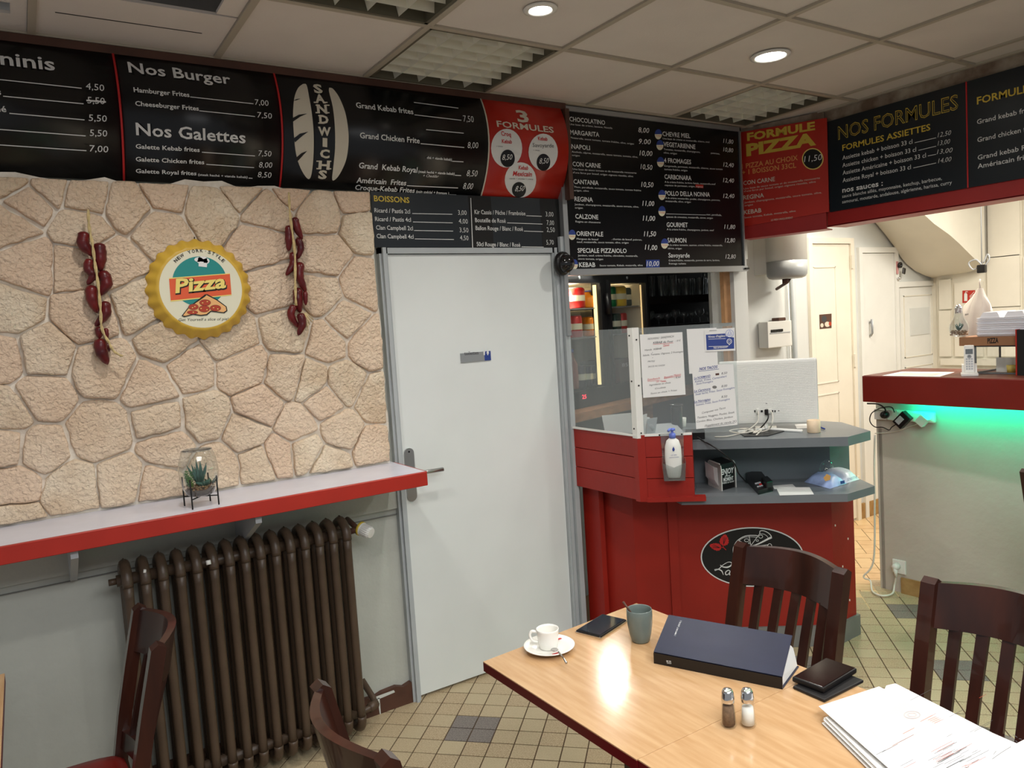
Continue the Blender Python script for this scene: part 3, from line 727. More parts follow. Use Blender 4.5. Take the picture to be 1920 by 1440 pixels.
for ch, a, b, c in (('S', 305, 255, 362), ('A', 313, 319, 378), ('N', 325, 385, 390), ('D', 338, 452, 398), ('W', 330, 528, 412), ('I', 358, 600, 388), ('C', 340, 672, 402), ('H', 330, 745, 402), ('S', 328, 806, 383)):
    ik.text(ch, a, b-2, c, b+2, 54, 'cream_print', .045)
    if ch in 'ANDHI':
        for u in ((a+2, c-2) if ch in 'ANH' else ((a+6,) if ch == 'D' else ((a+c)/2,))):
            ik.poly([(u-14, b-7), (u+14, b-6), (u+14, b+2), (u-14, b+1)], 'cream_print')
            if ch != 'A': ik.poly([(u-14, b-55), (u+14, b-54), (u+14, b-46), (u-14, b-47)], 'cream_print')
for t, a, b, c, d, h in (('Grand Kebab frites', 575, 350, 943, 393, 36), ('Grand Chicken Frite', 598, 545, 982, 580, 38), ('Grand  Kebab Royal', 590, 738, 965, 768, 38), ('Américain  Frites', 575, 832, 893, 850, 36), ('Croque-Kebab Frites', 565, 877, 948, 897, 33)): ik.text(t, a, b, c, d, h)
ik.text('ché + viande kebab)', 1028, 678, 1188, 692, 17); ik.text('(steak haché + viande kebab)', 972, 768, 1205, 783, 17); ik.text('(pain spécial + fromage )', 957, 897, 1168, 909, 18)
ik.text('+ Cheddar', 1003, 795, 1103, 800, 18, bold=0, shear=.3)
for a, b, c, d in ((945, 314, 1230, 351), (948, 394, 1250, 429), (1023, 489, 1265, 512), (988, 579, 1268, 604), (1190, 692, 1263, 696), (1208, 782, 1248, 784), (900, 849, 1228, 864), (1172, 907, 1217, 909)): ik.line(a, b, c, d, 5)
for t, a, b, c, d in (('7,50', 1265, 440, 1332, 445), ('8,00', 1290, 610, 1358, 612), ('8,50', 1282, 790, 1350, 793), ('8,00', 1258, 872, 1320, 875)): ik.text(t, a, b, c, d, 42, bold=-.004, shear=.1)
ik.done(b3, {'cream_print': 'loaf_print', 'black': 'loaf_slashes'})
# -- red formulas panel
b4 = thing('menu_board', 'curved glossy red menu board headed 3 Formules with three white circles', 'menu board', (2.13, 3.1, 2.31), 'curved glossy menu panels over the stone wall')
curved_panel('panel', 1.907, 2.366, 2.31, 2.752, 'redboard', b4)
ik = Ink(CS, ZR)
ik.text('3', 508, 345, 665, 360, 155, 'cream_print', .03)
ik.text('FORMULES', 228, 415, 995, 500, 84, 'cream_print', .02)
for cx, cy, rx, ry in ((355, 707, 210, 262), (848, 760, 198, 250), (542, 1135, 212, 238)): ik.disc(cx, cy, rx, ry, 'white#%d' % cx)
for cx, cy, rx, ry in ((367, 845, 97, 118), (850, 898, 92, 115), (520, 1268, 95, 105)): ik.disc(cx, cy, rx, ry, 'black#%d' % cx, .0042)
for t, a, b, c, d, h in (('Croq', 280, 535, 412, 552, 62), ('Kebab', 290, 638, 425, 646, 55), ('Kebab', 778, 600, 905, 608, 52), ('Kebab', 512, 993, 642, 1000, 55), ('Mexicain', 435, 1080, 690, 1090, 68)): ik.text(t, a, b, c, d, h, 'redprint', .02, e=.0045)
for t, a, b, c, d, h in (('+ frites', 215, 688, 300, 692, 18), ('Savoyarde', 705, 690, 990, 700, 56), ('+ frites', 715, 742, 800, 746, 18), ('viande + cheddar + crème', 390, 1125, 708, 1135, 20)): ik.text(t, a, b, c, d, h, 'darkprint', .0, e=.0045)
for a, b, c, d in ((290, 868, 425, 862), (790, 918, 915, 912), (460, 1290, 582, 1285)): ik.text('8,50', a, b, c, d, 78, 'paper', .0, .15, e=.0056)
ik.done(b4, {'white': 'price_circle', 'black': 'price_dot'})
curved_panel('seam_strip', 1.902, 1.909, 2.31, 2.752, 'cream_print', b4, e=.001)
# -- drinks board over the door
b5 = thing('drinks_board', 'flat dark grey drinks board over the white door with the yellow heading Boissons', 'menu board', (1.86, 3.12, 2.07))
MB().box(1.345, 2.365, 3.122, 3.128, 2.068, 2.309).build('panel', 'slate', b5)
MB().box(1.83, 1.954, 3.1213, 3.122, 2.069, 2.308).build('price_strip', 'blackm', b5); MB().box(2.24, 2.36, 3.1213, 3.122, 2.069, 2.308).build('price_strip', 'blackm', b5)
S = Surf((0, 3.1212, 0), (1, 0, 0)); ik = Ink(S, Z2)
ik.text('BOISSONS', 690, 950, 918, 962, 38, 'yellow', .02)
for t, a, b, c, d in (('Ricard / Pastis 2cl', 693, 1022, 922, 1030), ('Ricard / Pastis 4cl', 697, 1078, 927, 1083), ('Clan Campbell 2cl', 703, 1133, 940, 1138), ('Clan Campbell 4cl', 707, 1188, 944, 1192), ('Kir Cassis / Pêche / Framboise', 1336, 1033, 1663, 1042), ('Bouteille de Rosé', 1340, 1085, 1536, 1090), ('Ballon Rouge / Blanc / Rosé', 1343, 1136, 1647, 1142), ('50cl Rouge / Blanc / Rosé', 1350, 1240, 1630, 1244)): ik.text(t, a, b, c, d, 29, bold=.008)
for a, b, c, d in ((935, 1028, 1193, 1033), (940, 1082, 1195, 1088), (947, 1137, 1198, 1141), (952, 1191, 1203, 1195), (1668, 1042, 1768, 1046), (1545, 1088, 1772, 1096), (1653, 1141, 1777, 1145), (1637, 1242, 1780, 1244)): ik.line(a, b, c, d, 4)
for t, a, b, c, d in (('3,00', 1230, 1038, 1285, 1040), ('4,00', 1235, 1093, 1293, 1096), ('3,50', 1240, 1150, 1297, 1152), ('4,50', 1243, 1200, 1297, 1203), ('3,00', 1793, 1048, 1843, 1050), ('7,00', 1800, 1103, 1847, 1105), ('2,50', 1800, 1148, 1852, 1150), ('5,70', 1798, 1230, 1845, 1230)): ik.text(t, a, b, c, d, 32, bold=-.005)
ik.poly([(1309, 930), (1313, 930), (1326, 1254), (1321, 1254)])
ik.done(b5)
# -- pizza board in its aluminium frame
b6 = thing('pizza_menu_board', 'large black framed pizza price list hanging over the kiosk opening', 'menu board', (3.05, 3.09, 1.94))
PX0, PX1, PZ0, PZ1 = 2.385, 3.70, 1.955, 2.745
MB().box(PX0, PX1, 3.10, 3.108, PZ0, PZ1).build('panel', 'black', b6)
MB().box(PX0-.01, PX1+.02, 3.085, 3.125, PZ0-.032, PZ0).box(PX0-.01, PX1+.01, 3.09, 3.125, PZ1, PZ1+.024).box(PX0-.028, PX0, 3.09, 3.125, PZ0-.03, PZ1+.024).box(PX1, PX1+.01, 3.09, 3.125, PZ0, PZ1+.02).build('frame', 'alu', b6)
S = Surf((0, 3.0995, 0), (1, 0, 0)); ik = Ink(S, Z3)
TT = [('CHOCOLATINO', 117, 200, 400, 230), ('MARGARITA', 122, 305, 354, 325), ('NAPOLI', 134, 418, 280, 430), ('CON CARNE', 142, 557, 365, 572), ('CANTANIA', 150, 697, 348, 708), ('REGINA', 157, 835, 303, 842), ('CALZONE', 164, 973, 346, 980), ('ORIENTALE', 173, 1110, 385, 1115), ('SPECIALE PIZZAIOLO', 182, 1245, 571, 1247), ('KEBAB', 194, 1358, 322, 1358), ('CHEVRE MIEL', 856, 318, 1077, 335), ('VEGETARIENNE', 864, 400, 1117, 422), ('4 FROMAGES', 868, 528, 1083, 542), ('CARBONARA', 872, 658, 1085, 670), ('POLLO DELLA NONNA', 877, 790, 1232, 800), ('GOURMET', 889, 1040, 1057, 1042), ('SAUMON', 896, 1163, 1045, 1165), ('Savoyarde', 903, 1283, 1072, 1283)]
for t in TT: ik.text(*t, 38, bold=.012)
SS = [('Une base de crème, banane, Nutella', 118, 230, 457, 262), ('Mozzarella, sauce tomate, tomate fraîche, olive, origan', 122, 337, 628, 387), ('Anchois, câpres, mozzarella, sauce tomate, tomate, olive,', 135, 449, 660, 492), ('origan', 137, 476, 198, 481), ('Une base de sauce tomate et de mozzarella recouverte', 143, 587, 648, 618), ("d'une farce pur boeuf, origan oignons rissolés, olive", 144, 614, 622, 645), ('Thon, persillade, mozzarella, sauce tomate, tomate fraîche', 152, 729, 685, 757), ('origan, olive', 153, 756, 270, 761), ('Jambon, champignons, mozzarella, sauce tomate, olive,', 158, 867, 667, 887), ('origan', 160, 894, 222, 896), ('Regina en chaussons', 165, 1004, 363, 1011), ('Merguez de boeuf', 174, 1141, 347, 1146), (', chorizo de boeuf, poivron,', 450, 1143, 692, 1149), ('oeuf, mozzarella, sauce tomate, olive, origan', 176, 1166, 586, 1172), ('Jambon, oeuf, crème fraîche, ciboulette, mozzarella,', 184, 1273, 660, 1277), ('sauce tomate, origan', 185, 1299, 383, 1303), ('Sauce tomate, Kebab, mozarella, olive', 357, 1353, 698, 1351), ('Une base de crème et mozzarella, chèvre, miel', 856, 344, 1228, 373), ('Tomates, mozzarella, champignons,', 865, 429, 1155, 453), ('poivrons,', 1240, 459, 1310, 466), ('olive, origan', 865, 456, 970, 465), ('Gorgonzola, parmesan, mozzarella, chèvres, sauce tomate', 868, 561, 1332, 588), ('tomate fraîche, origan', 870, 588, 1053, 599), ('A la crème fraîche, lardons fumés, mozzarella,oeuf', 873, 689, 1276, 707), ('copeaux de parmesan, origan,', 874, 715, 1115, 725), ('A la crème moutardée, poulet, champignons, poivrons,', 879, 816, 1313, 834), ('mozzarella, olive, origan', 880, 841, 1080, 849), ('mer, persillade,', 1205, 948, 1325, 953), ('queues de crevettes, mozzarella, citron, origan', 885, 966, 1255, 976), ('A la crème fraîche, champignons, jambon, oeuf', 890, 1066, 1264, 1073), ('A la crème tomatée, saumon, crème fraîche, mozzarella,', 897, 1190, 1333, 1193), ('citron, origan', 898, 1216, 1008, 1218), ('Crème fraîche, mozzarella, pomme de terre, lardons,', 905, 1313, 1310, 1311), ('fromage raclette', 906, 1338, 1042, 1338)]
for t in SS: ik.text(*t, 15, bold=.0)
ik.line(885, 935, 1200, 944, 3)
PP = [('8,00', 663, 288, 750, 295), ('9.00', 668, 380, 762, 385), ('10,00', 672, 472, 775, 478), ('10,50', 680, 580, 775, 588), ('10,50', 686, 722, 783, 726), ('11,00', 695, 872, 790, 875), ('11,00', 698, 990, 797, 993), ('11,50', 707, 1115, 804, 1115), ('11,00', 715, 1220, 814, 1225), ('10,00', 728, 1352, 828, 1350), ('11,80', 1337, 372, 1418, 382), ('10,80', 1337, 440, 1417, 450), ('12,40', 1338, 560, 1421, 568), ('12,40', 1336, 685, 1423, 690), ('12,40', 1337, 810, 1426, 812), ('11,80', 1345, 1055, 1433, 1057), ('12,80', 1350, 1163, 1432, 1163), ('12,80', 1355, 1292, 1437, 1292)]
for k, t in enumerate(PP): ik.text(*t, 42 if t[1] < 1000 else 36, 'paper', .004, .2, e=.002)
ik.poly([(723, 1302), (832, 1300), (832, 1362), (725, 1364)], 'blueprint', .0014); ik.poly([(1118, 702), (1180, 706), (1180, 732), (1118, 726)], 'redboard', .0008); ik.text('oignon', 1122, 724, 1176, 728, 14, 'paper', 0)
for cx, cy in ((95, 300), (105, 405), (108, 535), (120, 705), (137, 1103), (155, 1338), (822, 305), (835, 390), (840, 525), (851, 787), (851, 915), (872, 1173)):
    ik.disc(cx, cy, 28, 40, 'capcream', .0012); ik.disc(cx, cy-1, 28, 40, 'blueprint', .0016, 14, 0, PI, 2*PI); ik.text('halal', cx-18, cy+14, cx+20, cy+17, 10, 'orange', 0, e=.0018)
ik.done(b6, {'capcream': 'sticker', 'paper': 'price_writing', 'blueprint': 'sticker_band', 'redboard': 'red_patch', 'orange': 'sticker_print'})
MB().box(PX1-.01, PX1+.022, 3.075, 3.086, PZ0-.022, PZ0-.012).build('clip', 'blackm', b6)
# -- red pizza formula sign on the angled return
S1 = Surf(A+nAB*.018, dAB); b7 = thing('pizza_formula_sign', 'flat red sign headed Formule Pizza in yellow, left of the Nos Formules board', 'menu board', (A.x, A.y, 2.235))
L_ = (B-A).length
q = [S1.hit(1380+30*.28125, 120+455*.28125), S1.hit(1380+605*.28125, 120+358*.28125), S1.hit(1380+620*.28125, 120+985*.28125), S1.hit(1380+48*.28125, 120+1085*.28125)]
pts = [S1.p(a, b, 0) for a, b in q]; MB().extrude(pts, -nAB*.006).build('panel', 'redboard', b7)
ik = Ink(S1, Z4)
ik.text('FORMULE', 75, 512, 528, 437, 52, 'yellow', .04); ik.text('PIZZA', 70, 612, 535, 535, 78, 'yellow', .05)
for a, b in ((75, 512), (455, 450)): pass
ik.text('1 PIZZA AU CHOIX', 40, 700, 413, 640, 34, 'peach', .012); ik.text('+ 1 BOISSON 33CL', 42, 740, 402, 690, 34, 'peach', .012)
ik.disc(512, 633, 72, 72, 'lightyellow', .0012); ik.disc(512, 633, 65, 65, 'black', .002); ik.text('11,50', 455, 655, 575, 640, 42, 'paper', -.005, .15, e=.003)
for t in (('CON CARNE', 50, 808, 260, 780), ('REGINA', 50, 905, 187, 888), ('KEBAB', 54, 1003, 170, 988)): ik.text(*t, 29, 'cream_print', .012)
for t in (('Une base de sauce tomate et de mozzarella recouverte', 52, 838, 560, 765), ("d'une farce pur boeuf, origan oignons rissolés, olive", 54, 855, 532, 790), ('Jambon, champignons, mozzarella, sauce tomate, olive,', 56, 930, 572, 862), ('origan', 57, 950, 113, 942), ('Sauce tomate, Kebab, mozarella, olive', 56, 1030, 398, 985), ('LE MIDI UNIQUEMENT', 235, 1047, 380, 1030)): ik.text(*t, 13, 'cream_print', 0)
ik.done(b7, {'lightyellow': 'price_ring', 'black': 'price_dot'})
# -- formulas boards on the beam
S2 = Surf((3.922, 0, 0), (0, -1, 0))
def board_x(name, label, ya, yb, za, zb, m):
    t = thing(name, label, 'menu board', (3.925, (ya+yb)/2, za), 'black formula boards on the red beam')
    MB().box(3.922, 3.93, yb, ya, za, zb).build('panel', m, t); return t
yL = atX(1553, 300, 3.922).y; yM = atX(1813, 250, 3.922).y
b8 = board_x('formula_board', 'flat black board with outlined heading Nos Formules and yellow Formules Assiettes', yL, yM+.002, 2.212, 2.712, 'slate2')
ik = Ink(S2, Z4)
ik.text('NOS FORMULES', 682, 505, 1482, 300, 92, 'yellow', .012); ik.text('NOS FORMULES', 684, 504, 1480, 300.5, 90, 'slate2', -.018, e=.0022)
ik.text('FORMULES ASSIETTES', 710, 578, 1297, 440, 40, 'yellow', .015)
for t in (('Assiette kebab + boisson 33 cl', 710, 640, 1177, 530), ('Assiette chicken + boisson 33 cl', 710, 690, 1202, 583), ('Assiette Américaine + boisson 33 cl', 712, 740, 1267, 622), ('Assiette Royal + boisson 33 cl', 712, 790, 1167, 700)): ik.text(*t, 29, bold=.006)
ik.text('nos sauces :', 710, 858, 980, 810, 36, bold=.02)
for t in (('sauce blanche aillés, mayonnaise, ketchup, barbecue,', 709, 893, 1373, 772), ('samouraï, moutarde, andalouse, algérienne, harissa, curry', 709, 930, 1440, 800)): ik.text(*t, 23, bold=0)
for a, b, c, d in ((1192, 523, 1335, 490), (1217, 574, 1335, 546), (1280, 611, 1335, 600), (1183, 691, 1335, 658)): ik.line(a, b, c, d, 4)
for t in (('12,50', 1345, 490, 1435, 472), ('13,00', 1345, 545, 1428, 530), ('13,00', 1340, 602, 1445, 588), ('14,00', 1348, 662, 1437, 648)): ik.text(*t, 33, bold=-.008, shear=.25)
ik.done(b8, {'yellow': 'lettering', 'slate2': 'heading_inlay'})
b9 = board_x('formula_board', 'flat blue-black board cut off by the right edge, heading Formules in yellow', yM-.002, .9, 2.212, 2.712, 'slate2')
MB().box(3.920, 3.922, yM-.004, yM+.002, 2.212, 2.712).build('seam_strip', 'redprint', b9)
ik = Ink(S2, Z4)
ik.text('FORMULES', 1607, 270, 1990, 176, 50, 'yellow', .02)
for t in (('Grand kebab frites', 1607, 402, 2000, 308), ('Grand chicken frites', 1610, 522, 2025, 428), ('Grand kebab Royal', 1612, 640, 2025, 551), ('Amériacain frites', 1612, 698, 1990, 624)): ik.text(*t, 33, bold=.008)
ik.done(b9)

# ================================================================== STONE WALL DECOR
def chili_string(label, win, pods, cord, husk=None):
    ox, oy, sc = win
    P = lambda x, y, d=3.035: atY(ox+x*sc, oy+y*sc, d)
    t = thing('chilli_string', label, 'dried chillies', tuple(P(*cord[-1])), 'strings of dried red chillies on the stone wall')
    up = lambda p: spl([P(x, y, p) for x, y in cord], 4)
    for sgn in (-1, 1):       # two plaited strands
        pts = [p+Vector((math.sin(i*1.1)*.0026*sgn, -.014+math.cos(i*1.1)*.003*sgn, 0)) for i, p in enumerate(up(3.022))]
        MB().tube(pts, .0032, 6).build('cord_strand', 'rope', t)
    for k, (pp, r) in enumerate(pods):
        rr = r*sc/500*1.02
        rr = r*sc*2.9/FPX
        q = spl([P(x, y, 3.030+(.012 if k % 2 else 0)) for x, y in pp], 5); n = len(q)
        rs = [1.12*rr*(.75 if i == 0 else 1) * (1-.55*max(0, (i/(n-1)-.5)/.5)**1.5) * (1+.06*math.sin(i*2.1+k)) for i in range(n)]
        q = [q[0]+(q[0]-q[1]).normalized()*rr*.25]+q+[q[-1]+(q[-1]-q[-2]).normalized()*rs[-1]*.8]; rs = [rr*.25]+rs+[rs[-1]*.25]
        MB().tube(q, rs, 12).build('chilli', 'chili', t)
    if husk:
        for a, b in husk: MB().tube([P(*a), P(*b)], .002, 5).build('husk', 'rope', t)
    return t
chili_string('string of dried red chillies left of the round pizza sign', (130, 380, .2361), [([(122, 240), (112, 330), (190, 415)], 38), ([(235, 330), (245, 430), (245, 530)], 40), ([(165, 455), (150, 520), (188, 575), (150, 640)], 30), ([(262, 550), (295, 640), (240, 728)], 38), ([(175, 665), (182, 760), (215, 860)], 38), ([(280, 790), (288, 880), (215, 970)], 33), ([(235, 990), (240, 1070)], 26), ([(290, 1000), (300, 1080)], 15), ([(245, 1090), (255, 1180), (298, 1270)], 40), ([(300, 1120), (312, 1175)], 24)], [(147, 60), (155, 200), (180, 330), (200, 480), (225, 650), (245, 850), (255, 1000), (310, 1110), (350, 1180), (415, 1220)])
chili_string('string of dried red chillies right of the round pizza sign', (500, 340, .2222), [([(235, 310), (258, 400), (295, 480)], 30), ([(190, 380), (190, 470), (185, 575)], 34), ([(265, 485), (288, 560), (265, 645)], 28), ([(220, 605), (228, 690), (170, 785)], 32), ([(285, 690), (275, 800), (325, 920)], 36), ([(262, 905), (265, 1000), (280, 1095)], 38), ([(325, 930), (330, 1040)], 19), ([(228, 1050), (205, 1130), (262, 1225)], 30), ([(285, 1120), (302, 1200), (270, 1290)], 33)], [(178, 100), (190, 300), (228, 600), (232, 860), (238, 1050)], [((320, 1110), (385, 1190)), ((325, 1120), (365, 1210)), ((320, 1115), (345, 1230)), ((330, 1105), (395, 1170))])
# bottle-cap sign
CAPC = Vector((.595, 0, 1.903))
bc = thing('bottle_cap_sign', 'round yellow bottle-cap shaped tin pizza sign on the stone wall', 'sign', (CAPC.x, 3.05, CAPC.z))
n = 24; seg = n*8; prof = [(.145, 3.020), (.152, 3.019), (.158, 3.024), (.172, 3.040), (.183, 3.052), (.185, 3.060)]
vs = []; fs = []
for r, y in prof:
    for k in range(seg):
        a = 2*PI*k/seg; f = (r-.15)/.035; f = max(0, f); w = math.cos(a*n); rr = r+f*(.0045*w)*1.0; yy = y+(f*.006*(1-w)/2)
        vs.append((CAPC.x+rr*math.cos(a), yy, CAPC.z+rr*math.sin(a)))
for i in range(len(prof)-1):
    for k in range(seg): fs.append((i*seg+k, i*seg+(k+1) % seg, (i+1)*seg+(k+1) % seg, (i+1)*seg+k))
MB().add(vs, fs, True).build('crimped_rim', 'capyellow', bc)
MB().lathe([(.0001, 0), (.1455, 0), (.1455, .02)], (CAPC.x, 3.0195, CAPC.z), 64, Matrix.Rotation(-PI/2, 4, 'X'), False).build('face', 'capcream', bc)
MB().lathe([(.0001, 0), (.17, 0), (.17, .02)], (CAPC.x, 3.045, CAPC.z), 32, Matrix.Rotation(-PI/2, 4, 'X'), False).build('back', 'capyellow', bc)
S = Surf((0, 3.0193, 0), (1, 0, 0), eps=.0004); ik = Ink(S, (260, 440, .14579))
ik.disc(782, 600, 350, 320, 'teal', .0004, 48)
ik.poly([(390, 556), (1172, 496), (1195, 780), (412, 862)], 'lightyellow', .0008); ik.poly([(390, 570), (1172, 506), (1192, 768), (412, 846)], 'orange', .0012)
# chef's hat over the banner
for cx, cy, rx, ry in ((770, 320, 55, 30), (820, 315, 60, 34), (870, 340, 40, 36), (820, 345, 70, 32)): ik.disc(cx, cy, rx, ry, 'paper', .0016)
ik.poly([(770, 355), (880, 365), (876, 420), (770, 408)], 'paper', .0018)
ik.text('Pizza', 470, 760, 1140, 690, 190, 'blackm', .055, .1, e=.0022); ik.text('Pizza', 470, 748, 1125, 678, 182, 'lightyellow', .03, .1, e=.003)
ik.poly([(550, 1045), (640, 930), (850, 770), (880, 765), (1010, 835), (1130, 925), (1140, 980), (1100, 1010), (930, 990), (880, 1035), (800, 1045), (700, 1030), (590, 1060)], 'blackm', .0026)
ik.poly([(568, 1040), (650, 935), (850, 800), (870, 778), (1000, 845), (1118, 930), (1125, 975), (1090, 998), (925, 978), (870, 1022), (800, 1032), (700, 1017), (600, 1045)], 'pizzay', .0032)
for cx, cy, rx, ry in ((852, 875, 70, 38), (702, 930, 62, 36), (840, 955, 68, 40), (985, 945, 68, 38), (690, 1000, 66, 22)): ik.disc(cx, cy, rx+4, ry+4, 'brown', .0036); ik.disc(cx, cy, rx, ry, 'sal', .004)
for cx, cy in ((820, 878), (880, 862), (720, 925), (690, 940), (800, 950), (875, 965), (960, 940), (1015, 955), (700, 998)): ik.disc(cx, cy, 10, 6, 'lightyellow', .0044, 8)
w = 'NEW YORK·STYLE'
for i, ch in enumerate(w):
    a = math.radians(-137+i*(94/(len(w)-1))); cx, cy = 782+395*math.cos(a), 610+385*math.sin(a)
    if ch == ' ': continue
    tx, ty = -math.sin(a), math.cos(a); hw = 19 if ch not in 'W' else 26; hw = 6 if ch == '·' else hw
    p0, p1 = ik.P(cx-tx*hw, cy-ty*hw), ik.P(cx+tx*hw, cy+ty*hw); vs_, fs_ = glyphs(ch, .012, 0)
    xs_ = [v[0] for v in vs_]; w0 = min(xs_); ww = max(xs_)-w0; U = Vector((p1[0]-p0[0], p1[1]-p0[1])); H = U.normalized()*.0125/.73; 
    ik.m('blackm').add([S.p(p0[0]+U.x*(x-w0)/ww-H.y*y, p0[1]+U.y*(x-w0)/ww+H.x*y, .002) for x, y in vs_], fs_)
ik.text('Get Yourself a slice of pie!', 515, 1112, 1158, 1100, 38, 'blackm', 0, .25)
ik.done(bc, {'teal': 'teal_disc', 'orange': 'orange_banner', 'lightyellow': 'yellow_print', 'paper': 'hat_print', 'blackm': 'lettering', 'pizzay': 'pizza_slice_print', 'sal': 'salami_print', 'brown': 'salami_outline'})
MB().tube([(CAPC.x-.002, 3.06, CAPC.z+.183), (CAPC.x, 3.06, CAPC.z+.196)], .002, 6).build('hook', 'blackm', bc)

# ================================================================== SHELF AND RADIATOR
sh = thing('wall_shelf', 'long white shelf with thick red front edge under the stone wall', 'shelf', (.4, 3.0, 1.07))
zs = 1.70-.575
fr = [(atZ(0, 1030, zs).x-.9, atZ(0, 1030, zs).y), (1.335, atZ(797, 884, zs).y)]
ys0 = fr[1][1]
MB().box(-1.2, 1.335, ys0+.004, 3.135, zs-.035, zs).build('shelf_board', 'shelf', sh)
MB().rbox(-1.2, 1.337, ys0-.012, ys0+.004, zs-.056, zs+.0005, .002, 1).box(1.3355, 1.341, ys0, 3.08, zs-.056, zs).build('front_edge', 'redtrim', sh)
for px, py in ((140, 1045), (485, 975)):
    p = atY(px, py, ys0+.02)
    for_b = MB().extrude([(p.x-.011, ys0+.02, zs-.036), (p.x-.011, 3.14, zs-.036), (p.x-.011, 3.14, zs-.24), (p.x-.011, 3.11, zs-.24), (p.x-.011, ys0+.02, zs-.085)], (.022, 0, 0)).build('shelf_bracket', 'greyplastic', sh)
rd = thing('radiator', 'old brown cast-iron column radiator under the red-edged shelf', 'radiator', (.64, 3.0, 0))
RX0, RP, RZ0, RZ1 = .242, .0575, .055, .925
secs = None
def section(x):
    mb = MB()
    cols = [2.945, 3.005, 3.065]
    for j, y in enumerate(cols):
        mb.tube([(x, y, RZ0+.05), (x, y, RZ0+.1), (x, y, (RZ0+RZ1)/2), (x, y, RZ1-.1), (x, y, RZ1-.05)], [.018, .0165, .0165, .0165, .018], 12)
    # header loops, with the little crest on top
    def loop(zc, sgn):
        return [(x, 2.945-.004, zc-sgn*.055), (x, 2.948, zc-sgn*.02), (x, 2.965, zc), (x, 3.005, zc+sgn*.014), (x, 3.045, zc), (x, 3.062, zc-sgn*.02), (x, 3.069, zc-sgn*.055)]
    mb.tube(spl(loop(RZ1-.005, 1), 3), .0185, 10); mb.tube(spl(loop(RZ0+.008, -1), 3), .0185, 10)
    mb.add([(x-.008, 2.985, RZ1+.012), (x+.008, 2.985, RZ1+.012), (x+.008, 3.035, RZ1+.012), (x-.008, 3.035, RZ1+.012), (x, 3.0, RZ1+.030), (x, 3.02, RZ1+.030)], [(0, 1, 4), (1, 2, 5, 4), (2, 3, 5), (3, 0, 4, 5), (0, 3, 2, 1)])
    return mb
s0 = section(0).build('section', 'rad', rd); OFFr = OFF[rd.name]; s0.data.transform(Matrix.Translation((OFFr.x, 0, 0)))
for k in range(15):
    o = s0 if k == 0 else s0.copy()
    if k: COL.objects.link(o)
    o.parent = rd; o.location = (RX0+.0+k*RP-OFFr.x, 0, 0)
mb = MB()
MB().tube([(RX0-.03, 3.0, RZ0+.05), (RX0+14*RP+.03, 3.0, RZ0+.05)], .021, 14).build('nipple_rail', 'rad', rd); mb.tube([(RX0-.03, 3.0, RZ1-.045), (RX0+14*RP+.03, 3.0, RZ1-.045)], .021, 14)
mb.tube([(RX0-.055, 3.0, RZ1-.045), (RX0-.03, 3.0, RZ1-.045)], .012, 8); mb.build('nipple_rail', 'rad', rd)
MB().tube([(RX0+5*RP-.02, 2.93, RZ1-.02), (RX0+5*RP-.02, 2.925, RZ1-.035)], .009, 8).tube([(RX0+RP-.006, 2.93, RZ1-.01), (RX0+RP+.002, 2.93, RZ1-.012)], .007, 8).build('paint_chip', 'plastic', rd)
xe = RX0+14*RP
MB().tube([(xe+.02, 3.0, RZ1-.045), (xe+.075, 3.0, RZ1-.04), (xe+.085, 2.995, RZ1-.04)], .013, 10).tube([(xe+.07, 3.0, RZ1-.04), (xe+.07, 3.12, RZ1-.02)], .012, 8).build('valve_body', 'brown', rd)
vm = Matrix.Rotation(math.radians(62), 4, 'Z') @ Matrix.Rotation(math.radians(100), 4, 'X')
vm = Vector((.45, -.85, -.28)).normalized().to_track_quat('Z', 'Y').to_matrix().to_4x4()
kn = MB(); vs = []; kp = [(.028, .0), (.028, .008), (.0265, .010), (.0265, .046), (.021, .056), (.0001, .058)]
for r, z in kp:
    for k in range(40):
        a = 2*PI*k/40; rr = r*(1-(.08 if (k % 2 and .011 < z < .057) else 0)); vs.append(vm @ Vector((rr*math.cos(a), rr*math.sin(a), z))+Vector((xe+.082, 2.995, RZ1-.04)))
kn.add(vs, [(i*40+k, i*40+(k+1) % 40, (i+1)*40+(k+1) % 40, (i+1)*40+k) for i in range(5) for k in range(40)], False); kn.build('thermostat_knob', 'plastic', rd)
MB().lathe([(.030, -.006), (.030, .003), (.028, .005)], (xe+.082, 2.995, RZ1-.04), 24, vm).build('knob_ring', 'yellow', rd)
MB().tube([(xe+.02, 3.0, RZ0+.05), (xe+.09, 3.02, RZ0+.045), (xe+.1, 3.06, RZ0+.06), (xe+.075, 3.115, RZ0+.13)], .014, 10).tube([(xe+.06, 3.01, RZ0+.048), (xe+.1, 3.03, RZ0+.05)], .019, 8).build('return_pipe', 'rad', rd)
for k in (1, 12): MB().prism([(RX0+k*RP-.016, 2.93), (RX0+k*RP+.016, 2.93), (RX0+k*RP+.012, 3.08), (RX0+k*RP-.012, 3.08)], 0, RZ0+.01).build('foot', 'rad', rd)

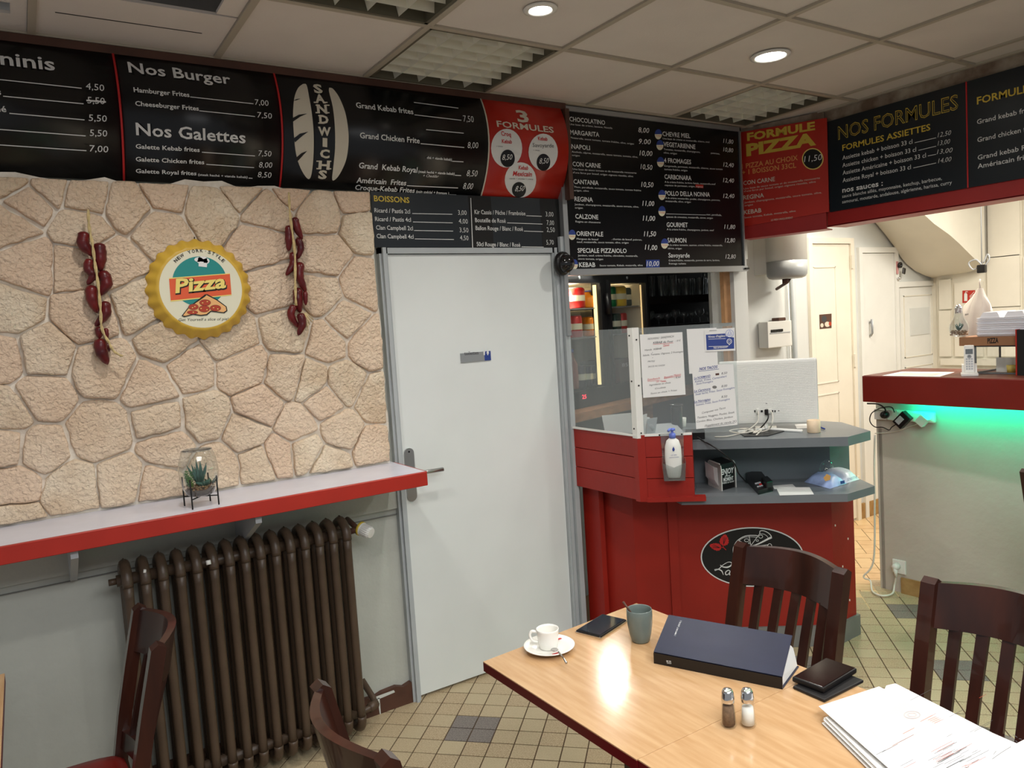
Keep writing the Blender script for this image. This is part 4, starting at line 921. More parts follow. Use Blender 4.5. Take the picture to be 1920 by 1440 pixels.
# ================================================================== KIOSK COUNTER
kc = thing('kiosk_counter', 'red panelled kiosk counter with two grey counter slabs and oval black logo', 'counter', (2.9, 2.6, 0))
PC = Vector((3.274, 2.263, 0)); DC = Vector((.79, -.615, 0)).normalized(); PB = Vector((2.51, 2.857, 0)); NC = Vector((-.615, -.79, 0)).normalized()
PB = PC-DC*.968
MB().prism([(2.42, 3.13), (PB.x, PB.y), (PC.x, PC.y), (3.462, 2.268), (3.52, 2.47), (2.95, 3.08)], .0, .818).build('red_body', 'redpaint', kc)
g = .012
MB().prism([(2.41, 3.12), (PB.x-g, PB.y-.004), (PC.x-.004, PC.y-g*1.3), (3.475, 2.255), (3.53, 2.47)], 0, .105).build('plinth', 'plinth', kc)
for t in (.775, .005):
    a = PC-DC*t; MB().extrude([a-DC*.022+NC*.001, a+DC*.022+NC*.001, a+DC*.022+NC*.014, a-DC*.022+NC*.014], (0, 0, .80)).build('batten', 'redpaint', kc) if t > .5 else None
MB().box(2.41, 2.44, 3.0, 3.13, .0, .84).build('side_batten', 'redpaint', kc)
MB().prism([(PB.x+.1, PB.y-.06), (PC.x, PC.y), (3.44, 2.268), (3.45, 2.30), (3.28, 2.30), (PB.x+.14, PB.y-.02)], .848, 1.062).build('back_panel', 'greyd', kc)
MB().prism([(2.56, 2.545), (3.066, 2.025), (3.259, 2.038), (3.43, 2.30), (3.40, 2.52), (2.95, 3.0), (2.62, 2.9)], 1.058, 1.100).build('upper_slab', 'grey', kc)
MB().prism([(2.50, 2.505), (3.026, 2.009), (3.236, 2.010), (3.43, 2.30), (3.34, 2.5), (2.9, 2.9), (2.6, 2.75)], .814, .850).build('lower_slab', 'grey', kc)
# overhanging planked box
K0 = Vector((2.352, 2.619, 0)); DK = Vector((.738, -.675, 0)).normalized(); NK = Vector((-.675, -.738, 0)).normalized(); KL = .245
zz = [(1.148, 1.046), (1.043, .946), (.943, .842)]
for za, zb in zz:
    MB().rbox(2.352, 2.372, 2.64, 3.125, zb, za, .0015, 1).build('plank', 'redpaint', kc)
    a, b = K0+DK*.02, K0+DK*KL; MB().extrude([(a.x, a.y, zb), (b.x, b.y, zb), (b.x-NK.x*.02, b.y-NK.y*.02, zb), (a.x-NK.x*.02, a.y-NK.y*.02, zb)], (0, 0, za-zb)).build('plank', 'redpaint', kc)
MB().prism([(2.347, 2.645), (2.347, 2.616), (2.372, 2.592), (2.39, 2.61), (2.37, 2.645)], .838, 1.15).build('corner_post', 'redpaint', kc)
b = K0+DK*KL
MB().prism([(2.372, 3.125), (2.372, 2.64), (b.x-NK.x*.02, b.y-NK.y*.02), (2.70, 2.60), (2.66, 2.85), (2.6, 3.12)], .845, .865).prism([(2.372, 3.125), (2.372, 2.64), (b.x-NK.x*.02, b.y-NK.y*.02), (2.66, 2.60), (2.66, 2.85), (2.6, 3.12)], 1.06, 1.075).build('inner_desk', 'greyd', kc)
a, c = K0+DK*.03, K0+DK*(KL+.05); MB().extrude([(a.x+NK.x*.012, a.y+NK.y*.012, .836), (c.x+NK.x*.012, c.y+NK.y*.012, .836), (c.x-NK.x*.03, c.y-NK.y*.03, .836), (a.x-NK.x*.03, a.y-NK.y*.03, .836)], (0, 0, .022)).build('bottom_lip', 'redpaint', kc)
e_ = b-NK*.02; MB().prism([(b.x, b.y), (b.x+.008, b.y+.006), (2.70, 2.61), (2.69, 2.60)], .85, 1.148).build('end_board', 'redpaint', kc)
# white nails/chips on the red front
SCk = Surf(PC+NC*.001, DC)
ch = Ink(SCk)
for x, y in ((1500, 1065), (1566, 985), (1590, 1010), (1580, 1062), (1568, 1113), (1592, 1082), (1593, 1125), (1518, 1170)): ch.poly([(x-1, y-2), (x+1, y-2), (x+1.2, y+2), (x-1, y+2)], 'cream_print')
ch.done(kc, {'cream_print': 'paint_chips'})
# oval logo
lg = thing('oval_logo', 'black oval pizzeria logo with white outline and red leaves on the red kiosk front', 'logo', tuple(PC-DC*.4+Vector((0, 0, .5))))
ik = Ink(SCk, (1300, 980, .114583))
ik.disc(965, 560, 845, 488, 'white', .001, 60); ik.disc(965, 560, 825, 468, 'blackm', .002, 60)
def leaf(cx, cy, rx, ry, rot):
    pts = []
    for i in range(26):
        a = 2*PI*i/26; r = 1-.13*(i % 2)+.12*max(0, math.cos(a))**6; x, y = rx*r*math.cos(a), ry*r*math.sin(a)*(1-.25*math.cos(a)); pts.append((cx+x*math.cos(rot)-y*math.sin(rot), cy+x*math.sin(rot)+y*math.cos(rot)))
    ik.poly(pts, 'redprint', .003)
    for k in (-.5, 0, .5):
        ik.stroke([(cx-rx*.7*math.cos(rot), cy-rx*.7*math.sin(rot)), (cx+rx*.6*math.cos(rot+k), cy+rx*.6*math.sin(rot+k))], 7, 'blackm', .0036, 2)
leaf(505, 285, 92, 78, -PI/2+.15); leaf(365, 390, 98, 62, PI+.25)
ik.stroke([(440, 400), (490, 405), (535, 445)], 10, 'redprint', .003); ik.stroke([(490, 350), (488, 400)], 9, 'redprint', .003)
ik.stroke([(650, 500), (655, 400), (720, 290), (850, 215), (1000, 205), (1060, 215)], 12, 'white', .003)
ik.stroke([(740, 290), (830, 240), (950, 228), (1050, 240)], 7, 'white', .003)
ik.stroke([(740, 290), (960, 375), (1280, 235)], [10, 16, 34], 'white', .003, 6); ik.stroke([(910, 215), (940, 370)], 9, 'white', .003); ik.stroke([(940, 370), (1085, 175)], 9, 'white', .003)
ik.stroke([(1085, 180), (1090, 135), (1150, 130), (1230, 170), (1275, 225), (1262, 262)], 12, 'white', .003); ik.stroke([(1085, 178), (1150, 185), (1200, 215), (1225, 255)], 7, 'white', .003)
ik.ring(870, 285, 36, 24, 8, 'white', .003); ik.ring(1100, 225, 32, 26, 8, 'white', .003); ik.ring(1045, 290, 20, 14, 7, 'white', .003); ik.ring(915, 330, 18, 12, 7, 'white', .003)
ik.stroke([(1210, 385), (1230, 345), (1270, 350), (1285, 400)], 9, 'white', .003); ik.stroke([(1000, 375), (1120, 372), (1215, 360)], 12, 'white', .003)
ik.stroke([(440, 690), (480, 720), (560, 725), (620, 690), (620, 650), (560, 645), (470, 700), (420, 750), (350, 775)], [10, 16, 24, 18, 12, 8, 10, 14, 26], 'white', .003)
ik.stroke([(345, 772), (400, 760), (460, 785), (490, 850)], [26, 14, 18, 8], 'white', .003)
ik.stroke([(600, 790), (570, 775), (525, 810), (535, 850), (575, 835), (600, 790), (590, 850), (640, 830)], [10, 12, 16, 14, 10, 12, 14, 6], 'white', .003)
ik.stroke([(820, 915), (870, 890), (890, 920), (920, 895), (930, 922), (985, 905)], [6, 14, 16, 10, 16, 5], 'white', .003)
ik.done(lg, {'white': 'white_outline', 'blackm': 'black_oval', 'redprint': 'leaf'})

# ---- glass screens and corner post of the kiosk
ZT = 1.642
gs = thing('protective_screen', 'clear acrylic screen with white corner post standing on the red planked kiosk', 'screen', (K0.x, K0.y, 1.15))
MB().box(2.356, 2.360, 2.645, 3.09, 1.15, ZT+.0).build('side_pane', 'pane', gs)
sK = Surf(K0+NK*0, DK); SE = sK.hit(1386, 790)[0]
a, c = K0-NK*.006+DK*.02, K0-NK*.006+DK*SE
MB().extrude([(a.x, a.y, 1.15), (c.x, c.y, 1.15), (c.x-NK.x*.004, c.y-NK.y*.004, 1.15), (a.x-NK.x*.004, a.y-NK.y*.004, 1.15)], (0, 0, ZT-1.15)).build('front_pane', 'pane', gs)
mp_ = MB(); mp_.box(2.346, 2.352, 2.612, 2.645, 1.135, ZT+.003); a = K0+NK*.006; c = a+DK*.03
mp_.extrude([(a.x, a.y, 1.135), (c.x, c.y, 1.135), (c.x-NK.x*.006, c.y-NK.y*.006, 1.135), (a.x-NK.x*.006, a.y-NK.y*.006, 1.135)], (0, 0, ZT+.003-1.135)).build('corner_profile', 'plastic', gs)
mr = MB(); mr.box(2.344, 2.350, 2.62, 3.125, 1.143, 1.153); a, c = K0+NK*.005, K0+NK*.005+DK*KL
mr.extrude([(a.x, a.y, 1.143), (c.x, c.y, 1.143), (c.x-NK.x*.01, c.y-NK.y*.01, 1.143), (a.x-NK.x*.01, a.y-NK.y*.01, 1.143)], (0, 0, .01)).build('base_profile', 'plastic', gs)
sc = MB()
for z in (1.18, 1.40, 1.61):
    sc.lathe([(.0001, .003), (.004, .002), (.004, 0)], (2.346, 2.632, z), 8, Matrix.Rotation(-PI/2, 4, 'Y')); q = K0+NK*.007+DK*.018; sc.lathe([(.0001, .003), (.004, .002), (.004, 0)], (q.x, q.y, z-.02), 8, NK.to_track_quat('Z', 'Y').to_matrix().to_4x4())
for k in (.1, .2): q = K0+NK*.006+DK*k; sc.lathe([(.0001, .003), (.004, .002), (.004, 0)], (q.x, q.y, 1.148), 8, NK.to_track_quat('Z', 'Y').to_matrix().to_4x4())
sc.build('screw', 'blackm', gs)
SP = Surf(K0-NK*.004, DK, eps=0); ZN = (1180, 600, .152778)
def sheet(name, label, cat, corners, m, eps, win=ZN, surf=SP, th=.0006, group=None):
    q = [surf.hit(win[0]+x*win[2], win[1]+y*win[2]) for x, y in corners]; P = [surf.p(a, b, eps) for a, b in q]
    t = thing(name, label, cat, tuple(P[3]), group); MB().extrude(P, -surf.N*th).build('sheet', m, t); return t
p1 = sheet('paper_notice', 'handwritten white notice nearest the white corner post, black and red writing', 'paper', [(128, 180), (650, 148), (690, 915), (170, 955)], 'paper', .003)
ik = Ink(SP, ZN)
def hw(t, a, b, c, d, h, k='darkprint', e=.0035, bd=0): ik.text(t, a, b, c, d, h, k, bd, .3, e=e)
hw('NOUVEAU  SANDWICH', 225, 245, 548, 212, 26); hw('KEBAB du Four', 290, 292, 540, 272, 26, bd=.01); hw(': 10 €', 560, 268, 630, 260, 22); hw('Maison', 415, 318, 490, 308, 20, 'redprint')
ik.line(290, 298, 540, 278, 4, 'redprint', .0035); ik.line(415, 322, 490, 312, 4, 'redprint', .0035)
hw('Viande  KEBAB', 190, 380, 395, 358, 22); hw('Salade, Tomates, Oignons, 2 Fromages', 165, 445, 660, 395, 22); hw('+', 275, 405, 290, 403, 12); hw('+', 278, 470, 293, 468, 12); hw('FRITES', 225, 518, 315, 512, 18); hw('SAUCE AU CHOIX', 230, 582, 440, 562, 20)
hw('Sandwich', 220, 745, 375, 725, 28, 'redprint'); hw('Baguette Maison', 425, 715, 632, 675, 24, 'redprint'); hw('du Four', 330, 765, 455, 748, 20, 'redprint'); hw(': 8,50', 550, 718, 630, 708, 20)
ik.line(225, 750, 375, 738, 4, 'redprint', .0035); ik.line(425, 718, 632, 680, 4, 'redprint', .0035); ik.line(390, 755, 455, 752, 4, 'redprint', .0035)
hw('Ingrédients au choix', 245, 808, 510, 775, 22); hw('Crudités', 315, 850, 448, 832, 20); hw('Sauce au choix + Frites', 260, 912, 585, 868, 22)
ik.done(p1)
p2 = sheet('paper_notice', 'blank white sheet behind the blue card and the tacos list', 'paper', [(703, 112), (1068, 95), (1090, 640), (735, 660)], 'paper', .0015)
p3 = sheet('paper_notice', 'handwritten white price list headed Nos Tacos in blue ink', 'paper', [(765, 555), (1275, 540), (1325, 1285), (820, 1338)], 'paper', .0035)
ik = Ink(SP, ZN); E3 = .004
def hb(t, a, b, c, d, h, k='blueprint', bd=.0): ik.text(t, a, b, c, d, h, k, bd, .25, e=E3)
hb('NOS TACOS', 858, 618, 1083, 588, 34, bd=.03); ik.line(850, 628, 1100, 598, 5, 'blueprint', E3)
for t, y, pr in (('Le NORMAND', 728, '8,50'), ('Le Carnivore', 885, '8,00'), ('Le Norvégien', 1015, '8,50')):
    hb(t, 795, y, 995, y-32, 28, bd=.015); ik.line(795, y+6, 995, y-26, 4, 'blueprint', E3); hb(pr, 1130, y-60, 1200, y-68, 28, 'darkprint')
for t, a, b, c, d in (('Kebab, Frites, Camembert', 805, 768, 1195, 698), ('Sauce Fromagère', 820, 795, 1025, 762), ('Steak haché, Frites, Sauce Fromagère', 810, 925, 1290, 838), ('Saumon, Frites, Sauce Fromagère', 815, 1055, 1230, 978), ('Composez vos Tacos', 890, 1150, 1180, 1085), ('Tenders, Nuggets, Poulet, Steak', 835, 1210, 1290, 1140), ('Cordon Bleu, Chicken, Jambon', 825, 1258, 1270, 1195), ('(Supplément de viande 2€)', 925, 1308, 1315, 1250)): hb(t, a, b, c, d, 25, 'darkprint' if b > 1060 else 'blueprint')
ik.line(945, 1312, 1290, 1262, 4, 'darkprint', E3); ik.poly([(1055, 655), (1100, 650), (1102, 675), (1057, 680)], 'brown', E3); ik.disc(1045, 823, 28, 18, 'plinth', E3)
ik.done(p3)
p4 = sheet('hygiene_card', 'blue and white hygiene certificate card taped to the top right of the screen', 'card', [(918, 118), (1290, 95), (1300, 375), (932, 388)], 'paper', .005)
ik = Ink(SP, ZN); ik.poly([(938, 180), (1175, 165), (1180, 200), (1283, 215), (1285, 350), (948, 368)], 'blueprint', .0056)
ik.text("Niveau d'hygiène", 968, 218, 1172, 205, 28, 'paper', .01, e=.0062); ik.text('TRES SATISFAISANT', 1030, 352, 1208, 340, 20, 'paper', .02, e=.0062)
ik.line(968, 232, 1180, 224, 5, 'paper', .0062); ik.line(972, 322, 1215, 316, 5, 'paper', .0062)
ik.disc(1225, 262, 32, 34, 'paper', .0062); ik.disc(1225, 262, 24, 26, 'blueprint', .0068); ik.poly([(1210, 288), (1240, 288), (1225, 310)], 'paper', .0062); ik.ring(1225, 262, 14, 14, 4, 'paper', .0074)
ik.disc(1228, 165, 48, 48, 'paper', .0074); ik.ring(1228, 165, 46, 46, 4, 'bluelt', .008); ik.stroke([(1200, 185), (1228, 130), (1256, 185), (1200, 185)], 4, 'bluelt', .008, 2); ik.ring(1228, 168, 12, 12, 3, 'bluelt', .008)
ik.line(980, 130, 1070, 125, 4, 'darkprint', .0062)
ik.done(p4, {'blueprint': 'blue_panel', 'paper': 'lettering', 'bluelt': 'seal', 'darkprint': 'small_lettering'})

# ---- things behind the screen
SD_ = Surf((2.45, 2.90, 0), (1, -.15, 0), eps=0)
def standing(label, pts, m='paper', e=0, g='loose papers standing behind the kiosk screen'):
    q = [SD_.hit(x, y) for x, y in pts]; P = [SD_.p(a, b, e) for a, b in q]
    t = thing('paper_sheet', label, 'paper', tuple(P[-1]), g); MB().extrude(P, -SD_.N*.004).build('sheet', m, t); return t
standing('large blank white sheet leaning inside the kiosk left of the corner post', [(1127, 779), (1181, 774), (1190, 812), (1133, 812)], e=.01)
standing('white sheet just right of the corner post inside the kiosk', [(1190, 779), (1207, 775), (1204, 814), (1188, 814)], e=.03)
standing('small translucent white sheet beside the grey desk telephone', [(1204, 784), (1222, 781), (1217, 814), (1202, 814)], 'greyplastic', .05)
q = SD_.hit(1237, 806); pt = SD_.p(q[0], 0, .02); tb = Vector((pt.x, pt.y, 1.076))
dt = thing('desk_telephone', 'grey desk telephone behind the kiosk screen', 'telephone', tuple(tb))
RT = Matrix.Translation(tb) @ Matrix.Rotation(-.5, 4, 'Z')
MB().extrude([RT @ Vector(v) for v in ((-.09, -.07, 0), (-.09, .07, 0), (-.09, .07, .055), (-.09, -.07, .025))], (RT.to_3x3() @ Vector((.18, 0, 0)))).build('base', 'greyplastic', dt)
MB().tube([RT @ Vector(v) for v in ((-.075, -.06, .055), (-.065, -.02, .07), (-.06, .04, .085), (-.065, .08, .075))], [.02, .014, .014, .02], 10).build('handset', 'greyplastic', dt)
q = SD_.hit(1270, 806); pt = SD_.p(q[0], 0, .0)
fk = thing('thermos_flask', 'dark cylindrical flask behind the screen left of the tacos list', 'flask', (pt.x, pt.y, 1.076))
MB().lathe([(.0001, 0), (.027, 0), (.029, .01), (.029, .135), (.024, .145)], (pt.x, pt.y, 1.076), 20).build('body', 'blackpl', fk); MB().lathe([(.03, .143), (.034, .146), (.034, .152), (.0001, .156)], (pt.x, pt.y, 1.076), 20).build('lid', 'blackpl', fk)
q = SD_.hit(1288, 806); pt = SD_.p(q[0], 0, -.05)
wc = thing('paper_cup', 'small white cup right of the dark flask behind the screen', 'cup', (pt.x, pt.y, 1.076))
MB().lathe([(.0001, 0), (.024, 0), (.03, .07), (.028, .07), (.022, .004), (.0001, .004)], (pt.x, pt.y, 1.076), 20).build('body', 'plastic', wc)

# ---- monitor
yaw_m = math.radians(50); Sm = Vector((math.cos(yaw_m), -math.sin(yaw_m), 0)); Om = Vector((3.03, 2.44, 0)); SM = Surf(Om, Sm, eps=0)
mn = thing('desktop_monitor', 'back of a large white all-in-one desktop computer on the grey upper counter', 'computer', (3.05, 2.45, 1.1))
c0, c1 = SM.hit(1347, 678), SM.hit(1532, 669); z0, z1 = SM.hit(1440, 795)[1], max(c0[1], c1[1])-.004
MTX = Matrix((( Sm.x, -SM.N.x, 0, Om.x), (Sm.y, -SM.N.y, 0, Om.y), (0, 0, 1, 0), (0, 0, 0, 1)))
MB().rbox(c0[0], c1[0], -.0, .035, z0, z1, .012, 3, MTX).build('rear_shell', 'plastic', mn)
MB().box(c0[0]+.01, c1[0]-.01, .034, .037, z0+.01, z1-.01, MTX).build('screen_glass', 'screen', mn)
rib = MB()
for k in range(34): z = z0+.02+k*(z1-z0-.04)/33; rib.box(c0[0]+.012, c1[0]-.012, -.0008, .002, z-.0012, z+.0012, MTX)
tag(rib.build('ventilation_ribs', 'plastic', mn))
ik = Ink(SM, (1180, 600, .25))
for x in (937, 985, 1070, 1088): ik.poly([(x, 676), (x+(16 if x == 985 else 9), 676), (x+(16 if x == 985 else 9), 692), (x, 692)], 'blackm', .002)
ik.disc(1120, 680, 4, 4, 'blackm', .002); ik.poly([(1022, 624), (1034, 624), (1034, 628), (1022, 628)], 'blackm', .002); ik.done(mn, {'blackm': 'ports'})
MB().tube([MTX @ Vector((.0, .02, z0+.02)), MTX @ Vector((0, -.0, 1.12)), MTX @ Vector((0, -.02, 1.106))], .01, 10).tube([MTX @ Vector((-.13, -.08, 1.106)), MTX @ Vector((0, -.01, 1.108)), MTX @ Vector((.16, -.09, 1.106))], .0075, 8).box(-.05, .05, .02, .09, 1.1, 1.108, MTX).build('stand', 'plastic', mn)
SU = lambda px, py, z=1.101: atZ(px, py, z)
def cable(name, label, pts, r, m, n=6):
    t = thing(name, label, 'cable', tuple(pts[-1])); MB().tube(spl(pts, n), r, 7).build('cord', m, t)
    return t
pp = lambda x, y, e=.004: SM.p(*SM.hit(1180+x*.25, 600+y*.25), e)
c = cable('power_cable', 'white cable from the left monitor port trailing over the counter', [pp(965, 680), pp(968, 700, .03), SM.p(*SM.hit(1419, 790), .05), SU(1395, 810, 1.106), SU(1365, 818, 1.105), SU(1340, 819, 1.104)], .0032, 'cable')
MB().rbox(-.008, .008, -.006, .006, -.012, .012, .002, 1, Matrix.Translation(pp(965, 684, .006))).build('plug', 'plastic', c)
c = cable('power_cable', 'black cable from the middle monitor port', [pp(1030, 682), pp(1040, 705, .03), SM.p(*SM.hit(1438, 785), .05), SU(1425, 803, 1.107), SU(1405, 812, 1.106)], .0032, 'blackpl')
MB().rbox(-.009, .009, -.007, .007, -.014, .014, .002, 1, Matrix.Translation(pp(1030, 690, .007))).build('plug', 'blackpl', c)
c = cable('power_cable', 'white cable from the right monitor port looping to the counter', [pp(1060, 680), pp(1072, 700, .03), SM.p(*SM.hit(1447, 790), .06), SU(1440, 806, 1.107), SU(1412, 812, 1.109), SU(1428, 806, 1.112), SU(1418, 816, 1.104)], .0032, 'cable')
MB().rbox(-.008, .008, -.006, .006, -.012, .012, .002, 1, Matrix.Translation(pp(1055, 684, .006))).build('plug', 'plastic', c)
cable('power_cable', 'bundle of white cables lying left of the monitor stand', [SU(1372, 806, 1.108), SU(1400, 803, 1.113), SU(1418, 807, 1.112), SU(1390, 812, 1.112), SU(1368, 808, 1.111), SU(1392, 804, 1.117), SU(1422, 811, 1.109)], .003, 'cable')
ml = MB(); P = [SU(1385, 811), SU(1425, 800), SU(1480, 806), SU(1440, 818), SU(1395, 819)]; tm = thing('desk_mat', 'thin black mat under the white cables on the counter', 'mat', tuple(P[0])); ml.extrude(P, (0, 0, .003)).build('mat', 'blackpl', tm)
p = SU(1528, 812, 1.1)+Vector((.012, .014, 0))
cd = thing('candle_cup', 'small cream marbled candle cup on the grey counter right of the monitor', 'candle', tuple(p))
MB().lathe([(.0001, 0), (.027, 0), (.030, .004), (.030, .058), (.027, .060), (.026, .052), (.0001, .050)], p, 28).build('cup', 'wax', cd)
a, b2_ = SU(1538, 803), SU(1546, 806); pn = thing('pen', 'blue pen lying behind the cream candle cup', 'pen', tuple(a)); MB().tube([a+Vector((0, 0, .005)), b2_+Vector((0, 0, .005))], .004, 8).build('barrel', 'blueprint', pn)
P = [SU(1490, 796), SU(1512, 795), SU(1517, 803), SU(1494, 804)]; rc = thing('receipt', 'small white slip on the upper counter behind the stand', 'paper', tuple(P[0])); MB().extrude(P, (0, 0, .0008)).build('sheet', 'paper', rc)
a = SU(1304, 826, 1.1); bx = thing('electronic_box', 'small black box at the left end of the grey upper counter', 'electronic device', tuple(a))
Rb = Matrix.Translation(a+Vector((.04, .04, 0))) @ Matrix.Rotation(-.78, 4, 'Z'); MB().rbox(-.045, .045, -.03, .03, 0, .042, .004, 2, Rb).build('body', 'blackpl', bx)

# ---- things on the lower slab
ZL = .850
SL = lambda px, py, z=ZL: atZ(px, py, z)
a, b, c_ = SL(1354, 921), SL(1380, 914), SL(1328, 909)
nd = thing('napkin_dispenser', 'black and white napkin dispenser lettered Enjoy Your Moment on the lower grey shelf', 'napkin dispenser', tuple(a))
ux = (b-a); uy = (c_-a); h = .128
def hexa(mb, o, u, v, z): 
    P = [o, o+u, o+u+v, o+v]; return mb.extrude(P, (0, 0, z))
hexa(MB(), a+uy*.06, ux*.0+ux, uy*.88, h-.004).build('black_body', 'blackpl', nd)
def endplate(o, u, th):
    pts = []; w = u.length; 
    for x, z in ((0, 0), (1, 0), (1, .80), (.96, .93), (.86, 1), (.14, 1), (.04, .93), (0, .80)): pts.append(o+u*x+Vector((0, 0, z*h)))
    return MB().extrude(pts, th)
endplate(a, uy, -ux.normalized()*-.004).build('white_end_plate', 'plastic', nd)
endplate(a+ux, uy, ux.normalized()*.005).build('white_end_plate', 'plastic', nd)
nap = MB()
for k in range(5):
    o = a-ux.normalized()*(.003+.0025*k)+uy*(.2+.04*k)+Vector((0, 0, .02+.006*k)); P = [o, o+uy*.65, o+uy*(.68)+Vector((0, 0, .075)), o+uy*(.05)+Vector((0, 0, .085-.006*k))]; nap.extrude(P, -ux.normalized()*.001)
nap.build('napkins', 'paper', nd)
SN = Surf(a+uy*.055, ux, eps=0); 
if SN.S.dot(ux) < 0: SN.S = -SN.S
ik = Ink(SN, (1180, 600, .25))
ik.text('ENJOY', 688, 1162, 782, 1142, 42, 'paper', .03, .1, e=.0018); ik.text('your', 712, 1177, 760, 1168, 14, 'paper', .02, .2, e=.0018); ik.text('MOMENT', 704, 1212, 778, 1196, 28, 'paper', .03, e=.0018); ik.text('HERE & NOW', 698, 1230, 784, 1214, 13, 'paper', .01, e=.0018)
ik.done(nd)
a = SL(1425, 928)
ct = thing('card_terminal', 'black bank card payment terminal lying on the lower grey shelf', 'card terminal', tuple(a))
u = (SL(1450, 921)-SL(1422, 928)).normalized(); v = (SL(1401, 905)-SL(1422, 928)).normalized(); o = SL(1422, 928)
lu = (SL(1450, 921)-o).length; lv = (SL(1401, 903)-o).length
P = [o, o+u*lu, o+u*lu+v*lv, o+v*lv]; mbx = MB(); nb = [q+Vector((0, 0, zz_)) for q, zz_ in zip(P, (.022, .022, .045, .045))]; mbx.add(P+nb, [(3, 2, 1, 0), (4, 5, 6, 7), (0, 1, 5, 4), (1, 2, 6, 5), (2, 3, 7, 6), (3, 0, 4, 7)]); mbx.build('body', 'blackpl', ct)
MB().rbox(lu*.55, lu, 0, lv*.4, .0, .05, .006, 2, Matrix(((u.x, v.x, 0, o.x), (u.y, v.y, 0, o.y), (0, 0, 1, ZL), (0, 0, 0, 1)))).build('printer_cover', 'blackpl', ct)
kp_ = MB()
for i in range(3):
    for j in range(2): q = o+u*lu*(.12+.13*i)+v*lv*(.15+.16*j); kp_.box(q.x-.004, q.x+.004, q.y-.003, q.y+.003, ZL+.024+.005*j, ZL+.030+.005*j)
kp_.build('keys', 'greyplastic', ct); q = o+u*lu*.35+v*lv*.22; MB().box(q.x-.006, q.x+.006, q.y-.003, q.y+.003, ZL+.026, ZL+.033).build('red_key', 'redprint', ct)
cable('power_cable', 'black cable hanging from the counter edge down to the card terminal', [SU(1308, 820, 1.125), atZ(1318, 824, 1.10)-Vector((.03, .03, 0)), Surf(Vector((2.75, 2.30, 0)), DK, eps=0).p(*Surf(Vector((2.75, 2.30, 0)), DK, eps=0).hit(1345, 842), 0), Surf(Vector((2.75, 2.32, 0)), DK, eps=0).p(*Surf(Vector((2.75, 2.32, 0)), DK, eps=0).hit(1376, 868), 0), Surf(Vector((2.75, 2.34, 0)), DK, eps=0).p(*Surf(Vector((2.75, 2.34, 0)), DK, eps=0).hit(1385, 888), 0), SL(1400, 905, .885)], .0035, 'blackpl')
for lab, P in (('long white receipt slip on the lower grey shelf beside the card terminal', [(1455, 914), (1518, 914), (1526, 927), (1462, 929)]), ('small crumpled receipt behind the long white slip', [(1448, 911), (1486, 908), (1492, 914), (1452, 917)])):
    Q = [SL(*p) for p in P]; t = thing('receipt', lab, 'paper', tuple(Q[0])); MB().extrude(Q, (0, 0, .001)).build('sheet', 'paper', t)
# wipes packet
wp0, wp1, wp2, wp3 = SL(1508, 904), SL(1556, 917), SL(1612, 899), SL(1560, 888)
wt = thing('wipes_packet', 'pale blue and white crumpled packet of wipes on the right end of the lower shelf', 'wipes packet', tuple(wp1))
def pillow(c0, c1, c2, c3, h, n=9, seed=0):
    vs = []; fs = []
    for sgn in (1, 0):
        for i in range(n):
            for j in range(n):
                a, b = i/(n-1), j/(n-1); p = c0*(1-a)*(1-b)+c1*a*(1-b)+c2*a*b+c3*(1-a)*b
                e = (min(1, 5*a*(1-a))*min(1, 5*b*(1-b)))**.6; z = h*e*sgn+mnoise.noise(Vector((a*5, b*5, seed)))*.008*e*sgn+.001*sgn
                vs.append(p+Vector((0, 0, z)))
    for s in (0, 1):
        for i in range(n-1):
            for j in range(n-1): q = s*n*n+i*n+j; fs.append((q, q+n, q+n+1, q+1) if s == 0 else (q, q+1, q+n+1, q+n))
    return MB().add(vs, fs, True)
mid0, mid1 = (wp1*.45+wp2*.55), (wp0*.45+wp3*.55)
pillow(wp0, wp1, mid0, mid1, .045, seed=2).build('blue_half', mat('pale blue packet', (168, 190, 236), .35, noise=.15, nscale=25), wt)
pillow(mid1, mid0, wp2, wp3, .048, seed=5).build('white_half', mat('packet white', (222, 230, 240), .3, noise=.06, nscale=30), wt)
q = (mid0+mid1)/2+(wp3-wp2)*.1; MB().tube(spl([q+Vector((-.02, .03, .045)), q+Vector((0, .03, .075)), q+Vector((.02, .02, .07)), q+Vector((.04, .03, .05))], 4), [.014]*5+[.02]*4+[.02]*4, 8).build('crumpled_seal', 'glass', wt)
SW = Surf((mid0+(wp1-mid0)*.02), (wp2-wp1), eps=0); ik = Ink(SW, (1180, 600, .25)); ik.poly([(1563, 1206), (1596, 1200), (1598, 1224), (1566, 1228)], 'blueprint', .012); ik.text('SENSITIVE', 1615, 1205, 1690, 1185, 22, 'blueprint', 0, e=.012); ik.poly([(1425, 1180), (1450, 1150), (1480, 1165), (1475, 1195), (1440, 1205)], 'peach', .02); ik.done(wt, {'blueprint': 'lettering', 'peach': 'face_print'})

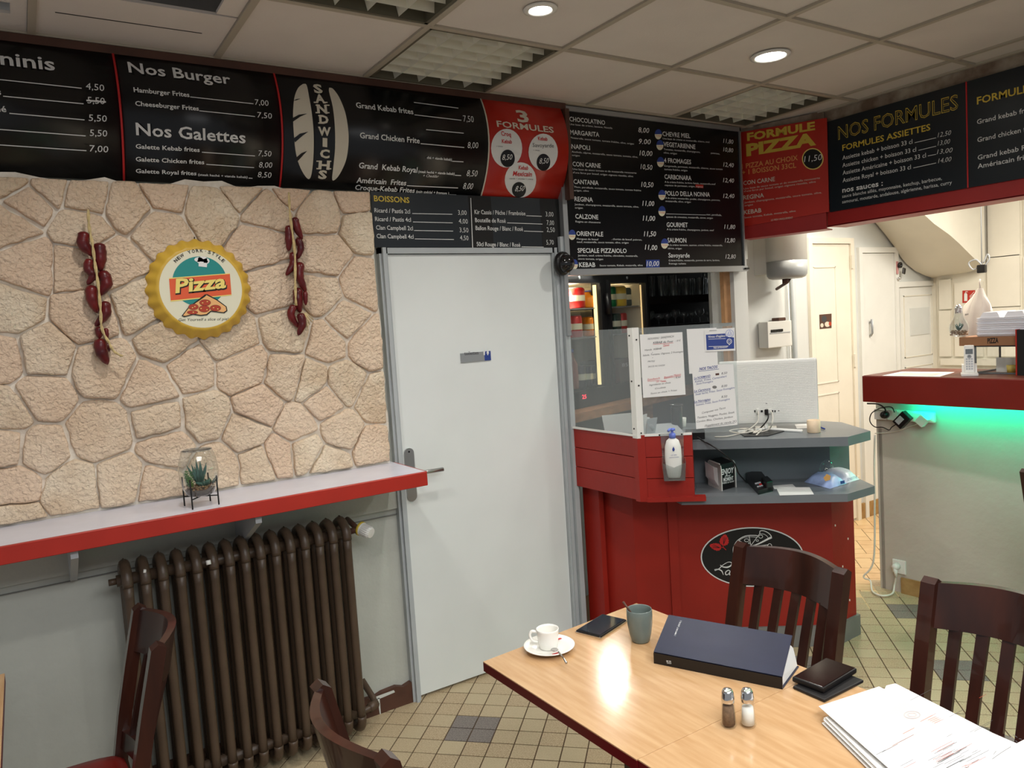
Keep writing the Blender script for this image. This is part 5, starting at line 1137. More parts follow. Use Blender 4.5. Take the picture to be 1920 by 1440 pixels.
# ---- hand sanitiser in its holder
SH = Surf(K0+NK*.002, DK, eps=0)
q = SH.hit(1263, 880); zb = SH.hit(1262, 893)[1]
hc = SH.p(q[0], 0, .036); 
sn = thing('pump_bottle', 'white pump soap bottle with blue pump in the clear holder on red planks', 'bottle', (hc.x, hc.y, zb))
RK = Matrix(((DK.x, -NK.x, 0, 0), (DK.y, -NK.y, 0, 0), (0, 0, 1, 0), (0, 0, 0, 1)))
vs = []; prof = [(.0001, 0), (.026, .002), (.030, .012), (.036, .05), (.038, .10), (.036, .145), (.028, .172), (.014, .184), (.012, .186)]
for r, z in prof:
    for k in range(24):
        a = 2*PI*k/24; vs.append(RK @ Vector((r*math.cos(a), r*.62*math.sin(a), 0))+Vector((hc.x, hc.y, zb+z)))
MB().add(vs, [(i*24+k, i*24+(k+1) % 24, (i+1)*24+(k+1) % 24, (i+1)*24+k) for i in range(8) for k in range(24)], True).build('body', 'plastic', sn)
T_ = Vector((hc.x, hc.y, zb+.184)); mb = MB().lathe([(.015, 0), (.015, .018), (.012, .022), (.006, .022), (.006, .034), (.014, .034), (.014, .044), (.0001, .046)], T_, 16); mb.tube([T_+Vector((0, 0, .04)), T_+NK*.02+Vector((0, 0, .042))-DK*.012, T_+NK*.03+Vector((0, 0, .036))-DK*.018], .006, 8); mb.build('pump', 'bluelt', sn)
SB = Surf(Vector((hc.x, hc.y, 0))+NK*.0245, DK, eps=0); ik = Ink(SB, (1180, 600, .25)); ik.poly([(331, 948), (341, 970), (336, 984), (326, 984), (321, 970)], 'blueprint', .001); ik.text('LE GEL', 312, 1018, 358, 1014, 8, 'blueprint', 0, e=.001); ik.text('HYDROALCOOLIQUE', 300, 1036, 372, 1030, 7, 'blueprint', 0, e=.0015); ik.done(sn, {'blueprint': 'lettering'})
hd = thing('bottle_holder', 'clear acrylic pocket screwed to the planks holding the pump bottle', 'holder', (hc.x, hc.y, zb-.01))
def HP(a, d, z): return SH.p(q[0]+a, z, d)
mh = MB()
mh.extrude([HP(-.045, .002, zb-.006), HP(.045, .002, zb-.006), HP(.052, .002, zb+.2), HP(-.052, .002, zb+.2)], NK*.002)
mh.extrude([HP(-.045, .07, zb-.006), HP(.045, .07, zb-.006), HP(.050, .072, zb+.075), HP(0, .072, zb+.055), HP(-.050, .072, zb+.075)], NK*.002)
for sgn in (-1, 1): mh.extrude([HP(sgn*.045, .004, zb-.006), HP(sgn*.045, .07, zb-.006), HP(sgn*.051, .07, zb+.075), HP(sgn*.051, .004, zb+.09)], DK*.002*sgn)
mh.extrude([HP(-.045, .004, zb-.006), HP(.045, .004, zb-.006), HP(.045, .07, zb-.006), HP(-.045, .07, zb-.006)], (0, 0, .002)); mh.build('pocket', 'tumbler', hd)

# ---- dome mirror/camera on the post
dm = thing('dome_camera', 'smoked black dome camera on the post beside the pizza price list', 'camera', (2.345, 3.06, 1.985))
dmx = Vector((.25, -.9, -.1)).normalized().to_track_quat('Z', 'Y').to_matrix().to_4x4()
MB().lathe([(.0001, -.01), (.057, -.01), (.060, .0), (.058, .012), (.050, .02)], (2.325, 3.08, 1.983), 32, dmx).build('base', 'blackpl', dm)
MB().lathe([(.048, .018)]+[(.048*math.cos(a*PI/16), .018+.048*math.sin(a*PI/16)) for a in range(1, 8)]+[(.0001, .066)], (2.325, 3.08, 1.983), 32, dmx).build('dome', 'smoke', dm)

# ================================================================== BACK BAR
FA = math.radians(17); FM = Matrix.Translation((2.826, 3.6, 0)) @ Matrix.Rotation(FA, 4, 'Z')
SF = Surf((2.826, 3.6, 0), (math.cos(FA), math.sin(FA), 0), eps=0)
fs_ = lambda px, py: SF.hit(px, py)
wkt = thing('back_bar_worktop', 'brown wooden worktop under the drinks fridge behind the kiosk', 'worktop', (3.2, 3.6, 0))
zw = fs_(1130, 757)[1]
MB().box(-.5, 2.0, -.12, .55, zw-.05, zw, FM).build('top', 'wood', wkt)
MB().box(-.45, -.37, .0, .5, 0, zw-.05, FM).box(.62, .72, -.05, .5, 0, zw-.05, FM).box(1.75, 1.85, .0, .5, 0, zw-.05, FM).build('leg', 'wood', wkt)
MB().box(-.37, .62, .05, .07, 0, zw-.06, FM).box(.72, 1.75, .05, .07, 0, zw-.06, FM).build('front_panel', 'grey', wkt)
fg = thing('drinks_fridge', 'black two-door glass drinks fridge behind the kiosk, lit inside', 'fridge', tuple(FM @ Vector((.4, .2, zw))))
zt = fs_(1130, 512)[1]; xL, xR = fs_(1066, 600)[0]-.06, fs_(1216, 600)[0]
zg0, zg1 = fs_(1130, 724)[1], fs_(1120, 531)[1]
fx = [fs_(1062, 600)[0]-.05, fs_(1124, 600)[0], fs_(1143, 600)[0], fs_(1209, 600)[0]]
f = MB(); f.box(xL, xR, .0, .45, zw+.001, zg0-.015, FM); f.box(xL, xR, 0, .45, zg1+.015, zt+.03, FM); f.box(xL, fx[0]-.0, 0, .45, zg0-.015, zg1+.015, FM); f.box(fx[3]+.0, xR, 0, .45, zg0-.015, zg1+.015, FM); f.box(fx[1], fx[2], .0, .05, zg0-.015, zg1+.015, FM); f.box(xL, xR, .43, .45, zw, zt, FM)
f.build('cabinet', 'fridge', fg)
MB().box(fx[0], fx[3], .40, .43, zg0-.01, zg1+.01, FM).box(fx[0], fx[3], .05, .43, zg1+.003, zg1+.012, FM).box(fx[3]-.003, fx[3], .03, .43, zg0, zg1, FM).build('inner_lining', 'fridgein', fg)
for a, b in ((fx[0], fx[1]), (fx[2], fx[3])):
    w = .02
    MB().box(a, b, -.02, .0, zg1, zg1+.022, FM).box(a, b, -.02, 0, zg0-.022, zg0, FM).box(a-.018, a+.001, -.02, 0, zg0-.022, zg1+.022, FM).box(b-.001, b+.018, -.02, 0, zg0-.022, zg1+.022, FM).build('door_frame', 'fridge', fg)
    MB().box(a, b, -.012, -.008, zg0, zg1, FM).build('door_glass', 'glass', fg)
MB().box(fx[1]-.012, fx[1]-.002, .01, .03, zg0+.01, zg1-.01, FM).build('light_tube', 'fluo', fg)
MB().box(fx[3]-.012, fx[3]-.006, .012, .02, zg0+.1, zg1-.01, FM).build('light_tube', mat('dim fridge tube', (255, 220, 150), .5, emit=(255, 214, 150), estr=.9), fg)
xm = (fx[1]+fx[2])/2; MB().tube([FM @ Vector((xm+d, -.03, z)) for d, z in ((0, fs_(1133, 590)[1]), (0, fs_(1133, 550)[1]))], .018, 8).build('door_handle', 'blackpl', fg)
for px_ in (1085, 1175): q = fs_(px_, 521); MB().lathe([(.0001, .006), (.009, .004), (.01, 0)], FM @ Vector((q[0], -.002, q[1])), 12, (FM.to_3x3() @ Matrix.Rotation(PI/2, 3, 'X')).to_4x4()).build('screw_cap', 'alu', fg)
shz = [fs_(1100, 577)[1], fs_(1100, 632)[1]]
for z in shz: MB().box(fx[0], fx[3], .02, .38, z-.008, z, FM).build('wire_shelf', 'alu', fg)
ik = Ink(Surf(FM @ Vector((0, 0, 0)), (math.cos(FA), math.sin(FA), 0), eps=0)); ik.text('25', 1091, 748, 1099, 747, 8, 'leddigit', .01, e=.003); ik.done(fg, {'leddigit': 'red_display'})
lamp('fridge_lamp', 'POINT', tuple(FM @ Vector(((fx[0]+fx[1])/2, .12, zg1-.05))), 8.0, (1, .88, .66), .03)
lamp('fridge_lamp_right', 'POINT', tuple(FM @ Vector(((fx[2]+fx[3])/2+.08, .12, zg1-.05))), 1.5, (1, .86, .62), .03)
CANM = {}
def canmat(n, c, c2=None): return mat('can '+n, c, .3, metal=.2)
def can(px0, px1, py0, py1, m, label, d=.09, cap='alu', shape='can', group='drinks in the fridge'):
    SD2 = Surf(FM @ Vector((0, d, 0)), (math.cos(FA), math.sin(FA), 0), eps=0); fd = lambda x, y: SD2.hit(x, y); a, b = fd(px0, py1), fd(px1, py1); z_sh = min([zz for zz in (shz[0], shz[1], zg0) if zz <= a[1]+.03] or [zg0], key=lambda zz: abs(zz-a[1])); a = (a[0], z_sh); r = max(.018, (b[0]-a[0])/2*1.04); h = abs(fd(px0, py0)[1]-a[1]); c = FM @ Vector(((a[0]+b[0])/2, d, 0)); c.z = a[1]
    if shape == 'can':
        t = thing('drink_can', label, 'drink can', tuple(c), group)
        MB().lathe([(.0001, .001), (r*.8, 0), (r, .006), (r, h-.01), (r*.82, h-.001)], c, 18).build('body', m, t); MB().lathe([(r*.83, h-.001), (r*.83, h+.001), (r*.75, h-.003), (.0001, h-.003)], c, 18).build('lid', cap, t)
        MB().lathe([(r*1.01, h*.35), (r*1.015, h*.36), (r*1.015, h*.62), (r*1.01, h*.63)], c, 18).build('label_band', 'capcream' if m != 'capcream' else 'redprint', t)
    else:
        t = thing('drink_bottle', label, 'bottle', tuple(c), group)
        MB().lathe([(.0001, 0), (r*.9, .001), (r, .01), (r, h*.55), (r*.9, h*.65), (r*.4, h*.8), (r*.36, h*.93)], c, 18).build('body', m, t); MB().lathe([(r*.42, h*.92), (r*.42, h), (.0001, h)], c, 14).build('cap', 'bluelt', t)
RC = canmat('red', (196, 30, 28)); OG = canmat('orange', (236, 140, 30)); GR = canmat('green', (20, 130, 70)); YE = canmat('yellow', (236, 196, 40)); DG = canmat('dark green', (40, 66, 56)); NV = canmat('dark blue', (34, 36, 56)); JU = mat('orange juice', (240, 150, 40), .2); RO = mat('rose bottle', (170, 110, 100), .15)
can(1071, 1090, 540, 575, RC, 'red and white can on the top left fridge shelf'); can(1093, 1116, 545, 575, JU, 'orange juice bottle beside the red can on the top left fridge shelf', shape='bottle')
can(1064, 1071, 592, 630, RC, 'red can half hidden by the door post on the second fridge shelf'); can(1072, 1087, 592, 630, RC, 'red cola can on the second left fridge shelf'); can(1099, 1116, 594, 630, OG, 'orange and green can right on the second left fridge shelf')
can(1069, 1081, 655, 722, RO, 'pale rose bottle at the left of the bottom fridge shelf', shape='bottle'); can(1083, 1095, 686, 722, NV, 'dark blue can next to the rose bottle on the bottom fridge shelf'); can(1096, 1108, 686, 722, NV, 'middle dark blue can on the bottom left fridge shelf'); can(1109, 1120, 686, 722, NV, 'right-hand dark blue can on the bottom left fridge shelf')
can(1143, 1152, 538, 573, GR, 'green can at the left of the top right fridge shelf'); can(1153, 1168, 537, 573, YE, 'yellow can on the top right fridge shelf'); can(1170, 1180, 540, 573, DG, 'dark green can right of the yellow can'); 
can(1147, 1160, 588, 628, DG, 'dark can on the second right fridge shelf'); can(1161, 1172, 587, 628, RC, 'plain red can on the second right fridge shelf')
a, b = fs_(1150, 722), fs_(1195, 670); dx = thing('drinks_carton', 'dark brown drinks carton with white side panel in the fridge bottom right', 'carton', tuple(FM @ Vector(((a[0]+b[0])/2, .1, a[1]))), None)
MB().box(a[0]+.04, b[0], .04, .25, a[1], b[1], FM).build('box', mat('brown carton print', (96, 72, 72), .6), dx); MB().box(a[0], a[0]+.04, .04, .25, a[1], b[1], FM).build('side', 'greyplastic', dx)
ik = Ink(Surf(FM @ Vector((0, .038, 0)), (math.cos(FA), math.sin(FA), 0), eps=0)); ik.text('851', 1166, 688, 1182, 686, 7, 'white', .0, e=.001); ik.done(dx)
# shelves with glasses
sb = thing('glass_shelf', 'dark shelf unit full of upturned glasses right of the fridge', 'shelf', (4.2, 4.1, 0))
YS = 4.02
s1z, s2z = atY(1290, 553, YS).z, atY(1290, 607, YS).z
SXL, SXR = atY(1218, 560, YS).x, 4.66
MB().box(SXL, SXR, YS, YS+.30, s1z-.055, s1z).box(SXL, SXR, YS, YS+.3, s2z-.03, s2z).build('shelf', 'dark', sb); MB().box(SXL, SXR, YS+.3, YS+.32, 0, 2.4).box(SXL-.02, SXL, YS, YS+.32, 0, 2.4).build('back_panel', 'dark', sb)
MB().box(SXL, SXR, YS, YS+.3, 0, s2z-.3).build('base_cabinet', 'greyd', sb)
ORD = ['first', 'second', 'third', 'fourth', 'fifth', 'sixth', 'seventh', 'eighth', 'ninth', 'tenth', 'eleventh', 'twelfth', 'thirteenth', 'fourteenth', 'fifteenth']
def tumbler(x, y, z, r, h, label, grp, stem=False):
    t = thing('drinking_glass', label, 'glass', (x, y, z), grp)
    if stem: MB().lathe([(r*.8, 0), (r*.8, .003), (.004, .006), (.004, h*.4), (r*.5, h*.48), (r, h*.7), (r*.85, h)], (x, y, z), 14).build('bowl_and_stem', 'tumbler', t)
    else: MB().shell([(r*.8, .0), (r, h), (r*.93, h), (r*.74, .006)], (x, y, z), 14).build('glass_wall', 'tumbler', t)
G1 = 'glasses on the upper back bar shelf'; G2 = 'glasses on the lower back bar shelf'
xx = SXL+.05; k = 0
while xx < SXR-.08:
    tall = k < 5; h = .15 if tall else random.choice([.095, .12, .13]); tumbler(xx, YS+.06+.03*(k % 2), s1z, .026 if tall else .034, h, ORD[k]+(' glass (tall, slim)' if tall else ' glass (short)')+' from the left, front row of the upper back bar shelf', G1)
    if k > 4: tumbler(xx+.01, YS+.18, s1z, .034, .13, ORD[k]+' glass from the left, rear row of the upper back bar shelf', G1)
    if k > 8: tumbler(xx, YS+.07, s1z+.135, .034, .1, ORD[k-9]+' glass from the left of those stacked on other glasses, upper back bar shelf', G1)
    xx += .062 if tall else .072; k += 1
xx = SXL+.06; k = 0
while xx < SXR-.08: tumbler(xx, YS+.07, s2z, .036, .09 if k % 3 else .11, ORD[k]+' stemmed glass from the left on the lower back bar shelf', G2, True); xx += .085; k += 1

sl = thing('added_spotlight', 'small unseen spotlight added behind the pizza board to make the bright spot on the table', 'spotlight', (2.95, 3.62, 2.05))  # added unseen lamp, put here only for the highlight on the oak top
tgt = Vector((1.245, 1.53, .75)); sp = Vector((2.95, 3.62, 2.05)); dr_ = (tgt-sp).normalized(); qm = dr_.to_track_quat('Z', 'Y').to_matrix().to_4x4()
MB().lathe([(.03, -.09), (.05, -.08), (.058, .0), (.054, .0), (.05, -.01)], sp, 24, qm).tube([sp-dr_*.08, sp-dr_*.08+Vector((0, 0, .65))], .008, 8).build('housing', 'blackpl', sl)
MB().lathe([(.0001, -.004), (.052, -.004), (.052, -.006)], sp, 24, qm).build('lamp_face', mat('added spot face', (255, 255, 255), .5, emit=(255, 250, 238), estr=330), sl)

# ================================================================== BAR COUNTER
bc_ = thing('bar_counter', 'dark red bar counter slab with green light under its edge', 'counter', (4.15, 1.6, 1.14))
XB, YB, ZB0, ZB1 = 3.915, 2.49, 1.140, 1.285
MB().rbox(XB, 4.42, -.4, YB, ZB0, ZB1, .004, 2).build('slab', 'redslab', bc_)
MB().box(XB+.006, 4.41, -.35, YB-.006, ZB1+.0005, ZB1+.002).build('worn_top', mat('worn dark red top', (120, 66, 52), .35, c2=(90, 40, 32), nscale=7), bc_)
MB().box(4.085, 4.10, .2, 2.33, ZB0-.012, ZB0-.002).build('led_strip', 'led', bc_)
SWL = Surf(BR @ Vector((0, 0, 0)), BR.to_3x3() @ Vector((0, -1, 0)), eps=0)
ZZ = lambda px, py, z=ZB1+.002: atZ(px, py, z)
P = [ZZ(1654, 704.6), ZZ(1691, 697), ZZ(1790, 698), ZZ(1762, 706.5)]; br = thing('menu_leaflet', 'white printed menu leaflet lying on the red bar counter', 'leaflet', tuple(P[0])); MB().extrude(P, (0, 0, .001)).build('sheet', 'paper', br)
lf = MB()
for k in range(6):
    a = P[0].lerp(P[1], .15+.12*k)+(P[3]-P[0])*.1; b = a+(P[3]-P[0])*.75; lf.extrude([a+Vector((0, 0, .0014)), b+Vector((0, 0, .0014)), b+Vector((.004, .004, .0014)), a+Vector((.004, .004, .0014))], (0, 0, .0004))
lf.build('printed_lines', 'peach', br)
# cordless phone
ph = thing('cordless_phone', 'white cordless phone standing in its charging cradle on the bar', 'telephone', (4.03, 1.97, ZB1+.002))
PHM = Matrix.Translation((4.03, 1.975, ZB1+.002)) @ Matrix.Rotation(math.radians(-62), 4, 'Z')
mb = MB(); mb.rbox(-.038, .038, -.04, .045, 0, .016, .005, 2, PHM); mb.extrude([PHM @ Vector(v) for v in ((-.033, .03, .01), (-.033, -.01, .012), (-.033, .012, .055), (-.033, .04, .06))], PHM.to_3x3() @ Vector((.066, 0, 0))); mb.build('cradle', 'plastic', ph)
HM = PHM @ Matrix.Translation((0, -.004, .012)) @ Matrix.Rotation(math.radians(-14), 4, 'X')
hs = MB().rbox(-.023, .023, -.012, .010, .0, .145, .007, 3, HM).build('handset', 'plastic', ph)
MB().box(-.016, .016, -.0128, -.011, .098, .124, HM).build('display', 'greyd', ph)
kp_ = MB()
for i in range(3):
    for j in range(5): kp_.box(-.015+.011*i, -.007+.011*i, -.0135, -.0115, .018+.0125*j, .026+.0125*j, HM)
kp_.lathe([(.010, 0), (.010, .002), (.006, .003), (.006, 0)], HM @ Vector((0, -.012, .086)), 16, (HM.to_3x3() @ Matrix.Rotation(PI/2, 3, 'X')).to_4x4()); kp_.build('keys', 'greyplastic', ph)
# glass case, pizza boxes, foam boxes
XC = 4.15; zA, zBx = atX(1829, 648, XC).z, atX(1798, 632, XC).z
yC = atX(1829, 680, XC).y
gc = thing('glass_display_case', 'small glass display case with dark frame on the bar under the cardboard box', 'display case', (XC+.1, 1.75, ZB1+.002))
gf = MB(); z0_ = ZB1+.003
for (x, y) in ((XC, yC), (XC, 1.45), (XC+.26, yC), (XC+.26, 1.45)): gf.box(x-.004, x+.004, y-.004, y+.004, z0_, zA)
for z in (z0_+.003, zA-.004): gf.box(XC-.004, XC+.264, yC-.004, yC+.004, z-.003, z+.003).box(XC-.004, XC+.264, 1.446, 1.454, z-.003, z+.003).box(XC-.004, XC+.004, 1.45, yC, z-.003, z+.003).box(XC+.256, XC+.264, 1.45, yC, z-.003, z+.003)
gf.build('frame', 'greyd', gc); MB().box(XC-.001, XC+.001, 1.45, yC, z0_, zA).box(XC, XC+.26, yC-.001, yC+.001, z0_, zA).box(XC, XC+.26, 1.45, yC, zA-.002, zA).build('panes', 'glass', gc)
yb = thing('yellow_tub', 'small yellow tub inside the glass display case', 'tub', (XC+.06, 1.86, z0_)); MB().lathe([(.0001, 0), (.018, 0), (.022, .04), (.019, .04), (.0001, .035)], (XC+.06, 1.86, z0_), 16).build('tub', 'yellow', yb)
wb_ = thing('white_tray', 'white tray standing inside the glass display case', 'tray', (XC+.1, 1.94, z0_)); MB().box(XC+.1, XC+.105, 1.83, 1.95, z0_, z0_+.075).build('tray', 'plastic', wb_)
zb0, zb1 = atX(1798, 645, XC).z, atX(1798, 632, XC).z; yX = atX(1798, 640, XC-.02).y
pz = thing('pizza_box', 'brown cardboard pizza box lettered Pizza lying on the glass case', 'box', (XC+.1, 1.9, zA)); MB().rbox(XC-.02, XC+.28, 1.62, yX, zA+.0, zb1, .002, 1).build('carton', 'cardboard', pz)
SX_ = Surf((XC-.02, 0, 0), (0, -1, 0), eps=0); ik = Ink(SX_); ik.text('PIZZA', 1851.5, 644, 1872, 642.5, 10, 'blackm', .03, e=.0008); ik.done(pz)
zf0, zf1 = zb1, atX(1845, 585, XC).z; yF = atX(1830, 610, XC-.01).y; nF = 9
for k in range(nF):
    z = zf0+.001+(zf1-zf0-.03)*k/nF; hh = (zf1-zf0-.03)/nF*.9
    t = thing('foam_tray', ('lowest' if k == 0 else 'topmost' if k == nF-1 else ORD[k]+' from the bottom,')+' white foam food box in the stack on the cardboard box', 'food box', (XC+.08, 1.87, z), 'stack of white foam food boxes')
    mb = MB(); o = .003*math.sin(k*2.3); mb.extrude([(XC-.012+o, yF+o, z+hh), (XC-.004+o, yF-.006+o, z), (XC+.2, yF-.006, z), (XC+.21, yF, z+hh)], (0, -.24, 0)); mb.build('tray', 'foam', t)
    if k == nF-1:
        for j in range(2):
            y0 = yF-.016-.115*j; y1 = y0-.098; mb = MB(); a_ = [(XC-.008, y0, z+hh), (XC-.008, y1, z+hh), (XC-.004, y1+.016, z+hh+.028), (XC-.004, y0-.016, z+hh+.028)]; mb.extrude(a_, (.2, 0, 0)); mb.build('raised_lid', 'foam', t)
# light bulb terrarium
bp_ = Vector((XC+.012, atX(1797, 625, XC).y+.003, zb1))
lb = thing('bulb_terrarium', 'light-bulb shaped glass terrarium with succulent on the cardboard box corner', 'terrarium', tuple(bp_))
zl = lambda py: atX(1797, py, XC).z-bp_.z
MB().shell([(.022, .001), (.036, .008), (.045, .028), (.047, .048), (.042, .070), (.030, .092), (.022, .110), (.0195, .125)], bp_, 28).build('glass_bulb', 'tumbler', lb)
mb = MB(); 
for k in range(5): mb.lathe([(.0185, 0), (.0205, .003), (.0185, .006)], bp_+Vector((0, 0, .125+.0065*k)), 20)
mb.lathe([(.0185, .0), (.012, .008), (.005, .014), (.0001, .016)], bp_+Vector((0, 0, .157)), 16).build('screw_cap', 'chrome', lb)
mb = MB()
for k in range(70):
    a, r = random.uniform(0, 2*PI), .038*math.sqrt(random.random()); z = .012+random.random()*.022; c = bp_+Vector((r*math.cos(a), r*math.sin(a), z)); mb.rbox(c.x-.005, c.x+.005, c.y-.004, c.y+.004, c.z-.004, c.z+.004, .002, 1)
tag(mb.build('gravel', 'gravel', lb), kind='stuff')
def succ(t, c, n, L, w, m, name='succulent', up=.6, seed=1):
    rnd = random.Random(seed); mb = MB()
    for k in range(n):
        a = 2*PI*k/n*2.4+rnd.random()*.4; el = up+rnd.random()*.5*(k/n); l = L*(.6+.5*rnd.random()); d = Vector((math.cos(a)*math.cos(el), math.sin(a)*math.cos(el), math.sin(el)))
        mb.tube([c, c+d*l*.35, c+d*l*.75+Vector((0, 0, l*.05)), c+d*l+Vector((0, 0, l*.12))], [w*.6, w, w*.7, w*.1], 5)
    return mb.build(name, m, t)
succ(lb, bp_+Vector((0, 0, .034)), 12, .045, .005, 'blueleaf', up=.9)
# black panel with red edge
yP = atX(1908, 660, 4.12).y
bpn = thing('red_edged_panel', 'black panel with red edge standing on the bar at the right edge of the photo', 'panel', (4.12, 1.6, ZB1)); MB().box(4.10, 4.13, yP-.6, yP-.006, ZB1+.002, atX(1912, 618, 4.12).z).build('panel', 'blackm', bpn); MB().box(4.098, 4.135, yP-.006, yP, ZB1+.002, atX(1912, 617, 4.12).z).build('edge_strip', 'redtrim', bpn)
# plastic bag hanging
BX = 4.62; bt = atX(1838, 540, BX); bg = thing('carrier_bag', 'white plastic carrier bags hanging behind the foam boxes', 'bag', (BX, bt.y, atX(1830, 628, BX).z))
vs = []; fs = []; rows = [(1838, 540, 4), (1836, 555, 10), (1834, 572, 20), (1832, 592, 27), (1830, 612, 30), (1829, 630, 29)]; nn = 28
for px, py, w in rows:
    c = atX(px, py, BX); r = w*4.6/FPX
    for k in range(nn): a = 2*PI*k/nn; q = r*(1+.16*math.sin(a*5+px)+.1*math.sin(a*9)); vs.append(c+Vector((math.cos(a)*q*.4, math.sin(a)*q, 0)))
MB().add(vs, [(i*nn+k, i*nn+(k+1) % nn, (i+1)*nn+(k+1) % nn, (i+1)*nn+k) for i in range(len(rows)-1) for k in range(nn)], True).build('bag', 'bag', bg)
MB().tube([bt+Vector((0, 0, -.01)), bt+Vector((0, .004, .03)), bt+Vector((0, 0, .05))], .004, 6).build('handle', 'bag', bg)
SQ = Surf((BX-.05, 0, 0), (0, -1, 0), eps=0); ik = Ink(SQ); ik.text('BRAV', 1809.5, 591.5, 1816, 590.5, 3, 'darkprint', .03); ik.done(bg)
# fire extinguisher sign
SX6 = Surf((6.462, 0, 0), (0, -1, 0), eps=0); fe = thing('extinguisher_sign', 'red square fire extinguisher sign on the pale cupboards', 'sign', tuple(atX(1815, 567, 6.462)))
P = [SX6.p(*SX6.hit(x, y), 0) for x, y in ((1804.5, 568), (1828, 567), (1828, 544), (1804.5, 545))]; MB().extrude(P, (.003, 0, 0)).build('plate', 'redboard', fe)
ik = Ink(SX6); ik.poly([(1808, 564.5), (1814, 564.3), (1814, 552), (1812.5, 549.5), (1809, 549.5), (1808, 552)], 'paper', .002); ik.stroke([(1811, 549), (1811, 547), (1815, 547)], 1, 'paper', .002)
for k in range(4): ik.stroke([(1820-k*.6, 562-k*2), (1827, 559-k*4)], .8, 'paper', .002, 2)
ik.done(fe, {'paper': 'pictogram'})

# ---- sockets, adaptors, cable under the bar
WP = lambda px, py, d=0: SWL.p(*SWL.hit(px, py), d)
skt = thing('power_socket_strip', 'row of white round wall sockets under the left end of the bar', 'socket', tuple(WP(1700, 790)))
MW = Matrix(((SWL.S.x, -SWL.N.x, 0, 0), (SWL.S.y, -SWL.N.y, 0, 0), (0, 0, 1, 0), (0, 0, 0, 1)))
def wbox(cx, cy, w, h, d0, d1, rot=0, b=.003):
    c = WP(cx, cy, 0); mb = MB(); M4 = Matrix.Translation(c) @ MW @ Matrix.Rotation(rot, 4, 'Y'); mb.rbox(-w/2, w/2, -d1, -d0, -h/2, h/2, b, 2, M4); return mb
wbox(1655, 776, .07, .06, 0, .03).build('socket', 'plastic', skt); wbox(1678, 777, .06, .06, 0, .03).build('socket', 'plastic', skt); wbox(1703, 779, .10, .062, 0, .028, b=.012).build('socket', 'plastic', skt); wbox(1734, 781, .13, .062, 0, .028, b=.012).build('socket', 'plastic', skt)
ad = thing('power_adaptor', 'black power adaptor block with grey label plugged in under the bar', 'power adaptor', tuple(WP(1702, 790, .03))); wbox(1701, 785, .06, .085, .03, .07, .75).build('block', 'blackpl', ad); wbox(1698, 785, .03, .045, .07, .0715, .75, .0004).build('label', 'greyplastic', ad)
MB().tube(spl([WP(1689, 793, .05), WP(1680, 799, .05), WP(1672, 805, .03), WP(1660, 800, .03), WP(1645, 799, .03), WP(1636, 788, .03), WP(1640, 773, .03), WP(1660, 763, .04), WP(1678, 762, .04), WP(1683, 772, .035)], 5), .003, 6).build('cord', 'blackpl', ad)
pb = thing('power_plug', 'black round plug left of the black adaptor under the bar', 'plug', tuple(WP(1666, 776, .03))); MB().lathe([(.0001, .035), (.018, .032), (.022, .02), (.022, 0)], WP(1666, 776, .03), 16, SWL.N.to_track_quat('Z', 'Y').to_matrix().to_4x4()).build('plug_body', 'blackpl', pb)
MB().tube(spl([WP(1667, 772, .05), WP(1668, 765, .05), WP(1655, 756, .05), WP(1636, 754.5, .06)], 5), .0045, 6).build('cord', 'blackpl', pb)
wa = thing('power_adaptor', 'small white power adaptor at the right of the socket row under the bar', 'power adaptor', tuple(WP(1738, 785, .03))); wbox(1738, 786, .05, .055, .03, .07, .7).build('block', 'plastic', wa); MB().tube(spl([WP(1730, 792, .05), WP(1712, 798, .02), WP(1690, 806, .01), WP(1665, 811, .008), WP(1642, 812, .01)], 5), .0025, 6).build('cord', 'cable', wa)
ws = thing('wall_socket', 'square white wall socket above the skirting tiles with a white plug in it', 'socket', tuple(WP(1687, 1062))); wbox(1687, 1062, .075, .08, 0, .012).build('faceplate', 'plastic', ws)
wp = thing('extension_cable', 'white plug and cord looping from the wall socket down to the floor corner', 'cable', tuple(WP(1687, 1062, .02)))
MB().lathe([(.0001, .04), (.014, .038), (.019, .03), (.02, 0)], WP(1684.5, 1060, .012), 16, SWL.N.to_track_quat('Z', 'Y').to_matrix().to_4x4()).tube([WP(1685, 1062, .04), WP(1686, 1080, .035)], [.013, .006], 8).build('plug', 'plastic', wp)
fl_ = lambda px, py: atZ(px, py, .012)
MB().tube(spl([WP(1686, 1078, .035), WP(1682, 1095, .03), fl_(1674, 1112), fl_(1660, 1117), fl_(1645, 1115), fl_(1635, 1107), fl_(1632, 1098)+Vector((0, 0, .03)), WP(1635, 1080, .03)+Vector((-.01, .03, 0)), WP(1641, 1050, .02), WP(1642, 950, .012), WP(1641, 870, .012), WP(1642, 815, .012)], 6), .0055, 7).build('cord', 'cable', wp)

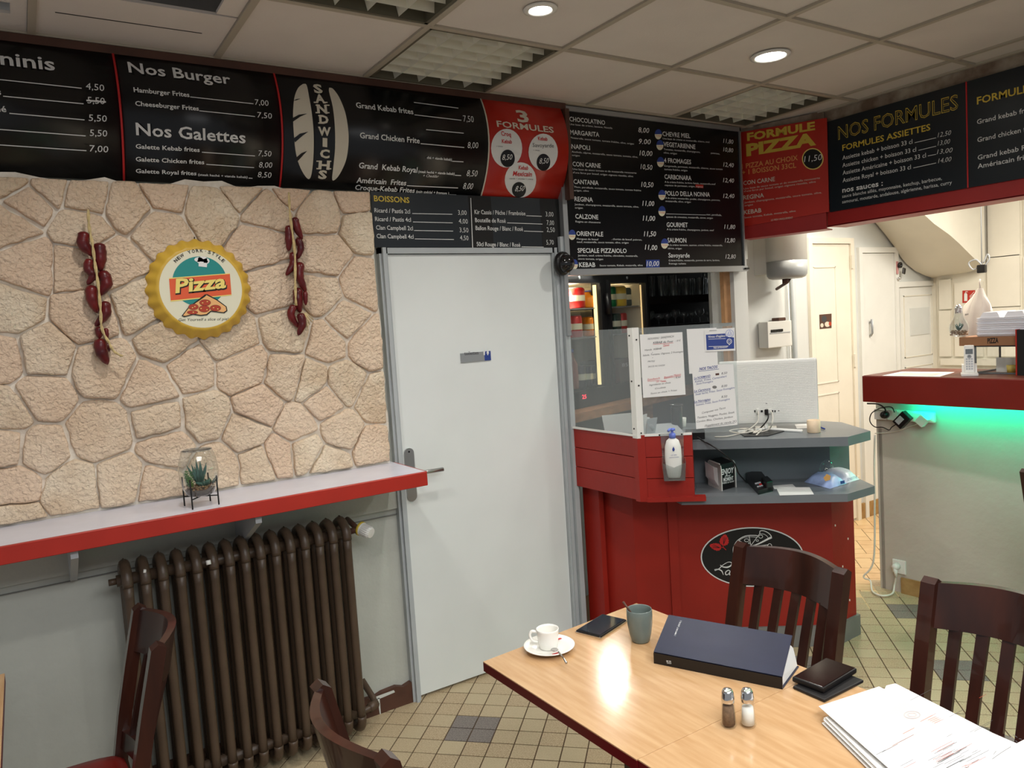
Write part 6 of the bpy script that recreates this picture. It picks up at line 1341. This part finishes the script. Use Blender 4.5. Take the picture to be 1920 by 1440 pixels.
# ================================================================== HALL THINGS
YH = 3.48
wc0 = atY(1474, 470, 3.30); R_ = 37*depth(wc0)/FPX
ht = thing('water_heater', 'round white water heater with grey lower band high on the hall wall', 'water heater', (wc0.x, 3.30, atY(1474, 525, 3.3).z))
zb_ = atY(1474, 523, 3.3).z; zg_ = atY(1474, 490, 3.3).z
MB().lathe([(R_*.93, zg_), (R_, zg_+.003), (R_, zg_+.45), (R_*.9, zg_+.5), (.0001, zg_+.51)], (wc0.x, 3.30, 0), 36).build('tank', 'plastic', ht)
MB().lathe([(.0001, zb_), (R_*.7, zb_), (R_*.88, zb_+.008), (R_*.97, zb_+.025), (R_*.995, zb_+.05), (R_*.998, zg_)], (wc0.x, 3.30, 0), 36).build('lower_band', 'heater_low', ht)
MB().box(wc0.x-.1, wc0.x-.04, 3.34, 3.486, zb_+.04, zg_+.4).build('wall_bracket', 'plastic', ht); MB().tube([(wc0.x-.02, 3.3, zb_+.002), (wc0.x-.02, 3.3, zb_-.03)], .02, 10).tube([(wc0.x+.03, 3.3, zb_+.002), (wc0.x+.03, 3.32, zb_-.02), (wc0.x+.08, 3.45, zb_-.06)], .01, 8).build('pipe_stub', 'brown', ht)
xp = atY(1481, 600, 3.46).x; xq = atY(1489, 600, 3.46).x
pi_ = thing('heating_pipes', 'vertical grey painted pipes beside the fuse box in the hall', 'pipe', (xp, 3.46, 0)); MB().tube([(xp, 3.465, .05), (xp, 3.465, zb_)], .006, 8).build('thin_pipe', 'whitewall', pi_); MB().tube([(xq, 3.46, .05), (xq, 3.46, 2.3)], .016, 10).build('thick_pipe', 'greyframe', pi_)
a, b = atY(1441, 653, 3.40), atY(1484, 600, 3.40)
fb = thing('fuse_box', 'white plastic fuse box with black breakers on the hall wall', 'fuse box', (a.x, 3.45, a.z)); MB().rbox(a.x, b.x, 3.40, 3.48, a.z, b.z, .006, 2).build('housing', 'plastic', fb)
zc = (a.z+b.z)/2+.022
for k in range(9): x = a.x+.03+.0145*k*.95; MB().box(x, x+.010, 3.392, 3.401, zc-.006, zc+.012).build('breaker', 'blackpl', fb)
MB().box(a.x+.02, b.x-.02, 3.396, 3.401, zc-.016, zc-.010).build('breaker_rail', 'greyplastic', fb)
q = atY(1460, 597, 3.44); rt = thing('small_router', 'small dark router box lying on top of the fuse box', 'electronic device', (q.x, 3.44, b.z)); MB().rbox(q.x-.04, q.x+.04, 3.41, 3.47, b.z, b.z+.022, .004, 1).build('case', 'brown', rt)
S35 = Surf((0, 3.4775, 0), (1, 0, 0), eps=0)
st = thing('photo_sticker', 'small dark photo sticker on the narrow cream door', 'sticker', tuple(atY(1548, 615, 3.4775))); P = [S35.p(*S35.hit(x, y), .001) for x, y in ((1536, 590), (1559, 588), (1559, 615), (1537, 617))]; MB().extrude(P, (0, .001, 0)).build('sticker', 'brown', st)
ik = Ink(S35); ik.disc(1545, 598, 5, 6, 'darkprint', .0014); ik.disc(1551, 608, 5, 5, 'cream_print', .0014); ik.disc(1556, 607, 2.5, 4, 'sal', .0018); ik.disc(1541, 610, 3, 4, 'cream_print', .0014); ik.done(st, {'darkprint': 'print', 'cream_print': 'print', 'sal': 'print'})
q = atY(1690, 495, 3.44); kh = thing('hanging_keys', 'dark bunch of keys and tags hanging beside the hall cupboard door', 'keys', tuple(q)); 
mk = MB(); mk.lathe([(.012, -.006), (.024, -.006), (.024, .006), (.012, .006), (.012, -.006)], atY(1688, 497, 3.44), 16, Matrix.Rotation(PI/2, 4, 'X')); c = atY(1695, 508, 3.44); mk.rbox(-.017, .017, -.006, .006, -.024, .024, .003, 1, Matrix.Translation(c) @ Matrix.Rotation(.25, 4, 'Y')); mk.build('key_tags', 'blackpl', kh); c = atY(1682, 502, 3.46); MB().box(c.x-.012, c.x+.012, 3.455, 3.46, c.z-.05, c.z+.05).build('pink_card', mat('pink card', (206, 150, 150), .6), kh)
MB().lathe([(.0001, -.01), (.012, -.01), (.015, 0), (.012, .01), (.0001, .01)], atY(1686, 522, 3.45), 12).build('metal_hook', 'chrome', kh)
q = atX(1841, 504, 5.9); jc = thing('hanging_camera', 'small black camera with trailing wires hanging by the stair corner', 'camera', tuple(q)); MB().rbox(q.x-.02, q.x+.02, q.y-.028, q.y+.028, q.z-.03, q.z+.03, .008, 2).build('body', 'blackpl', jc); MB().tube(spl([q+Vector((0, 0, .03)), q+Vector((0, .04, .07)), q+Vector((0, .09, .05)), q+Vector((0, .06, .0)), q+Vector((0, .02, .02))], 5), .006, 6).tube(spl([q, q+Vector((0, -.05, .06)), q+Vector((0, -.04, .1)), q+Vector((0, -.01, .04))], 5), .005, 6).tube([q+Vector((0, 0, .02)), q+Vector((0, .0, .9))], .004, 6).build('wires', 'greyplastic', jc)

# ================================================================== TABLES, CHAIRS, TABLETOP THINGS
def table(label, P, z=.75, th=.028, group='oak-topped café tables', legs=False):
    P = [Vector((x, y, 0)) for x, y in P]; c = sum(P, Vector())/len(P); t = thing('cafe_table', label, 'table', (c.x, c.y, 0), group)
    Q = [c+(p-c)*.9992 for p in P]; MB().extrude([(p.x, p.y, z-.003) for p in Q], (0, 0, .003)).build('oak_top', 'oak', t)
    MB().extrude([(p.x, p.y, z-th) for p in P], (0, 0, th-.0028)).build('edge_band', 'maroon', t)
    if legs:
        for p in P: d = c+(p-c)*.87; MB().box(d.x-.024, d.x+.024, d.y-.024, d.y+.024, 0, z-th).build('leg', 'wood_dark', t)
    else:
        MB().box(c.x-.04, c.x+.04, c.y-.04, c.y+.04, .05, z-th-.02).build('pedestal', 'wood_dark', t); MB().box(c.x-.2, c.x+.2, c.y-.2, c.y+.2, z-th-.02, z-th).build('top_plate', 'wood_dark', t)
        MB().rbox(c.x-.24, c.x+.24, c.y-.03, c.y+.03, 0, .05, .008, 2).rbox(c.x-.03, c.x+.03, c.y-.24, c.y+.24, .0005, .0505, .008, 2).build('cross_base', 'wood_dark', t)
    return t
table('oak-topped table nearest the white door, carrying the coffee cup and navy book', [(1.027, 1.199), (1.652, 1.194), (1.636, 1.868), (1.019, 1.830)])
table('oak-topped table under the papers in the bottom right corner', [(1.032, .50), (1.668, .50), (1.660, 1.1935), (1.030, 1.1985)], legs=True)
table('oak-topped table cut off at the left edge of the photo', [(-.80, 2.02), (-.128, 2.02), (-.128, 2.722), (-.80, 2.722)])
CH = thing('slat_back_chair', 'x', 'chair', (0, 0, 0), 'dark slat-back café chairs')
def make_chair():
    # local: seat centre at the origin, facing +x
    bx = lambda z: -.245+.075*min(1, z/.45)**.8 if z < .46 else -.17-.095*((z-.46)/.45)**1.15
    for s in (-1, 1):
        mb = MB(); zs_ = [0, .15, .3, .46, .6, .75, .905]
        for i in range(6):
            z0, z1 = zs_[i], zs_[i+1]; w = .019
            for z in (z0,): pass
            v = [(bx(z0)-w, s*.185-.020, z0), (bx(z0)+w, s*.185-.020, z0), (bx(z0)+w, s*.185+.020, z0), (bx(z0)-w, s*.185+.020, z0), (bx(z1)-w, s*.185-.020, z1), (bx(z1)+w, s*.185-.020, z1), (bx(z1)+w, s*.185+.020, z1), (bx(z1)-w, s*.185+.020, z1)]
            mb.add(v, [(0, 1, 5, 4), (1, 2, 6, 5), (2, 3, 7, 6), (3, 0, 4, 7)]+([(0, 3, 2, 1)] if i == 0 else []))
        x = bx(.905); y = s*.185; w = .019; mb.add([(x-w, y-.02, .905), (x+w, y-.02, .905), (x+w, y+.02, .905), (x-w, y+.02, .905), (x, y-.02, .918), (x, y+.02, .918)], [(0, 1, 4), (1, 2, 5, 4), (2, 3, 5), (3, 0, 4, 5)])
        mb.build('back_post', 'wood_dark', CH)
        MB().extrude([(.165, s*.185-.019, 0), (.20, s*.185-.019, 0), (.205, s*.185-.019, .44), (.16, s*.185-.019, .44)], (0, .038, 0)).build('front_leg', 'wood_dark', CH)
    def bow(y, d=.062): return -d*math.cos(y/.185*PI/2)
    def rail(z0, z1, th, nme, d):
        vs = []; n = 14; ys = [-.17+.34*i/n for i in range(n+1)]
        for y in ys:
            for z in (z0, z1):
                x = bx(z)+bow(y, d); vs += [(x-th/2, y, z+(.0 if z == z0 else .008*math.cos(y/.185*PI/2))), (x+th/2, y, z+(.0 if z == z0 else .008*math.cos(y/.185*PI/2)))]
        mb = MB()
        for (p, q) in ((0, 1), (3, 2), (2, 0), (1, 3)):
            mb.add([vs[4*i+w] for i in range(n+1) for w in (p, q)], [(2*i, 2*i+2, 2*i+3, 2*i+1) for i in range(n)], True)
        mb.add([vs[i] for i in (0, 1, 3, 2)]+[vs[4*n+i] for i in (0, 2, 3, 1)], [(0, 1, 2, 3), (4, 5, 6, 7)])
        return mb.build(nme, 'wood_dark', CH)
    rail(.785, .905, .022, 'top_rail', .062); rail(.50, .55, .02, 'lower_rail', .035)
    for k in range(5):
        y = -.122+.061*k; mb = MB(); zs_ = [.545, .67, .79]; w = .0155; pts = [(bx(z)+bow(y, .035+.027*(z-.54)/.25), z) for z in zs_]
        for i in range(2):
            (x0, z0), (x1, z1) = pts[i], pts[i+1]; t = .006
            mb.add([(x0-t, y-w, z0), (x0+t, y-w, z0), (x0+t, y+w, z0), (x0-t, y+w, z0), (x1-t, y-w, z1), (x1+t, y-w, z1), (x1+t, y+w, z1), (x1-t, y+w, z1)], [(0, 1, 5, 4), (1, 2, 6, 5), (2, 3, 7, 6), (3, 0, 4, 7)])
        mb.build('slat', 'wood_dark', CH)
    MB().box(-.17, .20, -.185, -.165, .40, .445).box(-.17, .20, .165, .185, .40, .445).box(.18, .20, -.17, .17, .40, .445).box(-.18, -.16, -.17, .17, .40, .445).build('seat_frame', 'wood_dark', CH)
    bm = MB(); n = 12; vs = []; fs = []
    for s in (0, 1):
        for i in range(n+1):
            for j in range(n+1):
                a, b = i/n*2-1, j/n*2-1; hw = .205-.012*(1-a)/2
                x, y = .02+.205*a*(1-.04*b*b), hw*b*(1-.04*a*a); e = ((1-a**6)*(1-b**6)); vs.append((x, y, .447+(.02+.034*e**.5) * s))
    N = (n+1)**2
    for s in (0, 1):
        for i in range(n):
            for j in range(n): q = s*N+i*(n+1)+j; fs.append((q, q+n+1, q+n+2, q+1) if s else (q, q+1, q+n+2, q+n+1))
    for i in range(n):
        for (p, q) in ((i*(n+1), (i+1)*(n+1)), (i*(n+1)+n, (i+1)*(n+1)+n), (i, i+1), (n*(n+1)+i, n*(n+1)+i+1)): fs.append((p, q, q+N, p+N))
    bm.add(vs, fs, True).build('seat_pad', 'redvinyl', CH)
    MB().box(-.185, .185, -.19, -.172, .17, .195).box(-.185, .185, .172, .19, .17, .195).box(-.01, .01, -.18, .18, .172, .192).build('stretcher', 'wood_dark', CH)
make_chair()
spots = [(1.715, 1.525, PI, 'dark slat-back wooden chair between the navy book and the red kiosk front'),
         (1.815, .945, PI, 'dark slat-back wooden chair behind the papers, cut by the right edge'),
         (.765, 1.48, 0, 'dark chair at the bottom edge seen over its curved back, left of the oak table'),
         (-.03, 2.365, PI, 'dark chair with red seat in front of the radiator at the bottom left'),
         (3.915, 1.36, math.radians(-4), 'dark chair almost out of frame by the grey bar wall at the far right')]
for k, (x, y, r, lb_) in enumerate(spots):
    c = CH if k == 0 else copytree(CH); c.location = (x, y, 0); c.rotation_euler = (0, 0, r); c['label'] = lb_

ZT_ = .7502
TZ = lambda px, py, z=ZT_: atZ(px, py, z)
# saucer, cup, spoon
sc_ = Vector((1.205, 1.765, ZT_))
t = thing('saucer', 'white saucer with small red marks under the espresso cup', 'saucer', tuple(sc_)); MB().lathe([(.0001, .003), (.028, .003), (.03, 0), (.038, .001), (.062, .010), (.074, .016), (.0745, .018), (.072, .0185), (.058, .0125), (.036, .0065), (.0001, .006)], sc_, 48).build('dish', 'porc', t)
mk = MB(); 
for a in (-1.9, .35): c = sc_+Vector((.057*math.cos(a), .057*math.sin(a), .0132)); mk.extrude([c+Vector(v) for v in ((-.010, -.003, 0), (.010, -.004, 0), (.011, .003, 0), (-.008, .004, 0))], (0, 0, .0006))
mk.build('red_mark', 'redprint', t)
cc = sc_+Vector((.0, .004, .007)); t = thing('espresso_cup', 'white empty espresso cup standing on the saucer', 'cup', tuple(cc))
MB().lathe([(.0001, 0), (.024, 0), (.0265, .003), (.029, .020), (.0325, .052), (.033, .057), (.0315, .058), (.030, .052), (.0265, .02), (.024, .008), (.0001, .007)], cc, 36).build('bowl', 'porc', t)
hd_ = Vector((-.80, .60, 0)).normalized(); MB().tube(spl([cc+hd_*.030+Vector((0, 0, .047)), cc+hd_*.046+Vector((0, 0, .050)), cc+hd_*.052+Vector((0, 0, .038)), cc+hd_*.044+Vector((0, 0, .022)), cc+hd_*.028+Vector((0, 0, .018))], 5), .0042, 8).build('handle', 'porc', t)
MB().lathe([(.0001, .0108), (.0243, .0108), (.0246, .0118), (.0001, .0119)], cc, 24).build('coffee_residue', mat('coffee foam', (196, 176, 150), .6), t)
t = thing('teaspoon', 'small steel teaspoon lying on the saucer right of the cup', 'spoon', tuple(TZ(1050, 1215))); a, b = TZ(1047, 1222, ZT_+.02), TZ(1062, 1243, ZT_+.018)
MB().tube([a, a.lerp(b, .5)+Vector((0, 0, .003)), b], [.0022, .002, .0035], 8).build('stem', 'steel', t); MB().lathe([(.0001, -.002), (.009, -.001), (.011, .002), (.009, .001), (.0001, -.0005)], a+Vector((-.004, .012, .002)), 16).build('bowl', 'steel', t)
# smartphone by the door side
def flatbox(name, label, cat, pts, z, h, m, r=.01, parts=()):
    P = [TZ(*p, z) for p in pts]; c = sum(P, Vector())/4; u = ((P[3]-P[0])+(P[2]-P[1]))/2; v = ((P[1]-P[0])+(P[2]-P[3]))/2; lu, lv = u.length, v.length; u.normalize(); v = Vector((-u.y, u.x, 0))
    Mx = Matrix(((u.x, v.x, 0, c.x), (u.y, v.y, 0, c.y), (0, 0, 1, z), (0, 0, 0, 1))); t = thing(name, label, cat, (c.x, c.y, z)); MB().rbox(-lu/2, lu/2, -lv/2, lv/2, 0, h, min(r, h*.45), 2, Mx).build('body', m, t); return t, Mx, lu, lv
t, Mx, lu, lv = flatbox('smartphone', 'smartphone in a clear bumper case beside the grey-green mug, sky reflected in it', 'smartphone', [(1081, 1186), (1125, 1200), (1175, 1167), (1130, 1156)], ZT_, .010, 'blackpl')
MB().rbox(-lu/2+.005, lu/2-.005, -lv/2+.005, lv/2-.005, .0095, .0112, .0006, 1, Mx).build('screen', 'screen', t); MB().rbox(-lu/2-.001, lu/2+.001, -lv/2-.001, lv/2+.001, .0, .006, .002, 2, Mx).build('bumper', 'chrome', t)
# mug
mg = Vector((1.445, 1.640, ZT_)); t = thing('stoneware_mug', 'grey-green handleless stoneware cup with a spoon in it beside the navy book', 'cup', tuple(mg))
MB().lathe([(.0001, .003), (.020, .003), (.024, 0), (.027, .004), (.032, .025), (.0365, .055), (.0375, .08), (.037, .095), (.036, .097), (.0345, .095), (.0345, .08), (.033, .055), (.028, .02), (.0001, .012)], mg, 40).build('body', 'stoneware', t)
MB().lathe([(.0001, .06), (.0335, .06), (.0335, .0605), (.0001, .0608)], mg, 24).build('drink', mat('grey drink', (110, 116, 110), .2), t)
t = thing('coffee_spoon', 'thin brown spoon handle sticking out of the grey-green cup', 'spoon', tuple(mg)); MB().tube([mg+Vector((.01, .0, .03)), mg+Vector((-.024, .018, .095)), mg+Vector((-.034, .030, .118))], [.003, .003, .0036], 8).build('handle', 'brown', t)
# navy book
A0, B0, C0, D0 = TZ(1227, 1243), TZ(1468, 1292), TZ(1498, 1251), None
D0 = A0+(C0-B0)*1.03
def top_at(px, py, base):   # height of the cover over a base point
    n = (B0-A0).normalized(); s = Surf(base, n, eps=0); return None
hS = .030
A1, B1 = A0+Vector((0, 0, hS)), B0+Vector((0, 0, hS))
C1 = C0+Vector((-.008, -.012, .098)); D1 = D0+Vector((-.008, -.010, .098))
# solve the back edge heights so the cover meets the measured corners
def lift(base, px, py):
    v = ray(px, py); best = None
    for k in range(60, 160): 
        z = ZT_+k*.001; q = atZ(px, py, z); d = (Vector((q.x, q.y))-Vector((base.x, base.y))).length
        if best is None or d < best[0]: best = (d, q)
    return best[1]
C1 = lift(C0+(B0-C0)*.12, 1486, 1193); D1 = lift(D0+(A0-D0)*.12, 1254, 1154)
bk = thing('navy_ledger', 'thick navy blue hardback ledger lying wedge-shaped on the oak table', 'book', tuple(A0))
dn = (B0-A0).normalized()
def slab(mb, P, n, th): return mb.extrude(P, n*th)
nt_ = (B1-A1).cross(D1-A1).normalized(); nt_ = nt_ if nt_.z > 0 else -nt_
slab(MB(), [A1, B1, C1, D1], nt_, .003).build('front_cover', 'navy', bk)
MB().extrude([A0, B0, C0, D0], (0, 0, .003)).build('back_cover', 'navy', bk)
no = (A0-D0).normalized(); MB().extrude([A0, B0, B1, A1], no*.003).build('spine', 'blackpl', bk)
i0, i1 = .006, .975
pg = MB(); L0 = [A0+dn*i0+(D0-A0)*.03+Vector((0, 0, .0035)), A1+dn*i0+(D1-A1)*.03-Vector((0, 0, .001)), D1+dn*i0+(A1-D1)*.16-Vector((0, 0, .006)), (D1*.62+D0*.38)+dn*i0+(A0-D0)*.03, (D1*.3+D0*.7)+dn*i0+(A0-D0)*.015, D0+dn*i0+(A0-D0)*.03+Vector((0, 0, .0035))]
ln = (B0-A0).length-.010; pg.extrude(L0, dn*ln); pg.build('page_block', 'paper', bk)
SBk = Surf(A1+nt_*.0034, dn, (D1-A1), eps=.0004); ik = Ink(SBk, (1210, 1130, .161458))
vs_, fs_g = glyphs('| IMPORT (2023) |', .01, 0); pA, pB = ik.P(352, 385), ik.P(424, 212); U = Vector((pB[0]-pA[0], pB[1]-pA[1])); xs_ = [v[0] for v in vs_]; w0 = min(xs_); ww = max(xs_)-w0; H = Vector((-U.y, U.x)).normalized()*.0045/.73
mbt = MB().add([SBk.p(pA[0]+U.x*(x-w0)/ww+H.x*y, pA[1]+U.y*(x-w0)/ww+H.y*y, .0006) for x, y in vs_], fs_g); mbt.build('cover_lettering', 'white', bk)
SSp = Surf(A0+no*.0034, dn, eps=.0004); ik = Ink(SSp, (1210, 1130, .161458)); ik.text('20 22', 243, 686, 300, 692, 18, 'white', .02); ik.text('2023', 250, 705, 302, 711, 14, 'white', .01); ik.done(bk, {'white': 'spine_lettering'})
# leather case + phone
t, Mx, lu, lv = flatbox('phone_case', 'flat black leather folio case under the dark smartphone', 'phone case', [(1487, 1292), (1545, 1318), (1620, 1281), (1560, 1256)], ZT_, .008, 'leather')
P = [TZ(1484, 1283), TZ(1500, 1275), TZ(1512, 1284)]
MB().extrude([TZ(1452+45, 1272), TZ(1480+30, 1268), TZ(1520, 1283), TZ(1505, 1290)], (0, 0, .004)).build('strap', 'leather', t)
t, Mx, lu, lv = flatbox('smartphone', 'dark smartphone lying on the black leather case near the papers', 'smartphone', [(1482, 1278), (1547, 1302), (1604, 1262), (1552, 1242)], ZT_+.0085, .014, 'blackpl', .005)
MB().rbox(-lu/2+.004, lu/2-.004, -lv/2+.004, lv/2-.004, .0135, .0150, .0006, 1, Mx).build('screen', 'screen2', t)
# salt and pepper
for (x, y, lab, fill) in ((1.280, 1.166, 'glass pepper shaker with steel top, left of the salt', 'pepper'), (1.314, 1.139, 'glass salt shaker with steel top, right of the pepper', 'salt')):
    c = Vector((x, y, ZT_)); t = thing('pepper_shaker' if fill == 'pepper' else 'salt_shaker', lab, 'shaker', tuple(c), 'salt and pepper pair')
    vs = []; prof = [(.0001, .0), (.0165, 0), (.0185, .003), (.0170, .012), (.0150, .052), (.0135, .060), (.0125, .063)]
    for r, z in prof:
        for k in range(16):
            a = 2*PI*k/16; rr = r*(1 if k % 2 == 0 else .93); vs.append(c+Vector((rr*math.cos(a), rr*math.sin(a), z)))
    MB().add(vs, [(i*16+k, i*16+(k+1) % 16, (i+1)*16+(k+1) % 16, (i+1)*16+k) for i in range(6) for k in range(16)]).build('glass_jar', 'tumbler' if fill == 'x' else 'glass', t)
    MB().lathe([(.0001, .006), (.0145, .006), (.0138, .03), (.0125, .050 if fill == 'pepper' else .046), (.0001, .050 if fill == 'pepper' else .046)], c, 16).build('contents', fill, t)
    MB().lathe([(.0145, .058), (.0150, .060), (.0150, .070), (.0140, .072), (.0135, .080), (.010, .087), (.0001, .090)], c, 24).build('cap', 'chrome', t)
# papers
def pile(lab, corners, z, n, jit, m='paper', nm='paper_stack'):
    P = [TZ(x, y, z+.001*n) for x, y in corners]; c = sum(P, Vector())/4; t = thing(nm, lab, 'paper', (c.x, c.y, z)); rnd = random.Random(len(lab))
    for k in range(n):
        o = Vector((rnd.uniform(-jit, jit), rnd.uniform(-jit, jit), 0)); zz_ = z+k*.0022+.0006; MB().extrude([(p.x+o.x, p.y+o.y, zz_) for p in P], (0, 0, .0018)).build('sheet', m, t)
    return t, P, z+n*.0022+.0006
t, P, zt_ = pile('lower stack of loose white papers on the oak table, bottom right corner', [(1548, 1352), (1672, 1300), (1990, 1440), (1760, 1560)], ZT_, 9, .006)
cs = [(1535, 1325), (1648, 1288), (1990, 1455), (1800, 1560)]
P = [TZ(x, y, zt_+.008) for x, y in cs]; t2 = thing('printed_form', 'top printed white form with a pinkish block lying on the stack of papers', 'paper', tuple(P[0])); MB().extrude(P, (0, 0, .0012)).build('sheet', 'paper', t2)
Q = [TZ(x, y, zt_+.004) for x, y in ((1662, 1286), (1679, 1282), (2000, 1446), (1900, 1500), (1640, 1330))]; t3 = thing('paper_sheet', 'white sheet sticking out behind the top printed form', 'paper', tuple(Q[0])); MB().extrude(Q, (0, 0, .001)).build('sheet', 'paper', t3)
SPp = Surf(P[0]+Vector((0, 0, .0013)), P[1]-P[0], Vector((0, 0, 1)).cross(P[1]-P[0]), eps=.0003); ik = Ink(SPp, (1660, 1280, .135417))
ik.poly([(-250, 600), (270, 240), (780, 520), (20, 930)], 'paper2', .0003)
rnd = random.Random(3)
for k in range(46):
    x0 = rnd.uniform(-150, 1500); y0 = rnd.uniform(60, 1100)
    if k > 16: x0, y0 = 700+rnd.uniform(-120, 500), 880+rnd.uniform(-60, 300)
    l = rnd.uniform(60, 330); ik.line(x0, y0+l*.52, x0+l, y0, 5, 'darkprint' if k % 3 else 'sal', .0006)
for k in range(3): ik.line(715, 1118+k*8, 1130, 882+k*8, 3, 'darkprint', .0008)
for k in range(4): ik.line(590+k*30, 520+k*14, 720+k*30, 465+k*14, 4, 'sal', .0008)
ik.ring(370, 450, 110, 50, 8, 'greyplastic', .0008); ik.ring(370, 450, 60, 26, 6, 'greyplastic', .0008)
ik.done(t2, {'paper2': 'pink_block', 'greyplastic': 'printed_lines', 'sal': 'red_printed_lines', 'darkprint': 'black_printed_lines'})
R_s = [TZ(x, y, zt_+.012) for x, y in ((1880, 1408), (1925, 1385), (2000, 1420), (1990, 1500), (1800, 1480))]; t4 = thing('paper_sheet', 'curled white letter with black handwriting at the lower right corner of the papers', 'paper', tuple(R_s[0])); MB().extrude(R_s, (0, 0, .001)).build('sheet', 'paper', t4)
ik = Ink(SPp, (1660, 1280, .135417))
for a, b, c, d in ((1720, 830, 1780, 880), (1765, 825, 1830, 860), (1850, 880, 1890, 890), (1730, 895, 1790, 930), (1800, 905, 1840, 940), (1480, 1165, 1740, 990), (1500, 1100, 1540, 1050)): ik.stroke([(a, b), ((a+c)/2, (b+d)/2-6), (c, d)], 7, 'darkprint', .012+.0036, 2)
ik.done(t4, {'darkprint': 'handwriting'})
# terrarium on the shelf
tc_ = Vector((.495, 2.865, zs)); tr = thing('glass_terrarium', 'glass terrarium bowl with succulents on a black wire stand on the white shelf', 'terrarium', tuple(tc_))
mb = MB()
for k in range(4):
    a = PI/4+PI/2*k+.12; x, y = tc_.x+.064*math.cos(a), tc_.y+.064*math.sin(a); mb.tube([(x, y, zs), (x, y, zs+.105)], .0026, 8)
mb.tube([(tc_.x+.064*math.cos(a), tc_.y+.064*math.sin(a), zs+.034) for a in (PI/4+.12, PI/4+PI+.12)], .0024, 6).tube([(tc_.x+.064*math.cos(a), tc_.y+.064*math.sin(a), zs+.034) for a in (3*PI/4+.12, 3*PI/4+PI+.12)], .0024, 6).build('wire_stand', 'blackm', tr)
gb = tc_+Vector((0, 0, .037)); MB().shell([(.0001, .001), (.036, .001), (.046, .006), (.058, .030), (.066, .065), (.067, .095), (.062, .13), (.053, .158), (.051, .163)], gb, 40).build('glass_bowl', 'bowl', tr)
MB().lathe([(.0503, .162), (.0522, .162), (.0522, .1645), (.0503, .1645), (.0503, .162)], gb, 40).build('rim', 'tumbler', tr)
mb = MB(); rnd = random.Random(5)
for k in range(230):
    z = rnd.random()*.036; r = (.036+z*.5)*math.sqrt(rnd.random()); a = rnd.uniform(0, 2*PI); c = gb+Vector((r*math.cos(a), r*math.sin(a), z+.004)); s = rnd.uniform(.002, .0045); mb.rbox(c.x-s, c.x+s, c.y-s*.8, c.y+s*.8, c.z-s*.8, c.z+s*.8, s*.4, 1)
tag(mb.build('gravel', 'gravel', tr), kind='stuff')
MB().lathe([(.0001, .003), (.035, .003), (.045, .008), (.050, .024), (.0001, .028)], gb, 24).build('soil', mat('soil', (86, 76, 66), .9, noise=.3, nscale=90), tr)
succ(tr, gb+Vector((.0, .0, .035)), 13, .085, .006, 'blueleaf', up=1.0, seed=2)
succ(tr, gb+Vector((.012, -.018, .038)), 16, .03, .008, 'blueleaf', up=.3, seed=4)
mb = MB(); rnd = random.Random(8)
for k in range(6):
    b0 = gb+Vector((-.030+rnd.uniform(-.008, .012), rnd.uniform(-.02, .01), .034)); d = Vector((rnd.uniform(-.28, .12), rnd.uniform(-.2, .2), 1)).normalized(); L = rnd.uniform(.035, .07)
    for q in range(9):
        c = b0+d*L*q/9; 
        for s in (0, 2.1, 4.2): dd = Vector((math.cos(s+q), math.sin(s+q), .5)); mb.tube([c, c+dd*.009], [.0022, .0008], 4)
mb.build('fern_succulent', 'greenleaf', tr)
succ(tr, gb+Vector((.036, -.008, .036)), 14, .032, .0035, mat('dark succulent', (46, 74, 50), .5), up=.5, seed=9)

# the prototype chair is the first chair; nothing else is left over
